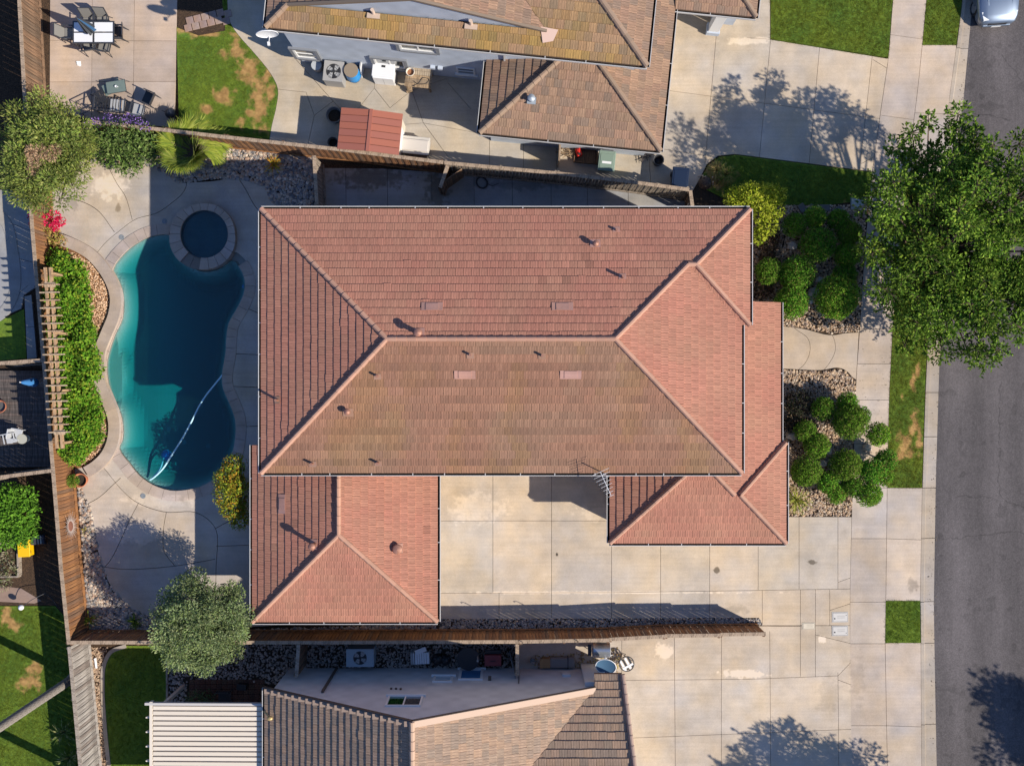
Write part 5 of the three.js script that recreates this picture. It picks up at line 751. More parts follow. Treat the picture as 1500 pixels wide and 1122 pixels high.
shrub('golden_shrub', 'tall yellow-green shrub at the front corner of the red-roofed house', 'shrub', at(1096, 318), [[-0.85, 1.4, -0.55, 0.5], [-0.35, 1.65, -0.65, 0.55], [0.25, 1.6, -0.6, 0.55], [0.85, 1.4, -0.7, 0.45], [0.75, 1.3, -0.1, 0.5], [0.2, 1.4, 0.0, 0.5], [0.55, 1.2, 0.6, 0.45], [0.2, 1.1, 1.0, 0.35], [-0.6, 1.2, -0.1, 0.45]], { n: 1500, len: 0.12, wid: 0.05, cols: LIME, rough: 1 });
shrub('patio_shrub', 'yellow and orange tinged shrub against the western house wall', 'shrub', at(355, 715), [[0.2, 1.9, -1.15, 0.5], [0.0, 2.1, -0.6, 0.6], [-0.05, 2.0, 0.05, 0.6], [0.1, 1.85, 0.65, 0.52], [0.3, 1.5, 1.15, 0.45], [0.4, 2.1, -0.3, 0.45], [-0.1, 1.2, -0.4, 0.55], [0.1, 1.1, 0.6, 0.5]], { n: 1700, len: 0.085, wid: 0.05, cols: [[0.3, 0.32, 0.02], [0.36, 0.36, 0.03], [0.2, 0.26, 0.02], [0.42, 0.24, 0.03], [0.36, 0.2, 0.02], [0.14, 0.22, 0.03], [0.16, 0.24, 0.03]], rough: 1 });
shrub('fence_shrub', 'dark shrub with purple blossom hanging over the northern fence', 'shrub', at(197, 214), [[-1.3, 1.3, 0.0, 0.6], [-0.6, 1.6, 0.0, 0.66], [0.15, 1.65, 0.0, 0.7], [0.95, 1.5, 0.05, 0.62], [1.4, 1.3, 0.15, 0.48], [-0.9, 1.1, 0.55, 0.6], [-0.2, 1.2, 0.7, 0.68], [0.6, 1.2, 0.65, 0.65], [1.2, 1.0, 0.5, 0.5], [0.1, 0.8, 1.05, 0.5]], { n: 1000, len: 0.12, wid: 0.05, cols: [[0.1, 0.17, 0.03], [0.14, 0.21, 0.05], [0.07, 0.12, 0.03], [0.2, 0.26, 0.08]], rough: 1, bump: 0.15 });
{ const l = new Leaves(), s = scene.children[scene.children.length - 1]; for (const [a, b] of [[-0.9, -0.75], [-0.4, -0.85], [0.1, -0.8], [0.5, -0.85], [0.9, -0.7], [1.2, -0.5], [-1.3, -0.6]]) clump(l, V(a, 1.85, b + 0.15), 0.22, 45, 0.07, 0.05, [[0.28, 0.16, 0.5], [0.36, 0.22, 0.55], [0.2, 0.1, 0.4]]); L(s, 'blossom', l.build(), M.leaf); }
{ const s = shrub('bougainvillea', 'bright pink bougainvillea beside the western fence', 'shrub', at(80, 338), [[0.1, 0.6, 0.35, 0.45], [-0.3, 0.5, 0.4, 0.35], [0.4, 0.4, 0.5, 0.3]], { n: 900, len: 0.09, wid: 0.05, cols: [[0.36, 0.26, 0.08], [0.42, 0.24, 0.1], [0.3, 0.3, 0.05]], rough: 1 }); const l = new Leaves(); for (const [a, b, r] of [[-0.4, -0.35, 0.22], [-0.1, -0.25, 0.26], [0.2, -0.35, 0.24], [0.45, -0.2, 0.2], [-0.25, -0.1, 0.2], [0.3, -0.05, 0.18]]) clump(l, V(a * 1.5 + rr(-0.1, 0.1), rr(0.7, 1.0), b * 1.4), r * 1.15, 170, 0.085, 0.065, [[0.7, 0.02, 0.1], [0.8, 0.05, 0.17], [0.6, 0.01, 0.06]]); L(s, 'blossom', l.build(), M.leaf); }
// hedge in the raised bed
{ const heads = []; for (let i = 0; i < 100; i++) { const py = mix(378, 668, (i + rnd()) / 100), e = 70 + (py - 370) * 0.065, w = py < 392 ? 24 : py > 650 ? 34 : 49; const [x, z] = at(e + rr(0, 1) * w, py, 1.2); heads.push([x - at(100, 525)[0], rr(0.75, 1.35), z - at(100, 525)[1], rr(0.34, 0.5)]); }
  shrub('hedge', 'bright green leafy hedge growing through the tan timber trellis', 'hedge', at(100, 525), heads, { n: 1150, len: 0.12, wid: 0.075, cols: [[0.1, 0.25, 0.012], [0.14, 0.3, 0.018], [0.07, 0.18, 0.012], [0.2, 0.35, 0.03], [0.26, 0.32, 0.03]], rough: 1, bump: 0.16 }); }
shrub('neighbour_shrub', 'dense green shrub over the western neighbour dry bed', 'shrub', at(38, 752), [[-0.9, 1.1, -0.4, 0.65], [-0.2, 1.2, -0.75, 0.7], [0.35, 1.15, -0.2, 0.75], [-0.4, 1.25, 0.2, 0.75], [0.3, 1.1, 0.6, 0.7], [-1.1, 1.05, 0.5, 0.6], [0.5, 1.1, -0.85, 0.5], [-0.5, 1.0, 0.8, 0.6]], { n: 1100, len: 0.13, wid: 0.07, cols: [[0.1, 0.24, 0.015], [0.15, 0.31, 0.03], [0.07, 0.18, 0.015]], rough: 1 });
// fan palms and strappy plants: arching blades from one crown
function rosette(name, label, cat, [x, z], o) {
  const t = thing(name, label, cat, [x, o.y ?? 0, z], o.group), l = new Leaves();
  for (let i = 0; i < o.n; i++) { const a = rr(0, 6.2832), el = rr(o.el[0], o.el[1]), c = Math.cos(el), d = V(Math.cos(a) * c, Math.sin(el), Math.sin(a) * c), n = 4, len = o.len * rr(0.75, 1.1); let p = V(0, o.h ?? 0.15, 0); for (let k = 0; k < n; k++) { const q = d.clone(); q.y -= 0.32 * k * (o.droop ?? 1); q.normalize(); l.add(p, q, V(0, 1, 0).add(dir().multiplyScalar(0.3)), len / n * 1.25, o.wid * (1 - k / (n + 0.6)), tone(o.cols)); p = p.clone().addScaledVector(q, len / n); } }
  L(t, 'foliage', l.build(), M.leaf); if (o.stem) L(t, 'stem', new B().tube([0, -0.1, 0], [0, o.h, 0], o.stem, o.stem * 0.8, 8), M.bark); return t;
}
function fanPalm(name, label, [x, z], h, fans, R, cols, stem = 0.12, o = {}) {
  const t = thing(name, label, 'palm', [x, 0, z], o.group), l = new Leaves(), b = new B(); b.tube([0, -0.1, 0], [0, h, 0], stem, stem * 0.85, 10);
  for (let i = 0; i < fans; i++) { const a = i * 2.4 + rr(-0.2, 0.2), el = mix(-0.3, 1.35, (i * 0.618) % 1), c = Math.cos(el), d = V(Math.cos(a) * c, Math.sin(el), Math.sin(a) * c), stalk = R * rr(0.12, 0.62), base = V(0, h, 0), hub = base.clone().addScaledVector(d, stalk); b.tube(base, hub, 0.018, 0.012, 5); const s = d.clone().cross(V(0, 1, 0)).normalize(), n = s.clone().cross(d).normalize(); for (let k = -11; k <= 11; k++) { const f = k * 0.12, q = d.clone().multiplyScalar(Math.cos(f)).addScaledVector(s, Math.sin(f)); q.y -= 0.2; l.add(hub, q, n.clone().addScaledVector(s, (k % 2) * 0.3), R * rr(0.3, 0.46), R * 0.036, tone(cols)); } }
  L(t, 'trunk', b, M.bark); L(t, 'crown', l.build(), M.leaf); return t;
}
fanPalm('fan_palm', 'bushy yellow-green fan palm at the northern edge of the pool deck', at(298, 232), 1.1, 95, 1.8, [[0.2, 0.26, 0.03], [0.27, 0.31, 0.04], [0.14, 0.2, 0.03], [0.33, 0.36, 0.07]], 0.14);
fanPalm('fan_palm', 'spiky fan palm at the edge of the southwestern lawn', at(-14, 962), 2.6, 18, 1.3, [[0.26, 0.3, 0.04], [0.2, 0.25, 0.03], [0.35, 0.36, 0.07]], 0.12);
rosette('agave', 'orange and yellow strappy plant in the shaded pebbles', 'plant', at(402, 243), { n: 40, el: [0.25, 1.2], len: 0.55, wid: 0.07, cols: [[0.5, 0.36, 0.03], [0.55, 0.24, 0.03], [0.35, 0.33, 0.04]] });
rosette('yucca', 'spiky yellow-green plant beside the driveway corner of the house', 'plant', at(1164, 731), { n: 70, el: [0.1, 1.3], len: 0.85, wid: 0.05, cols: [[0.3, 0.33, 0.04], [0.2, 0.25, 0.03], [0.4, 0.38, 0.09]] });
rosette('bed_plant', 'small green and orange plant in the pebbles near the fence corner', 'plant', at(133, 905), { n: 26, el: [0.3, 1.2], len: 0.5, wid: 0.07, cols: [[0.2, 0.3, 0.02], [0.45, 0.22, 0.04], [0.28, 0.33, 0.03]] });
rosette('bed_plant', 'small yellow plant among the sunlit river pebbles', 'plant', at(126, 777), { n: 22, el: [0.2, 1.2], len: 0.28, wid: 0.06, cols: [[0.4, 0.33, 0.03], [0.2, 0.18, 0.1], [0.1, 0.08, 0.12]] });
rosette('bed_plant', 'low green plant beside the round tree in the shaded pebbles', 'plant', at(199, 909), { n: 40, el: [0.2, 1.3], len: 0.42, wid: 0.08, cols: [[0.1, 0.17, 0.02], [0.15, 0.22, 0.03]] });
for (const [px, py, l] of [[96, 1070, 'dark strappy plant at the foot of the silvery fence'], [104, 1108, 'dark strappy plant further along the silvery fence']]) rosette('fence_plant', l, 'plant', at(px, py), { n: 50, el: [0.3, 1.3], len: 0.75, wid: 0.07, cols: [[0.08, 0.14, 0.03], [0.14, 0.2, 0.04], [0.3, 0.3, 0.12]] });
rosette('dry_bush', 'straw-coloured dry bush at the edge of the shaded front lawn', 'plant', at(1048, 252), { n: 120, el: [0.2, 1.4], len: 0.6, wid: 0.04, cols: [[0.4, 0.28, 0.12], [0.32, 0.26, 0.08], [0.22, 0.25, 0.05]] });
rosette('dry_bush', 'green and straw-coloured bush between shaded lawn and golden shrub', 'plant', at(1062, 258), { n: 140, el: [0.2, 1.4], len: 0.62, wid: 0.05, cols: [[0.12, 0.2, 0.03], [0.2, 0.24, 0.05], [0.3, 0.26, 0.08]] });
shrub('dry_patch_plant', 'grey-green straggling plant in the western neighbour planter', 'shrub', at(12, 830), [[-0.2, 0.2, -0.7, 0.5, 0.5], [0.1, 0.2, 0, 0.5, 0.5], [-0.2, 0.2, 0.6, 0.45, 0.5]], { n: 700, len: 0.12, wid: 0.03, cols: [[0.3, 0.28, 0.18], [0.16, 0.2, 0.07], [0.36, 0.3, 0.2]], rough: 1 });
shrub('terrace_shrub', 'shaded grey-green shrub beside the slatted patio cover', 'shrub', at(292, 1022), [[0, 0.5, 0, 0.45], [0.4, 0.4, -0.1, 0.35]], { n: 900, len: 0.1, wid: 0.05, cols: [[0.14, 0.19, 0.08], [0.1, 0.14, 0.06]], rough: 1 });
// tall palms of the south-western garden: their crowns stand above the picture's edge
for (const [px, py, h, l] of [[110, 991, 11.5, 'tall palm with bare grey trunk leaning over the sunny lawn'], [116, 1130, 11.5, 'tall palm standing south of the silvery fence strip']]) {
  const [x, z] = at(px, py), t = thing('tall_palm', l, 'palm', [x, 0, z], 'tall palms behind the west fence'), b = new B(), m = std([0.36, 0.33, 0.3], { map: woodTex }), lf = new Leaves();
  for (let k = 0; k < 34; k++) { const y0 = k * h / 34, r = 0.19 - 0.05 * k / 34 + (k === 0 ? 0.06 : 0); b.geom(new THREE.CylinderGeometry(r * 0.97, r * 1.05, h / 34, 12), new THREE.Matrix4().makeTranslation(0, y0 + h / 68, 0)); }
  L(t, 'trunk', b, m);
  for (let i = 0; i < 30; i++) { const a = i * 2.4, el = rr(-0.7, 0.8), n = 9; let p = V(0, h, 0), d = V(Math.cos(a) * Math.cos(el), Math.sin(el), Math.sin(a) * Math.cos(el)); for (let k = 0; k < n; k++) { d.y -= 0.09; d.normalize(); const s = d.clone().cross(V(0, 1, 0)).normalize(); for (const sg of [-1, 1]) for (const e of [0, 0.5]) lf.add(p.clone().addScaledVector(d, e * 0.22), s.clone().multiplyScalar(sg).addScaledVector(d, 0.6).add(V(0, -0.15, 0)), V(0, 1, 0), 0.5, 0.045, tone([[0.2, 0.25, 0.04], [0.28, 0.3, 0.06]])); p = p.clone().addScaledVector(d, 0.22); } }
  L(t, 'crown', lf.build(), M.leaf);
}
// lawn: tufts of blades over every grass sheet
{
  const one = new Leaves(); for (let i = 0; i < 10; i++) { const a = rr(0, 6.28), p = V(rr(-0.06, 0.06), 0, rr(-0.06, 0.06)); one.add(p, V(Math.cos(a) * rr(0.2, 0.9), 1, Math.sin(a) * rr(0.2, 0.9)), V(Math.sin(a), 0.3, -Math.cos(a)), rr(0.03, 0.055), 0.009, [1, 1, 1]); }
  const tuft = one.build(); M.blade = phys([1, 1, 1], { roughness: 0.9, transmission: 0.25, thickness: 0, specularIntensity: 0.3, side: THREE.DoubleSide });
  const turf = (label, poly, per, cols, patchy) => { const [x0, x1, z0, z1] = bounds(poly), spots = []; for (let i = 0, n = (x1 - x0) * (z1 - z0) * per; i < n; i++) { const x = rr(x0, x1), z = rr(z0, z1); if (!inside(x, z, poly)) continue; let d = 0; for (const [mx, mz, rx, rz] of dry) d = Math.max(d, smooth(1.25, 0.4, Math.hypot((x - mx) / rx, (z - mz) / rz) + (fbm(x * 4, z * 4, 4, 81) - 0.5) * 2.2)); if (rnd() < d * 0.75) continue; spots.push([x, z, d]); }
    const im = new THREE.InstancedMesh(tuft, M.blade, spots.length), m = new THREE.Matrix4(), q = new THREE.Quaternion(); im.name = numbered('grass'); im.userData = { kind: 'stuff', label, category: 'grass' }; im.castShadow = im.receiveShadow = true;
    spots.forEach(([x, z, d], i) => { q.setFromAxisAngle(V(0, 1, 0), rr(0, 6.28)); const s = rr(0.6, 1.0); m.compose(V(x, 0, z), q, V(s * 1.1, s * 0.8, s * 1.1)); im.setMatrixAt(i, m); const c = d > 0.25 ? [0.42, 0.3, 0.14] : cols[Math.floor(rnd() * cols.length)], k = rr(0.82, 1.2) * (0.9 + 0.2 * fbm(x * 1.5, z * 1.5, 3, 61)); im.setColorAt(i, lin(c[0] * k, c[1] * k, c[2] * k)); }); scene.add(im); };
  const G1 = [[0.17, 0.25, 0.02], [0.21, 0.28, 0.025], [0.26, 0.29, 0.035]], G2 = [[0.22, 0.235, 0.02], [0.27, 0.265, 0.03], [0.19, 0.21, 0.018]], strip = (a, b) => [...pts(span(WALK_R, a, b, 0.2)), ...pts(span(CURB_B, a, b, -0.2)).reverse()];
  turf('patchy lawn with dry spots in the blue house garden', [...lawnN.map(([x, z]) => [x - 0.04, z]), ...pts([[263, 190], [260, 55], [290, 54], [330, 47], [326, 0]])], 640, G1); turf('even green lawn before the blue house', pts([[1128.8, -20], [1309, -20], [1302, 85.6], [1128.8, 58]]), 640, G2);
  turf('shaded lawn between driveway and clipped shrubs', pts([[1079, 229], [1275, 254], [1272, 292], [1215, 299], [1120, 299], [1062, 290], [1033, 275], [1029, 263], [1040, 244], [1055, 232]]), 640, G1); turf('green verge by the parked car', strip(-30, 66), 640, G2); turf('patchy dry verge under the street tree', strip(270, 715.3), 640, [[0.2, 0.22, 0.02], [0.27, 0.24, 0.03], [0.33, 0.24, 0.06]]); turf('small square green verge between two driveways', strip(879.7, 942.3), 640, G1);
  turf('sunny lawn behind the west fence', pts([[-30, 890], [80, 890], [112, 930], [122, 1000], [128, 1140], [-30, 1140]]), 640, [[0.19, 0.24, 0.025], [0.24, 0.28, 0.035], [0.16, 0.22, 0.02]]); turf('shaded lawn inside the curved edging', pts([[184, 950], [165, 958], [156, 978], [154, 1006], [157, 1060], [164, 1140], [241, 1140], [241, 950]]), 640, G1);
}
// ---------------------------------------------------------------- things in the gardens and on the street
const G3 = (px, py, h = 0, y = 0) => { const [x, z] = at(px, py, h); return [x, y, z]; };
const K = { black: std([0.025, 0.025, 0.028], { roughness: 0.5 }), iron: std([0.06, 0.062, 0.07], { roughness: 0.45, metalness: 0.3 }), sling: std([0.2, 0.19, 0.175], { roughness: 0.9 }), brownSling: std([0.13, 0.09, 0.07]), white: std([0.75, 0.75, 0.76], { roughness: 0.5 }), grey: std([0.36, 0.36, 0.36], { roughness: 0.6 }), steel: std([0.5, 0.52, 0.55], { roughness: 0.3, metalness: 0.8 }), clay: std([0.5, 0.17, 0.08]), tan: std([0.46, 0.34, 0.22], { map: woodTex }), cream: std([0.62, 0.52, 0.4], { roughness: 0.8 }), blue: std([0.015, 0.25, 0.62], { roughness: 0.4 }), soil: M.darkSoil };
// ---- dining set on the patio
{
  const t = thing('dining_table', 'rectangular patio table with four white panes in a dark frame', 'table', G3(136, 47, 0.72)); const w = 1.82, d = 0.98;
  L(t, 'frame', new B().box(0, 0.7, d / 2 - 0.03, w, 0.04, 0.06).box(0, 0.7, -d / 2 + 0.03, w, 0.04, 0.06).box(w / 2 - 0.03, 0.7, 0, 0.06, 0.04, d - 0.12).box(-w / 2 + 0.03, 0.7, 0, 0.06, 0.04, d - 0.12).box(0, 0.7, 0, 0.05, 0.04, d - 0.12).box(w / 4, 0.7, 0, w / 2 - 0.1, 0.036, 0.03).box(-w / 4, 0.7, 0, w / 2 - 0.1, 0.036, 0.03), K.iron);
  for (const sx of [-1, 1]) for (const sz of [-1, 1]) { L(t, 'pane', new B().box(sx * (w / 4 - 0.005), 0.705, sz * (d / 4 - 0.01), w / 2 - 0.1, 0.012, d / 2 - 0.08), K.white); L(t, 'leg', new B().box(sx * (w / 2 - 0.06), 0.34, sz * (d / 2 - 0.06), 0.05, 0.68, 0.05), K.iron); }
  const u = thing('parasol', 'folded blue and grey parasol standing through the patio table', 'parasol', G3(136, 47, 0.72)); L(u, 'pole', new B().tube([0, 0, 0], [0, 2.35, 0], 0.02), K.iron); L(u, 'finial', new B().ball(0, 2.38, 0, 0.03), K.iron); L(u, 'base', new B().lathe(0, 0, 0, [[0, 0.12], [0.22, 0.09], [0.25, 0]], 16), K.iron);
  const cl = [std([0.04, 0.13, 0.28]), std([0.035, 0.04, 0.05]), std([0.05, 0.055, 0.065]), std([0.04, 0.14, 0.3])]; for (let i = 0; i < 8; i++) { const a = i / 8 * 6.2832, r = (y, k) => [Math.cos(a + k) * y, Math.sin(a + k) * y], g = new B(); const ring = [[0.02, 2.3], [0.1, 2.0], [0.19, 1.5], [0.25, 1.05], [0.2, 0.92]]; for (let j = 1; j < 5; j++) { const [r0, y0] = ring[j - 1], [r1, y1] = ring[j], P = (rad, k, y, f) => [Math.cos(a + k) * rad * f, y, Math.sin(a + k) * rad * f]; g.quad(P(r0, -0.39, y0, 0.62), P(r0, 0, y0, 1.1), P(r1, 0, y1, 1.1), P(r1, -0.39, y1, 0.62)).quad(P(r0, 0, y0, 1.1), P(r0, 0.39, y0, 0.62), P(r1, 0.39, y1, 0.62), P(r1, 0, y1, 1.1)); } L(u, 'canopy_fold', g, cl[[0, 1, 2, 1, 3, 0, 2, 1][i]]); }
}
function slingChair(label, px, py, turn, seatMat = K.sling, group = 'chairs round the patio table') {
  const c = thing('patio_chair', label, 'chair', G3(px, py, 0.5), group, turn), b = new B();
  for (const s of [-1, 1]) { L(c, 'leg', new B().tube([s * 0.27, 0, 0.24], [s * 0.27, 0.62, 0.2], 0.017, 0.017, 6), K.iron); L(c, 'leg', new B().tube([s * 0.27, 0, -0.32], [s * 0.27, 0.62, -0.18], 0.017, 0.017, 6), K.iron); L(c, 'armrest', new B().box(s * 0.28, 0.63, 0.02, 0.045, 0.025, 0.52), K.iron); }
  b.bar([-0.26, 0.42, 0.24], [-0.26, 0.38, -0.2], 0.03, 0.03).bar([0.26, 0.42, 0.24], [0.26, 0.38, -0.2], 0.03, 0.03).bar([-0.26, 0.38, -0.2], [-0.26, 0.98, -0.4], 0.03, 0.03).bar([0.26, 0.38, -0.2], [0.26, 0.98, -0.4], 0.03, 0.03).bar([-0.27, 0.98, -0.4], [0.27, 0.98, -0.4], 0.03, 0.03); L(c, 'frame', b, K.iron);
  L(c, 'seat', new B().bar([0, 0.41, 0.24], [0, 0.385, -0.2], 0.5, 0.012), seatMat); L(c, 'backrest', new B().bar([0, 0.4, -0.21], [0, 0.97, -0.4], 0.5, 0.012), seatMat); return c;
}
slingChair('sling patio chair at the long side of the table, beside the parasol shadow', 128, 31, 0.0); slingChair('sling patio chair at the long side of the table, clear of the parasol shadow', 148, 30, -0.05); slingChair('sling patio chair at the table end towards the west fence', 99, 48, Math.PI / 2); slingChair('brown sling patio chair at the table end towards the lawn', 171, 47, -Math.PI / 2, K.brownSling); slingChair('sling patio chair tucked under the table, side towards the coffee table', 129, 66, Math.PI + 0.15); slingChair('sling patio chair askew at the table, side towards the coffee table', 151, 66, Math.PI - 0.25);
{
  const glass = phys([0.32, 0.4, 0.36], { roughness: 0.05, transmission: 0.55, thickness: 0 });
  const t = thing('coffee_table', 'low two-tier glass coffee table on the patio', 'table', G3(166, 127, 0.4), undefined, 0.16); L(t, 'glass_top', new B().box(0.1, 0.42, 0.02, 0.82, 0.012, 0.5, 0.0), glass); L(t, 'lower_glass', new B().box(-0.12, 0.28, -0.03, 0.8, 0.012, 0.5, 0.28), glass); L(t, 'frame', new B().box(0.1, 0.405, 0.28, 0.86, 0.02, 0.02).box(0.1, 0.405, -0.24, 0.86, 0.02, 0.02).box(0.52, 0.405, 0.02, 0.02, 0.02, 0.5).box(-0.32, 0.405, 0.02, 0.02, 0.02, 0.5), K.iron); for (const [x, z] of [[-0.45, 0.22], [0.5, 0.27], [-0.45, -0.24], [0.5, -0.22]]) L(t, 'leg', new B().tube([x, 0.41, z], [x * 1.15, 0, z * 1.2], 0.014), K.iron);
  const cups = thing('cup', 'small white cup on the glass coffee table', 'cup', [G3(170, 127, 0.44)[0], 0.43, G3(170, 127, 0.44)[2]]); L(cups, 'bowl', new B().lathe(0, 0, 0, [[0.0, 0], [0.04, 0.005], [0.055, 0.08], [0.045, 0.08], [0, 0.02]], 14), K.white); L(cups, 'handle', new B().path([[0.05, 0.06, 0], [0.08, 0.05, 0], [0.08, 0.02, 0], [0.045, 0.02, 0]], 0.007), K.white);
  const s = thing('patio_bench', 'dark slatted garden sofa with grey cushion frame beside the flowering shrub', 'sofa', G3(162, 154, 0.4), undefined, -0.09); for (let i = 0; i < 9; i++) L(s, 'seat_slat', new B().box(-0.52 + i * 0.13, 0.38, 0, 0.085, 0.02, 0.55), i < 4 ? K.black : K.grey); L(s, 'frame', new B().box(0, 0.36, 0.29, 1.3, 0.03, 0.03).box(0, 0.36, -0.29, 1.3, 0.03, 0.03), K.iron); for (const sx of [-1, 1]) { L(s, 'armrest', new B().box(sx * 0.67, 0.6, 0, 0.05, 0.03, 0.62), K.iron); for (const sz of [-1, 1]) L(s, 'leg', new B().box(sx * 0.66, 0.29, sz * 0.28, 0.035, 0.58, 0.035), K.iron); } L(s, 'backrest', new B().box(0, 0.72, 0.31, 1.34, 0.03, 0.03).box(0, 0.55, 0.31, 1.3, 0.02, 0.02), K.iron);
  const l = thing('lounge_chair', 'black sling lounge chair beside the garden sofa', 'chair', G3(138, 146, 0.4), undefined, 0.45); for (let i = 0; i < 6; i++) L(l, 'sling_band', new B().box(0.0 + i * 0.09, 0.36 + i * 0.02, 0, 0.075, 0.012, 0.56), K.black); L(l, 'frame', new B().box(-0.2, 0.36, 0.3, 1.3, 0.03, 0.03).box(-0.2, 0.36, -0.3, 1.3, 0.03, 0.03).box(-0.84, 0.36, 0, 0.03, 0.03, 0.6).box(0.45, 0.36, 0, 0.03, 0.03, 0.6), K.iron); for (const x of [-0.8, 0.4]) for (const z of [-0.28, 0.28]) L(l, 'leg', new B().tube([x, 0.36, z], [x, 0, z], 0.015), K.iron);
  slingChair('black sling armchair turned towards the coffee table beside round stool', 216, 143, 1.15 + Math.PI, K.black, 'armchairs by the coffee table'); slingChair('pale sling armchair half hidden by purple blossom', 201, 160, 2.9, K.grey, 'armchairs by the coffee table');
  const r = thing('round_grill', 'small round black grill with handle at the patio corner', 'grill', G3(248, 165, 0.35)); L(r, 'lid', new B().lathe(0, 0.3, 0, [[0, 0.2], [0.12, 0.17], [0.21, 0.08], [0.235, 0]], 24), K.iron); L(r, 'bowl', new B().lathe(0, 0.3, 0, [[0.235, 0], [0.2, -0.12], [0.08, -0.2], [0, -0.2]], 24), K.black); L(r, 'handle', new B().bar([-0.22, 0.34, -0.05], [-0.36, 0.34, -0.1], 0.03, 0.03), K.black); for (let k = 0; k < 3; k++) L(r, 'leg', new B().tube([Math.cos(k * 2.1) * 0.12, 0.15, Math.sin(k * 2.1) * 0.12], [Math.cos(k * 2.1) * 0.22, 0, Math.sin(k * 2.1) * 0.22], 0.012), K.iron);
  const p = G3(115, 93), b = new B(); for (let i = 0; i < 9; i++) b.quad([rr(-0.1, 0), 0.01 + rr(0, 0.06), rr(-0.12, 0.1)], [rr(0, 0.1), 0.02 + rr(0, 0.06), rr(-0.12, 0.1)], [rr(0, 0.12), 0.01, rr(0, 0.14)], [rr(-0.12, 0), 0.02, rr(0, 0.14)]); const pap = L(scene, numbered('paper_scrap'), b, new THREE.MeshStandardMaterial({ color: lin(0.8, 0.8, 0.8), side: THREE.DoubleSide })); pap.position.set(...p); pap.userData = { label: 'crumpled white paper lying on the open patio', category: 'paper' };
}
// ---- trellis over the hedge
{
  const A = [67.5, 392], Bq = [85, 657], h = 2.35, f = (t, dx) => { const [x, z] = at(mix(A[0], Bq[0], t) + dx, mix(A[1], Bq[1], t), h); return V(x, h, z); }, t = thing('trellis', 'long tan timber trellis with many crosspieces above the hedge', 'trellis', [f(0.5, 4).x, 0, f(0.5, 4).z]), m = [std([0.62, 0.42, 0.25], { map: woodTex }), std([0.56, 0.4, 0.26], { map: woodTex }), std([0.6, 0.47, 0.33], { map: woodTex })];
  for (const dx of [-1.5, 6]) W(t, 'beam', new B().bar(f(0, dx), f(1, dx), 0.1, 0.16), m[0]);
  for (let i = 0; i < 20; i++) { const q = (417 + i * 11.35 - A[1]) / (Bq[1] - A[1]), a = f(q, -11 + rr(-1, 1)), b = f(q, 19 + rr(-1.5, 2)); a.y = b.y = h + 0.1; a.z += 0.02; W(t, 'crosspiece', new B().bar(a, b, 0.055, 0.1), m[1 + (i % 2)]); }
  for (const q of [0.03, 0.36, 0.68, 0.97]) for (const dx of [-1.5, 6]) { const v = f(q, dx); W(t, 'post', new B().box(v.x, 1.12, v.z, 0.1, 2.25, 0.1), m[0]); }
  for (const q of [0.095, 0.91]) { const a = f(q, -4), b = f(q, 12); a.y = b.y = h + 0.06; W(t, 'tie_board', new B().bar(a, b, 0.2, 0.05), m[2]); }
}
{ const p = thing('terracotta_pot', 'orange terracotta pot with small clipped bush by the west fence', 'pot', G3(119, 703, 0.3)); L(p, 'pot', new B().lathe(0, 0, 0, [[0.16, 0], [0.24, 0.2], [0.3, 0.42], [0.32, 0.5], [0.27, 0.5], [0.24, 0.4], [0, 0.38]], 28), K.clay); const l = new Leaves(); clump(l, V(-0.26, 0.62, 0.02), 0.27, 700, 0.06, 0.03, [[0.13, 0.25, 0.02], [0.2, 0.32, 0.03], [0.09, 0.18, 0.02]], 1); L(p, 'bush', l.build(), M.leaf); L(p, 'soil', new B().cyl(0, 0.37, 0, 0.25, 0.03, 20), K.soil); }
{ // sunburst on the fence
  const [bx, bz] = at(wf(775), 775, 1.8), s = thing('sunburst_ornament', 'metal sunburst ornament with pale rays hanging on the west fence', 'ornament', [bx + 0.17, 1.0, bz], undefined, Math.PI / 2 + 0.08); const rays = std([0.62, 0.52, 0.47], { roughness: 0.4, metalness: 0.3 });
  L(s, 'disc', new B().geom(new THREE.SphereGeometry(1, 20, 10), new THREE.Matrix4().makeScale(0.24, 0.24, 0.06)), std([0.3, 0.13, 0.09], { metalness: 0.3, roughness: 0.5 })); for (let i = 0; i < 34; i++) { const a = i / 34 * 6.2832, r = [0.75, 0.56, 0.66, 0.5][i % 4], d = V(Math.cos(a), Math.sin(a), 0), n = V(-Math.sin(a), Math.cos(a), 0), b = new B(), p = (k, w, z) => { const v = d.clone().multiplyScalar(k).addScaledVector(n, w); return [v.x, v.y, z]; }; b.tri(p(0.2, -0.022, 0.02), p(0.2, 0.022, 0.02), p(r, 0, 0.05)).tri(p(0.2, 0.022, 0.02), p(0.2, 0, -0.01), p(r, 0, 0.05)).tri(p(0.2, 0, -0.01), p(0.2, -0.022, 0.02), p(r, 0, 0.05)); L(s, 'ray', b, rays); }
}
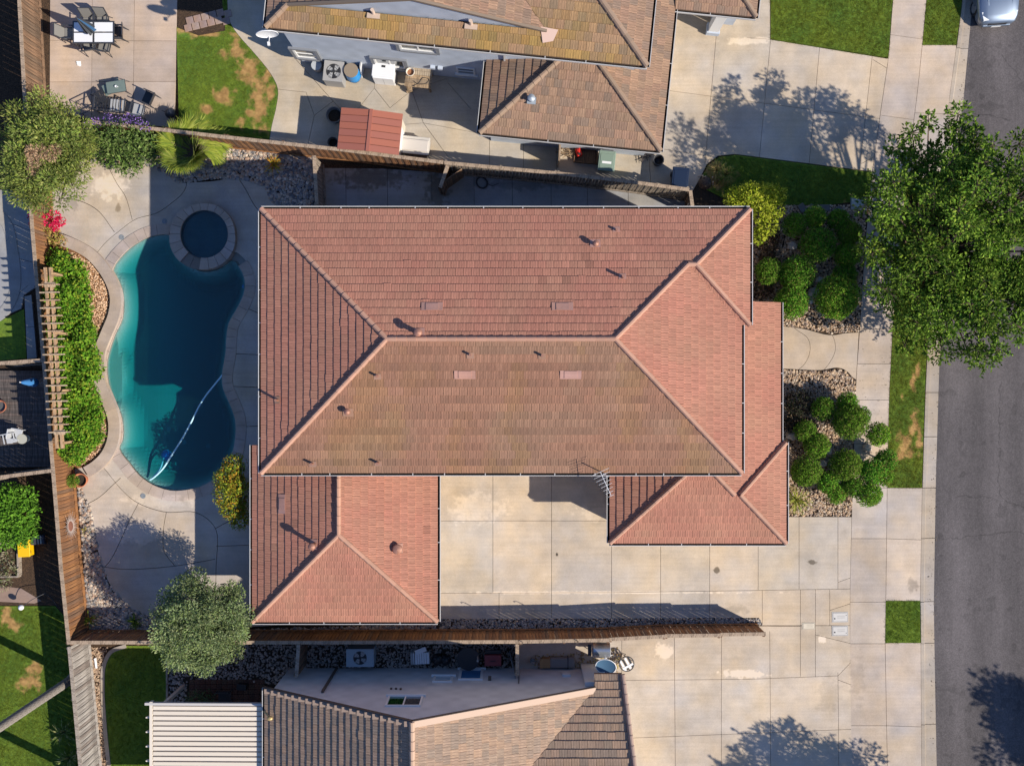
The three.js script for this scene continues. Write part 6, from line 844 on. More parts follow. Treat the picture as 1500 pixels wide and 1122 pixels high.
// ---- western neighbour garden
{ const y = thing('yellow_bin', 'bright yellow plastic tub beside the green shrub', 'tub', G3(34, 803, 0.5), undefined, 0.05); const m = std([0.8, 0.47, 0.005], { roughness: 0.4 }); L(y, 'body', new B().rbox(0, 0.25, 0, 0.5, 0.46, 0.74, 0.05), m); L(y, 'lid', new B().rbox(0, 0.5, 0, 0.54, 0.06, 0.78, 0.025), m); for (const z of [-0.2, 0.2]) L(y, 'handle', new B().box(0.28, 0.44, z, 0.03, 0.03, 0.12), std([0.5, 0.3, 0.01]));
  const d = thing('toy_wagon', 'dark blue wagon with pale stripes beside the yellow tub', 'wagon', G3(52, 791, 0.3), undefined, 0.1); L(d, 'tray', new B().rbox(0, 0.28, 0, 0.75, 0.18, 0.4, 0.04), std([0.03, 0.035, 0.06])); for (const x of [0.12, 0.24]) L(d, 'stripe', new B().box(x, 0.375, 0, 0.05, 0.012, 0.36), K.grey); for (const x of [-0.25, 0.25]) for (const z of [-0.2, 0.2]) L(d, 'wheel', new B().geom(new THREE.CylinderGeometry(0.11, 0.11, 0.05, 16), new THREE.Matrix4().makeRotationX(Math.PI / 2).setPosition(x, 0.11, z)), K.black);
  const r = thing('raised_bed', 'timber-edged raised bed filled with straggling plants', 'planter', G3(12, 830)); const bd = (a, b) => W(r, 'sleeper', new B().bar(P3(...a, 0.13), P3(...b, 0.13), 0.07, 0.3), WOOD.railGrey); bd([-30, 845], [28, 844]); bd([28, 843], [27, 805]); bd([-30, 795], [26, 797]); W(r, 'earth', new B().prism(pts([[-40, 797], [26, 798], [27, 842], [-40, 843]]), -0.1, 0.16), M.soil);
  const l = thing('garden_lamp', 'white ball lamp on a bent wire stand at the lawn edge', 'lamp', G3(30, 890, 0.6)); L(l, 'globe', new B().ball(0, 0.6, 0, 0.12, 0.12, 0.12, 16), K.white); L(l, 'stand', new B().path([[0, 0.5, 0], [0.5, 0.7, -0.35], [1.0, 0.5, -0.6]], 0.015), K.iron); L(l, 'foot', new B().path([[1.0, 0.5, -0.6], [1.15, 0.2, -0.3], [1.3, 0.0, 0.1]], 0.015), K.iron);
  struct('flagstone_path', new B().prism(pts([[-30, 855], [30, 862], [60, 880], [50, 884], [-30, 880]]), -0.2, 0.002), std([0.36, 0.25, 0.2], { map: mottle })); }
// ---- yard of the blue house
function acUnit(label, px, py, w, d, h, turn, body) {
  const t = thing('air_conditioner', label, 'air conditioner', G3(px, py, h), 'outdoor air conditioners', turn), r = Math.min(w, d) * 0.38;
  L(t, 'casing', new B().rbox(0, h / 2 - 0.02, 0, w, h - 0.04, d, 0.04), body); const sh = new B(); sh.prism([[-w / 2, -d / 2], [w / 2, -d / 2], [w / 2, d / 2], [-w / 2, d / 2]], h - 0.06, h, [circle([0, 0], r, 28)]); L(t, 'top_panel', sh, body); L(t, 'fan_well', new B().cyl(0, h - 0.058, 0, r, 0.02, 28), K.black); for (let k = 0; k < 4; k++) { const a = k * Math.PI / 2 + 0.4; L(t, 'fan_blade', new B().prism([[0.04, 0], [r * 0.9, -0.07], [r * 0.92, 0.14], [0.1, 0.1]].map(([x, z]) => [x * Math.cos(a) - z * Math.sin(a), x * Math.sin(a) + z * Math.cos(a)]), h - 0.036, h - 0.03), K.grey); } L(t, 'fan_hub', new B().cyl(0, h - 0.035, 0, 0.06, 0.025, 14), K.black); for (let i = 1; i < 4; i++) L(t, 'guard_ring', new B().geom(new THREE.TorusGeometry(r * i / 3.6, 0.006, 5, 28), new THREE.Matrix4().makeRotationX(Math.PI / 2).setPosition(0, h - 0.004, 0)), K.iron); return t;
}
acUnit('grey square air conditioner against the blue house wall', 488, 104, 0.86, 0.88, 0.85, -TH, std([0.33, 0.32, 0.31], { roughness: 0.6 }));
acUnit('blue-grey air conditioner in the shade of the beige house', 527, 964, 1.2, 0.78, 0.8, 0, std([0.3, 0.36, 0.4], { roughness: 0.6 }));
{ const b = thing('blue_barrel', 'bright blue plastic barrel with brown lid by the blue house', 'barrel', G3(514, 103, 0.9)); L(b, 'drum', new B().lathe(0, 0, 0, [[0, 0], [0.28, 0.02], [0.31, 0.3], [0.32, 0.5], [0.31, 0.75], [0.29, 0.9]], 28), K.blue); L(b, 'hoop', new B().lathe(0, 0, 0, [[0.315, 0.28], [0.33, 0.3], [0.315, 0.32]], 28), K.blue); L(b, 'lid', new B().cyl(0, 0.88, 0, 0.31, 0.05, 28), std([0.24, 0.19, 0.14])); }
{ const b = thing('bucket', 'small grey bucket in the shade beside the air conditioner', 'bucket', G3(463, 95, 0.5)); L(b, 'pail', new B().lathe(0, 0, 0, [[0, 0.01], [0.19, 0], [0.24, 0.48], [0.22, 0.48], [0.18, 0.05], [0, 0.05]], 24), K.grey); L(b, 'lid', new B().cyl(0, 0.46, 0, 0.23, 0.03, 24), std([0.42, 0.44, 0.46])); }
{ const b = thing('storage_cabinet', 'white plastic storage cabinet standing against blue wall', 'cabinet', G3(561, 104, 0.95), undefined, -TH); L(b, 'body', new B().rbox(0, 0.45, 0, 0.92, 0.9, 0.62, 0.03), K.white); L(b, 'lid', new B().rbox(0, 0.93, -0.05, 0.98, 0.07, 0.6, 0.03), K.white); L(b, 'latch', new B().box(0, 0.95, -0.2, 0.16, 0.06, 0.09), K.black); L(b, 'door_seam', new B().box(0, 0.45, 0.312, 0.012, 0.8, 0.006), K.grey); const s = thing('white_board', 'white board leaning on blue wall beside the barrel', 'board', G3(531, 95, 0.3), undefined, -TH); L(s, 'panel', new B().bar([0, 0, 0.12], [0, 0.75, -0.12], 0.85, 0.03), K.white); L(s, 'rim', new B().bar([0, 0.74, -0.115], [0, 0.78, -0.128], 0.87, 0.04), K.grey); }
{ const b = thing('work_bench', 'weathered wooden potting bench beside the blue wall', 'bench', G3(613, 113, 0.75), undefined, -TH); for (let i = 0; i < 5; i++) L(b, 'plank', new B().box(0, 0.74, -0.36 + i * 0.18, 1.15, 0.03, 0.168), [std([0.5, 0.42, 0.32], { map: woodTex }), K.tan, std([0.36, 0.28, 0.2], { map: woodTex })][i < 2 ? 0 : 1 + (i % 2)]); for (const x of [-0.5, 0.5]) for (const z of [-0.36, 0.36]) L(b, 'leg', new B().box(x, 0.36, z, 0.07, 0.72, 0.07), K.tan); const p = thing('flower_pot', 'white rimmed clay pot standing on the potting bench', 'pot', (() => { const q = G3(601, 106, 0.9); return [q[0], 0.755, q[2]]; })()); L(p, 'pot', new B().lathe(0, 0, 0, [[0.13, 0], [0.17, 0.15], [0.2, 0.26], [0.16, 0.26], [0.13, 0.12], [0, 0.1]], 22), std([0.62, 0.55, 0.46])); L(p, 'earth', new B().cyl(0, 0.1, 0, 0.14, 0.06, 18), std([0.3, 0.13, 0.06])); const c = thing('cable_coil', 'black cable looped on the potting bench', 'cable', (() => { const q = G3(618, 118, 0.78); return [q[0], 0.765, q[2]]; })()); L(c, 'loop', new B().path([[-0.4, 0, 0], [-0.15, 0.01, 0.15], [0.2, 0, 0.1], [0.3, 0.01, -0.05], [0.05, 0.02, -0.12], [-0.15, 0, 0.1], [-0.35, 0, 0.2]], 0.012), K.black); L(c, 'plug', new B().box(-0.36, 0.012, 0.22, 0.06, 0.03, 0.04), K.black); const v = thing('timber_block', 'short tan timber offcut standing before the potting bench', 'block', G3(600, 130, 0.3)); L(v, 'block', new B().box(0, 0.16, 0, 0.2, 0.32, 0.16, 0.1), K.tan); L(v, 'split_piece', new B().box(-0.14, 0.1, 0.04, 0.08, 0.2, 0.1, 0.5), K.tan); }
{ // shed
  const s = thing('garden_shed', 'small garden shed with brick-red metal roof by the fence', 'shed', G3(541, 191, 1.95), undefined, -TH); const w = 2.62, d = 1.78, m = [std([0.36, 0.12, 0.075], { roughness: 0.55 }), std([0.33, 0.115, 0.08], { roughness: 0.55 })]; L(s, 'wall', new B().box(0, 0.85, 0, w - 0.16, 1.7, d - 0.14), std([0.62, 0.55, 0.45])); L(s, 'door', new B().box(w / 2 - 0.07, 0.8, 0, 0.03, 1.5, 0.9), K.white);
  for (const sx of [-1, 1]) { const e = (t, y) => [sx * mix(0, w / 2, t), mix(2.0, 1.82, t) + y]; for (let i = 0; i < 6; i++) { const z0 = -d / 2 + i * d / 6 + 0.01, z1 = z0 + d / 6 - 0.02, [x0, y0] = e(0.02, 0), [x1, y1] = e(1, 0), g = new B(), P = [[x0, y0, z1], [x1, y1, z1], [x1, y1, z0], [x0, y0, z0]]; const ring = sx > 0 ? P : [P[1], P[0], P[3], P[2]]; g.hexa([...ring.map(([a, b, c]) => [a, b - 0.04, c]), ...ring]); L(s, 'roof_panel', g, m[i % 2]); } } L(s, 'roof_under', new B().hexa([[-w / 2, 1.74, d / 2], [w / 2, 1.74, d / 2], [w / 2, 1.74, -d / 2], [-w / 2, 1.74, -d / 2], [-w / 2 + 0.02, 1.775, d / 2], [w / 2 - 0.02, 1.775, d / 2], [w / 2 - 0.02, 1.775, -d / 2], [-w / 2 + 0.02, 1.775, -d / 2]]), m[1]); L(s, 'ridge', new B().box(0, 2.0, 0, 0.14, 0.05, d + 0.02), m[1]);
  const b = thing('deck_box', 'pale grey plastic deck box beside the red-roofed shed', 'box', G3(607, 212, 0.75), undefined, -TH); L(b, 'body', new B().rbox(0, 0.33, 0, 1.25, 0.62, 0.72, 0.04), std([0.36, 0.33, 0.3])); L(b, 'lid', new B().geom(new THREE.CylinderGeometry(0.95, 0.95, 1.3, 20, 1, false, -0.42, 0.84), new THREE.Matrix4().makeRotationZ(Math.PI / 2).premultiply(new THREE.Matrix4().makeRotationX(0)).setPosition(0, -0.12, 0).multiply(new THREE.Matrix4().makeRotationY(-Math.PI / 2))), std([0.55, 0.5, 0.45])); L(b, 'lid_rim', new B().rbox(0, 0.66, 0, 1.3, 0.07, 0.78, 0.03), std([0.52, 0.48, 0.43])); L(b, 'lid_crown', new B().rbox(0, 0.72, 0, 1.2, 0.08, 0.5, 0.04), std([0.55, 0.5, 0.45])); b.remove(b.children[1]);
  for (const [px, py, r, l] of [[489, 168, 0.36, 'large empty dark planter beside the shed'], [487, 208, 0.24, 'small dark planter between shed and fence']]) { const p = thing('planter_pot', l, 'pot', G3(px, py, 0.5), 'dark planters by the shed'); L(p, 'pot', new B().lathe(0, 0, 0, [[r * 0.7, 0], [r * 0.95, 0.45], [r, 0.5], [r * 0.86, 0.5], [r * 0.8, 0.3], [0, 0.28]], 28), std([0.14, 0.14, 0.14])); L(p, 'earth', new B().cyl(0, 0.26, 0, r * 0.8, 0.04, 24), K.soil); } }
// wheelie bins: tub, lid, handle and two wheels
function bin(label, px, py, m, turn, strip) { const b = thing('wheelie_bin', label, 'bin', G3(px, py, 1.0), 'wheelie bins by the blue house', turn); L(b, 'tub', new B().hexa([[-0.26, 0.08, 0.28], [0.26, 0.08, 0.28], [0.26, 0.08, -0.26], [-0.26, 0.08, -0.26], [-0.34, 0.96, 0.4], [0.34, 0.96, 0.4], [0.34, 0.96, -0.38], [-0.34, 0.96, -0.38]]), m); L(b, 'lid', new B().rbox(0, 1.0, 0.02, 0.74, 0.09, 0.88, 0.04), m); L(b, 'lid_panel', new B().rbox(0, 1.045, 0.04, 0.58, 0.03, 0.66, 0.015), m); L(b, 'handle', new B().tube([-0.25, 0.98, -0.46], [0.25, 0.98, -0.46], 0.018), K.black); for (const x of [-0.28, 0.28]) L(b, 'wheel', new B().geom(new THREE.CylinderGeometry(0.12, 0.12, 0.06, 16), new THREE.Matrix4().makeRotationZ(Math.PI / 2).setPosition(x, 0.12, -0.28)), K.black); if (strip) L(b, 'label_strip', new B().box(0, 1.064, 0.1, 0.4, 0.004, 0.1), K.white); }
bin('grey-green wheelie bin with white strip on its lid', 889, 235, std([0.2, 0.27, 0.22], { roughness: 0.5 }), -TH, true); bin('dark blue wheelie bin at the driveway corner', 997, 259, std([0.008, 0.018, 0.045], { roughness: 0.4 }), -TH, false);
{ const p = thing('black_tub', 'round black tub at the corner of the garage roof', 'tub', G3(965, 234, 0.4)); L(p, 'tub', new B().lathe(0, 0, 0, [[0.2, 0], [0.24, 0.4], [0.2, 0.4], [0.17, 0.1], [0, 0.08]], 22), K.black); L(p, 'rim', new B().geom(new THREE.TorusGeometry(0.23, 0.02, 6, 24), new THREE.Matrix4().makeRotationX(Math.PI / 2).setPosition(0, 0.4, 0)), K.iron);
  const f = thing('fuel_can', 'red plastic can standing among clutter under the garage eave', 'can', G3(848, 223, 0.3)); L(f, 'body', new B().rbox(0, 0.2, 0, 0.25, 0.36, 0.36, 0.05, 0.3), std([0.6, 0.025, 0.015], { roughness: 0.4 })); L(f, 'cap', new B().cyl(0.02, 0.38, 0.1, 0.05, 0.07, 12), K.black); L(f, 'grip', new B().path([[0, 0.38, -0.12], [0, 0.45, -0.08], [0, 0.45, 0.02], [0, 0.38, 0.04]], 0.018), std([0.6, 0.025, 0.015]));
  const w = thing('partition', 'thin wooden partition between garage wall and northern fence', 'partition', G3(816, 225)); const a = P3(819, 208, 0), b2_ = P3(817, 246, 0); for (let i = 0; i < 8; i++) { const v = a.clone().lerp(b2_, (i + 0.5) / 8); const q = L(w, 'board', boardOf(0.14, 1.35, 0.018), WOOD.brown[i % 4]); q.position.set(v.x - w.position.x, 0, v.z - w.position.z); q.rotation.y = Math.PI / 2 - 0.05; } W(w, 'cap', new B().bar(a.clone().setY(1.37), b2_.clone().setY(1.37), 0.08, 0.03), WOOD.rail);
  const c = thing('tan_crate', 'open brown crate in the gap behind the garage', 'crate', G3(858, 230)); L(c, 'floor', new B().box(0, 0.03, 0, 1.0, 0.03, 0.6, -TH), WOOD.brown[1]); for (const z of [-0.3, 0.3]) L(c, 'side', new B().box(z * Math.sin(TH), 0.13, z, 1.0, 0.2, 0.025, -TH), WOOD.brown[0]); for (const x of [-0.5, 0.5]) L(c, 'end', new B().box(x, 0.13, x * Math.sin(TH), 0.025, 0.2, 0.6, -TH), WOOD.brown[2]);
  for (const [px, py, n, l] of [[832, 222, 12, 'tangle of tan offcuts piled beneath the garage eave'], [945, 227, 16, 'heap of dark sticks beside the green-grey bin']]) { const h = thing('stick_heap', l, 'sticks', G3(px, py), 'stick heaps by the garage wall'); for (let i = 0; i < n; i++) { const a = rr(0, 6.28), s = rr(0.2, 0.45), x = rr(-0.3, 0.3), z = rr(-0.15, 0.2); L(h, 'stick', new B().tube([x - Math.cos(a) * s, rr(0.03, 0.2), z - Math.sin(a) * s * 0.6], [x + Math.cos(a) * s, rr(0.05, 0.3), z + Math.sin(a) * s * 0.6], 0.018, 0.012, 5), n > 12 ? std([0.06, 0.05, 0.05]) : K.tan); } }
  const h = thing('garden_hose', 'black garden hose coiled in the shaded side passage', 'hose', G3(706, 268)); const loop = []; for (let i = 0; i < 40; i++) { const a = i / 40 * 6.2832 * 3.2, r = 0.24 + 0.02 * Math.sin(i); loop.push([Math.cos(a) * r, 0.03 + i * 0.0025, Math.sin(a) * r]); } L(h, 'coil', new B().path(loop, 0.03, 6), K.black); L(h, 'end', new B().path([[0.25, 0.03, 0.05], [0.45, 0.02, 0.12], [0.75, 0.02, 0.02]], 0.014), K.black);
  const st = thing('tree_stump', 'dark stump with pale stakes beside the blue bin', 'stump', G3(1033, 268)); L(st, 'stump', new B().lathe(0, 0, 0, [[0.3, 0], [0.24, 0.1], [0.22, 0.32], [0, 0.34]], 14), M.bark); for (const [a, b] of [[-0.3, -0.3], [-0.12, -0.25], [0.3, -0.2], [0.34, 0.1]]) L(st, 'stake', new B().tube([a, 0, b], [a * 0.7, 0.6, b * 0.7], 0.025, 0.02, 6), std([0.5, 0.42, 0.34])); }
// satellite dishes
function dish(label, [x, y, z], r, face, tilt, turn, mastY) { const d = thing('satellite_dish', label, 'satellite dish', [x, y, z], undefined, turn), p = []; for (let i = 0; i <= 8; i++) p.push([r * i / 8, 0.18 * r * (i / 8) ** 2]); for (let i = 8; i >= 0; i--) p.push([r * i / 8, 0.18 * r * (i / 8) ** 2 - 0.012]); const m = new THREE.Matrix4().makeRotationX(tilt).setPosition(0, mastY, 0.1); L(d, 'reflector', new B().geom(new THREE.LatheGeometry(p.map(([a, b]) => new THREE.Vector2(a, b)), 32), m), new THREE.MeshStandardMaterial({ color: face, roughness: 0.5, side: THREE.DoubleSide })); L(d, 'rim', new B().geom(new THREE.TorusGeometry(r, 0.018, 6, 36), new THREE.Matrix4().makeRotationX(Math.PI / 2).premultiply(new THREE.Matrix4().makeTranslation(0, 0.18 * r, 0)).premultiply(m)), K.white); L(d, 'mast', new B().tube([0, 0, 0], [0, mastY, 0.05], 0.03), K.white); const tip = V(0, r * 1.0, r * 0.25).applyMatrix4(m); L(d, 'arm', new B().tube(V(0, 0.05, r * 0.95).applyMatrix4(m), tip, 0.018), K.white); L(d, 'receiver', new B().box(tip.x, tip.y, tip.z, 0.09, 0.09, 0.14), K.white); for (const s of [-1, 1]) L(d, 'stay', new B().tube([0, 0.1, 0], [s * 0.3, -0.15, -0.2], 0.014), K.white); }
dish('white satellite dish at the eave corner of the blue house', G3(392, 46, 4.9, 4.75), 0.42, lin(0.7, 0.7, 0.7), 1.62, 0.1, 0.35);
dish('blue-faced satellite dish standing at the driveway fence end', G3(889, 972, 1.4, 0.6), 0.44, lin(0.06, 0.13, 0.22), 0.55, -0.3, 0.75);
{ // aerial on the south eave
  const a = thing('roof_aerial', 'branched metal television aerial above the south eave', 'aerial', G3(886, 694, 5.4, 5.25)); const up = 1.0, ax = [[-0.25, up, -0.15], [0.16, up, 0.75]], m = K.white; L(a, 'mast', new B().tube([0, 0, 0], [0, up, 0], 0.02), m); L(a, 'boom', new B().tube(ax[0], ax[1], 0.01), m); for (let i = 0; i < 8; i++) { const t = i / 7, c = V(...ax[0]).lerp(V(...ax[1]), t), s = mix(0.36, 0.12, t), d = V(0.91, 0, -0.42); L(a, 'element', new B().tube(c.clone().addScaledVector(d, -s), c.clone().addScaledVector(d, s), 0.006), m); } L(a, 'bracket', new B().box(0, 0.03, 0, 0.12, 0.06, 0.1), K.grey);
}
// ---- side yard of the beige house
fence('short board fence return beside the beige house wall', [[757, 944], [757, 990]], { tone: WOOD.grey, rail: WOOD.rail, side: 1, kick: 0 });
fence('short dark fence return at the rear corner of the beige house', [[436, 945], [433, 992]], { tone: WOOD.brown, rail: WOOD.railGrey, side: 1, kick: 0 });
{ const c = thing('white_rack', 'white slatted plastic rack in the shaded side yard', 'rack', G3(616, 963, 0.4), undefined, 0.05); for (let i = 0; i < 6; i++) L(c, 'slat', new B().box(-0.2 + i * 0.1, 0.42, 0.04, 0.085, 0.03, 0.5), K.white); L(c, 'frame', new B().box(-0.3, 0.22, 0.04, 0.03, 0.44, 0.5).box(0.36, 0.22, 0.04, 0.03, 0.44, 0.5), K.white); for (const y of [0.12, 0.26, 0.38]) L(c, 'rung', new B().box(-0.38, y, 0.04, 0.14, 0.02, 0.5), K.grey); L(c, 'loose_panel', new B().box(0.02, 0.45, -0.3, 0.5, 0.02, 0.2, 0.3), K.white);
  const b = thing('rubbish_bags', 'two black rubbish bags slumped beside the white rack', 'bags', G3(645, 967, 0.3)); for (const [x, z, r] of [[-0.15, 0.02, 0.26], [0.22, 0.05, 0.24]]) { const g = new THREE.IcosahedronGeometry(1, 3), p = g.attributes.position; for (let i = 0; i < p.count; i++) { const k = 0.85 + 0.3 * vnoise(p.getX(i) * 3 + 9, p.getZ(i) * 3 + p.getY(i) * 2, 3); p.setXYZ(i, p.getX(i) * k * r + x, Math.max(0, (p.getY(i) * k * 0.8 + 0.7) * r), p.getZ(i) * k * r + z); } g.computeVertexNormals(); L(b, 'bag', g, std([0.012, 0.012, 0.014], { roughness: 0.35 })); }
  const k = thing('round_table', 'black round table top leaning in the shaded side yard', 'table', G3(686, 965, 0.5)); L(k, 'top', new B().cyl(0, 0.5, 0, 0.5, 0.05, 32), K.black); L(k, 'column', new B().cyl(0, 0.03, 0, 0.05, 0.48, 12), K.black); L(k, 'foot', new B().lathe(0, 0, 0, [[0, 0.05], [0.28, 0.03], [0.3, 0]], 20), K.black);
  const r = thing('tool_chest', 'dusky red tool chest beside the blue glazed door', 'chest', G3(722, 966, 0.5)); L(r, 'body', new B().rbox(0, 0.24, 0.05, 0.72, 0.46, 0.46, 0.03), std([0.24, 0.045, 0.05])); L(r, 'lid', new B().rbox(0, 0.5, 0.05, 0.74, 0.07, 0.48, 0.03), std([0.26, 0.06, 0.065])); L(r, 'handle', new B().path([[-0.12, 0.53, 0.05], [-0.1, 0.58, 0.05], [0.1, 0.58, 0.05], [0.12, 0.53, 0.05]], 0.015), K.black); L(r, 'tray', new B().box(0, 0.3, -0.28, 0.7, 0.08, 0.16), K.black);
  const l = thing('leaning_board', 'grey board leaning between the fence return and the wall', 'board', G3(752, 972)); L(l, 'board', new B().bar([-0.15, 0, -0.5], [0.1, 1.5, 0.25], 0.03, 0.2), std([0.24, 0.28, 0.32])); L(l, 'batten', new B().bar([-0.13, 0, -0.45], [0.08, 1.3, 0.2], 0.05, 0.04), K.grey); const p2 = thing('upright_pipe', 'pale pipe standing beside the round black table', 'pipe', G3(700, 955)); L(p2, 'pipe', new B().tube([0, 0, -0.1], [0.02, 0.9, 0.15], 0.03), K.cream); L(p2, 'collar', new B().cyl(0.02, 0.85, 0.14, 0.045, 0.06, 12), K.grey);
  const m = thing('rolled_mattress', 'grey padded mat rolled beside the beige wall', 'mat', G3(822, 971, 0.25)); L(m, 'roll', new B().rbox(0.05, 0.17, 0, 1.15, 0.32, 0.5, 0.13), std([0.2, 0.19, 0.18])); L(m, 'strap', new B().rbox(0.3, 0.17, 0, 0.05, 0.335, 0.515, 0.13), K.black); const t = thing('cardboard_box', 'small brown box beside the grey rolled mat', 'box', G3(800, 972, 0.3)); L(t, 'body', new B().box(0, 0.15, 0, 0.36, 0.3, 0.4), std([0.33, 0.2, 0.09])); L(t, 'flap', new B().box(-0.2, 0.31, 0, 0.14, 0.012, 0.4), std([0.36, 0.22, 0.1])); const q = thing('small_bucket', 'small grey pail in the shade by the cable', 'pail', G3(781, 968, 0.2)); L(q, 'pail', new B().lathe(0, 0, 0, [[0.1, 0], [0.14, 0.25], [0.12, 0.25], [0.09, 0.03], [0, 0.03]], 16), K.grey); L(q, 'handle', new B().path([[-0.13, 0.24, 0], [0, 0.36, 0.03], [0.13, 0.24, 0]], 0.008), K.steel);
  const s = thing('steel_smoker', 'silver steel drum grill beside the end of the fence', 'grill', G3(881, 953, 0.7)); L(s, 'drum', new B().geom(new THREE.CylinderGeometry(0.33, 0.33, 0.72, 28), new THREE.Matrix4().makeRotationZ(Math.PI / 2).setPosition(0, 0.62, 0)), K.steel); for (const x of [-0.37, 0.37]) L(s, 'end_cap', new B().geom(new THREE.SphereGeometry(0.325, 20, 10), new THREE.Matrix4().makeScale(0.12, 1, 1).setPosition(x, 0.62, 0)), K.grey); for (const x of [-0.28, 0.28]) for (const z of [-0.22, 0.22]) L(s, 'leg', new B().tube([x, 0.4, z], [x, 0, z * 1.2], 0.02), K.iron); L(s, 'side_rack', new B().box(-0.5, 0.6, 0, 0.16, 0.02, 0.5), K.iron); L(s, 'handle', new B().tube([-0.2, 0.72, -0.34], [0.2, 0.72, -0.34], 0.014), K.black);
  const w = thing('folding_stool', 'black and white folding stool at the driveway edge', 'stool', G3(918, 972, 0.4), undefined, 0.5); L(w, 'hoop', new B().geom(new THREE.TorusGeometry(0.32, 0.025, 8, 28), new THREE.Matrix4().makeRotationX(Math.PI / 2).setPosition(0, 0.45, 0)), K.iron); for (let i = 0; i < 4; i++) L(w, 'seat_band', new B().box(-0.18 + i * 0.12, 0.455, 0, 0.09, 0.014, 0.52), i % 2 ? K.black : K.white); L(w, 'cross_band', new B().box(0, 0.47, 0.12, 0.5, 0.014, 0.09), K.white); for (let i = 0; i < 4; i++) L(w, 'leg', new B().tube([Math.cos(i * 1.57) * 0.28, 0.45, Math.sin(i * 1.57) * 0.28], [Math.cos(i * 1.57 + 0.5) * 0.3, 0, Math.sin(i * 1.57 + 0.5) * 0.3], 0.015), K.iron);
  strew('leaf_litter', 'dry leaves and scraps between dish and steel grill', 'litter', [[780, 960], [860, 955], [905, 948], [915, 965], [905, 985], [862, 985], [780, 985]], 120, [0.02, 0.05], 0.006, [[0.34, 0.22, 0.1], [0.25, 0.17, 0.09], [0.45, 0.36, 0.14]]); }
{ // slatted patio cover
  const h = 2.55, c = thing('patio_cover', 'cream slatted patio cover attached to the beige house', 'pergola', G3(300, 1090, h)); const m = [std([0.68, 0.6, 0.5], { roughness: 0.8 }), std([0.64, 0.56, 0.46], { roughness: 0.8 })]; const q = (px, py, y = h) => P3(px, py, h).setY(y);
  W(c, 'roof_sheet', new B().prism([[225, 1031], [388, 1032], [388, 1205], [225, 1205]].map(([a, b]) => at(a, b, h)), h + 0.012, h + 0.04), m[1]); W(c, 'front_beam', new B().bar(q(222, 1027, h + 0.02), q(222, 1200, h + 0.02), 0.12, 0.2), m[0]); W(c, 'side_beam', new B().bar(q(213, 1030, h + 0.05), q(389, 1031, h + 0.05), 0.1, 0.16), std([0.5, 0.47, 0.45])); for (let i = 0; i < 24; i++) { const y = 1036 + i * 7.4; W(c, 'slat', new B().bar(q(225, y, h + 0.08), q(388, y + 1, h + 0.08), 0.145, 0.05), m[i % 2]); } for (let i = 1; i < 8; i++) W(c, 'rafter', new B().bar(q(213, 1030 + i * 21.2, h - 0.06), q(388, 1031 + i * 21.2, h - 0.06), 0.05, 0.14), m[0]);
  for (const [x, y] of [[237, 1034], [237, 1150]]) { const v = q(x, y); W(c, 'post', new B().box(v.x, h / 2 - 0.05, v.z, 0.14, h - 0.1, 0.14), m[0]); } 
  const k = thing('garden_chair', 'dark metal garden chair on the shaded brick terrace', 'chair', G3(329, 1020, 0.4)); L(k, 'backrest', new B().bar([-0.28, 0.45, -0.25], [-0.28, 0.9, -0.3], 0.03, 0.03).bar([0.28, 0.45, -0.25], [0.28, 0.9, -0.3], 0.03, 0.03).bar([-0.29, 0.9, -0.3], [0.29, 0.9, -0.3], 0.03, 0.03), K.iron); L(k, 'seat', new B().box(0, 0.43, 0.02, 0.54, 0.03, 0.5), K.black); for (const x of [-0.26, 0.26]) for (const z of [-0.22, 0.24]) L(k, 'leg', new B().tube([x, 0.43, z], [x, -0.02, z], 0.016), K.iron); const b = thing('black_box', 'small black box on the shaded brick terrace', 'box', G3(354, 1006, 0.2)); L(b, 'body', new B().rbox(0, 0.14, 0, 0.4, 0.26, 0.24, 0.02, -0.1), K.black); L(b, 'lid', new B().rbox(0, 0.28, 0, 0.42, 0.04, 0.26, 0.015, -0.1), K.black); const d = thing('drain_pipe', 'short white pipe lying on the bark strip', 'pipe', G3(140, 971)); L(d, 'pipe', new B().tube([-0.03, 0.04, -0.22], [0.03, 0.04, 0.22], 0.05, 0.05, 10), K.white); L(d, 'collar', new B().tube([-0.03, 0.04, -0.22], [-0.022, 0.04, -0.16], 0.062, 0.062, 10), K.white); }
strew('gutter_litter', 'small dry leaves and grit in the street gutter', 'litter', [...span(ROAD_E, -20, 1140, -9), ...span(ROAD_E, -20, 1140, 3).reverse()], 22, [0.008, 0.022], -0.092, [[0.2, 0.14, 0.09], [0.32, 0.24, 0.14], [0.12, 0.1, 0.08]]);
strew('leaf_litter', 'scattered small leaves on the pavement under the street tree', 'litter', [...span(WALK_L, 200, 640), ...span(WALK_R, 200, 640).reverse()], 7, [0.008, 0.02], 0.003, [[0.24, 0.2, 0.08], [0.3, 0.22, 0.12]]);
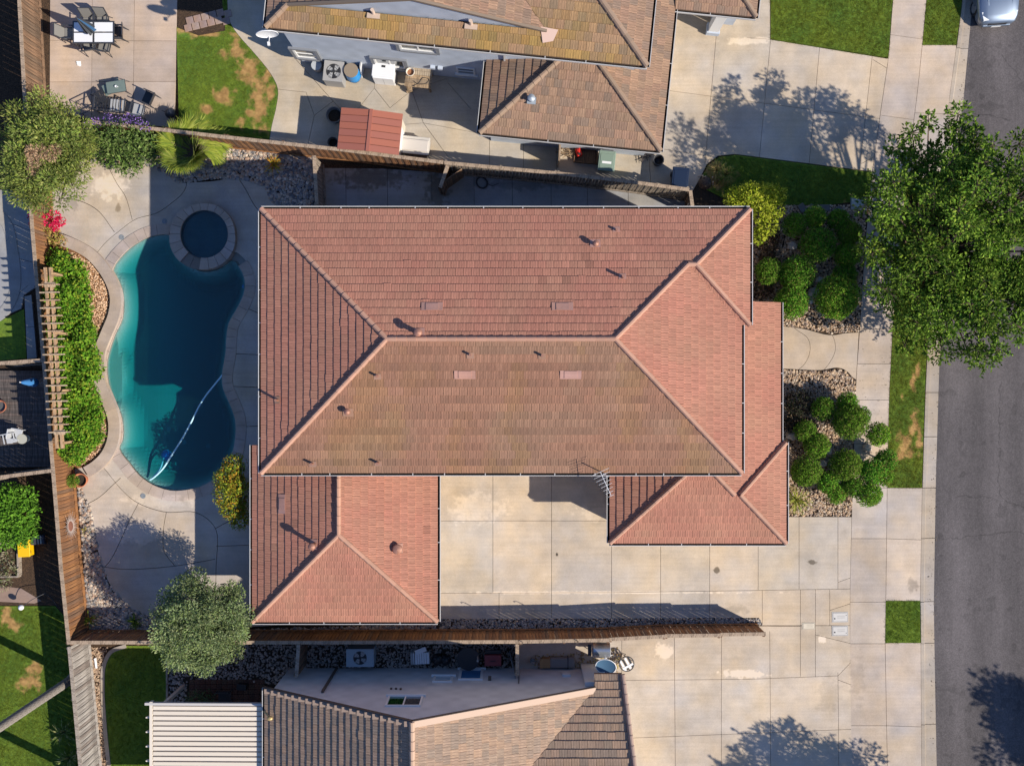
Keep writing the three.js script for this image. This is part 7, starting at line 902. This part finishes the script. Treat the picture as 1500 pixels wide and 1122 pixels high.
// ---- front: covers in the pavement, the parked car
function cover(label, px, py, w, d, c, dots, group) { const b = thing('utility_cover', label, 'cover', G3(px, py), group, 0.02); L(b, 'frame', new B().prism([[-w / 2, -d / 2], [w / 2, -d / 2], [w / 2, d / 2], [-w / 2, d / 2]], -0.02, 0.014, [[[-w / 2 + 0.035, -d / 2 + 0.035], [w / 2 - 0.035, -d / 2 + 0.035], [w / 2 - 0.035, d / 2 - 0.035], [-w / 2 + 0.035, d / 2 - 0.035]]]), std([c[0] * 0.8, c[1] * 0.8, c[2] * 0.8])); L(b, 'lid', new B().rbox(0, 0.0, 0, w - 0.085, 0.04, d - 0.085, 0.012), std(c)); for (const [x, z, r] of dots) L(b, 'finger_hole', new B().cyl(x, 0.018, z, r, 0.006, 12), K.black); for (const z of [-0.05, 0.03]) L(b, 'raised_rib', new B().box(0.05, 0.021, z, w * 0.45, 0.006, 0.022), std([c[0] * 0.75, c[1] * 0.75, c[2] * 0.75])); }
const mg = 'meter covers in the driveway apron'; cover('pale concrete meter cover beside the pavement, closer to the rusty slab', 1231, 904, 0.72, 0.46, [0.55, 0.52, 0.48], [[-0.24, 0.06, 0.035], [0.27, -0.08, 0.02]], mg); cover('pale concrete meter cover beside the pavement, closer to the white stain', 1231, 924, 0.72, 0.46, [0.54, 0.51, 0.47], [[-0.24, 0.06, 0.035], [0.27, 0.1, 0.02]], mg); cover('small cream slotted cover set in the driveway slabs', 1185, 917, 0.58, 0.32, [0.6, 0.52, 0.4], []); cover('grey-green meter cover at the edge of the shaded front lawn', 1259, 298, 0.74, 0.52, [0.42, 0.45, 0.42], [[0.28, 0.14, 0.02]]);
{ const w = thing('slate_sign', 'low grey stone slabs set in the shaded garden edge', 'stones', G3(1208, 305)); for (const [x, z, s] of [[0, 0, 0.45], [-0.5, 0.03, 0.4], [0.55, 0.12, 0.42], [-1.0, 0.0, 0.38]]) L(w, 'stone', new B().rbox(x, 0.04, z, s, 0.1, 0.3, 0.03, x), std([0.2, 0.19, 0.18], { map: mottle })); const r = thing('boulders', 'pale boulders among the clipped shrubs north of the walk', 'rocks', G3(1192, 428)); for (const [px, py, s] of [[1192, 428, 0.3], [1160, 360, 0.24], [1200, 410, 0.2], [1185, 440, 0.22]]) { const [x, y, z] = G3(px, py), g = pebbleGeo.clone(); g.scale(s, s, s); g.translate(x - r.position.x, 0.08, z - r.position.z); L(r, 'rock', g, std([0.5, 0.46, 0.42])); } const r2 = thing('boulders', 'pale boulders among the clipped shrubs south of the walk', 'rocks', G3(1212, 660)); for (const [px, py, s] of [[1212, 660, 0.22], [1270, 655, 0.24], [1262, 690, 0.2], [1205, 678, 0.2], [1160, 636, 0.32]]) { const [x, y, z] = G3(px, py), g = pebbleGeo.clone(); g.scale(s, s, s); g.translate(x - r2.position.x, 0.08, z - r2.position.z); L(r2, 'rock', g, std([0.55, 0.47, 0.38])); } }
{ // car, nose towards the south
  const c = thing('parked_car', 'silver-blue car parked at the kerb, bonnet towards the driveways', 'car', [21.2, -0.105, -18.05], undefined, 0.07), paint = phys([0.2, 0.25, 0.33], { metalness: 0.6, roughness: 0.35, clearcoat: 1, clearcoatRoughness: 0.04 }), glass = phys([0.02, 0.025, 0.03], { roughness: 0.05, clearcoat: 1 });
  // sections along the car: z (front +), half width at sill and shoulder, heights
  const sec = [[2.28, 0.58, 0.62, 0.3, 0.52, 0.56], [2.2, 0.74, 0.76, 0.26, 0.58, 0.68], [1.95, 0.85, 0.86, 0.24, 0.66, 0.8], [1.4, 0.9, 0.9, 0.22, 0.74, 0.93], [0.85, 0.91, 0.9, 0.22, 0.8, 1.0], [0.0, 0.91, 0.9, 0.22, 0.84, 1.0], [-1.2, 0.91, 0.9, 0.22, 0.86, 1.0], [-2.0, 0.87, 0.86, 0.26, 0.86, 0.98], [-2.25, 0.78, 0.78, 0.32, 0.8, 0.9]];
  const prof = ([z, a, b, y0, y1, y2]) => [[a * 0.96, y0, z], [a, y0 + 0.12, z], [b + 0.005, y1 - 0.1, z], [b, y1, z], [b * 0.9, y2 - 0.04, z], [b * 0.6, y2, z], [b * 0.3, y2 + 0.015, z], [0, y2 + 0.018, z]], g = new B(), pos = [], idx = [], n = 15;
  sec.forEach((s) => { const r = prof(s), full = [...r, ...r.slice(0, -1).reverse().map(([x, y, z]) => [-x, y, z])]; full.forEach((p) => pos.push(...p)); }); for (let i = 1; i < sec.length; i++) for (let j = 1; j < n; j++) { const a = (i - 1) * n + j - 1, b = a + 1, d = i * n + j - 1, e = d + 1; idx.push(a, b, e, a, e, d); } for (const [o, f] of [[0, 1], [(sec.length - 1) * n, 0]]) for (let j = 2; j < n; j++) f ? idx.push(o, o + j, o + j - 1) : idx.push(o, o + j - 1, o + j);
  const bg = new THREE.BufferGeometry(); bg.setAttribute('position', new THREE.Float32BufferAttribute(pos, 3)); bg.setIndex(idx); bg.computeVertexNormals(); bg.setAttribute('uv', new THREE.Float32BufferAttribute(new Float32Array(pos.length / 3 * 2), 2)); const body = L(c, 'body', bg, new THREE.MeshPhysicalMaterial().copy(paint)); body.material.side = THREE.DoubleSide;
  const cab = new B(), R = [[[0.82, 0.95, 1.22], [0.62, 1.44, 0.35]], [[0.84, 1.0, -1.75], [0.6, 1.42, -1.15]]]; const q = (i, k, s) => [s * R[i][k][0], R[i][k][1], R[i][k][2]]; L(c, 'roof_panel', new B().hexa([[-0.63, 1.41, 0.37], [0.63, 1.41, 0.37], [0.61, 1.39, -1.17], [-0.61, 1.39, -1.17], [-0.6, 1.46, 0.32], [0.6, 1.46, 0.32], [0.58, 1.44, -1.12], [-0.58, 1.44, -1.12]]), paint);
  L(c, 'windscreen', new B().quad(q(0, 0, -1), q(0, 0, 1), q(0, 1, 1), q(0, 1, -1)), new THREE.MeshPhysicalMaterial().copy(glass)); L(c, 'rear_window', new B().quad(q(1, 0, 1), q(1, 0, -1), q(1, 1, -1), q(1, 1, 1)), glass); for (const s of [-1, 1]) { L(c, 'side_window', s > 0 ? new B().quad(q(0, 0, 1), q(1, 0, 1), q(1, 1, 1), q(0, 1, 1)) : new B().quad(q(1, 0, -1), q(0, 0, -1), q(0, 1, -1), q(1, 1, -1)), glass); L(c, 'mirror', new B().rbox(s * 1.0, 0.98, 0.98, 0.2, 0.13, 0.12, 0.04), paint); L(c, 'headlight', new B().hexa([[s * 0.58 - 0.13, 0.56, 2.2], [s * 0.58 + 0.13, 0.56, 2.2], [s * 0.7 + 0.1, 0.6, 1.9], [s * 0.7 - 0.1, 0.6, 1.9], [s * 0.56 - 0.12, 0.71, 2.15], [s * 0.56 + 0.12, 0.71, 2.15], [s * 0.72 + 0.08, 0.8, 1.82], [s * 0.72 - 0.06, 0.8, 1.82]]), phys([0.75, 0.78, 0.8], { roughness: 0.08, clearcoat: 1 })); for (const z of [1.45, -1.35]) { const w = L(c, 'wheel', new B().geom(new THREE.CylinderGeometry(0.33, 0.33, 0.22, 24), new THREE.Matrix4().makeRotationZ(Math.PI / 2).setPosition(s * 0.78, 0.33, z)), K.black); L(w, 'rim', new B().geom(new THREE.CylinderGeometry(0.21, 0.21, 0.23, 20), new THREE.Matrix4().makeRotationZ(Math.PI / 2).setPosition(s * 0.786, 0.33, z)), K.steel); } }
  L(c, 'grille', new B().box(0, 0.52, 2.27, 0.8, 0.14, 0.06), K.black); L(c, 'bumper', new B().rbox(0, 0.36, 2.26, 1.25, 0.16, 0.12, 0.05), paint); L(c, 'number_plate', new B().box(0, 0.37, 2.33, 0.42, 0.11, 0.012), K.white); for (const s of [-1, 1]) { L(c, 'wiper', new B().bar([s * 0.1, 0.99, 1.24], [s * 0.1 + 0.5, 1.07, 1.12], 0.02, 0.015), K.black); L(c, 'bonnet_crease', new B().bar([s * 0.42, 0.72, 2.1], [s * 0.55, 0.97, 1.3], 0.02, 0.012), paint); }
}
renderer.render(scene, camera);
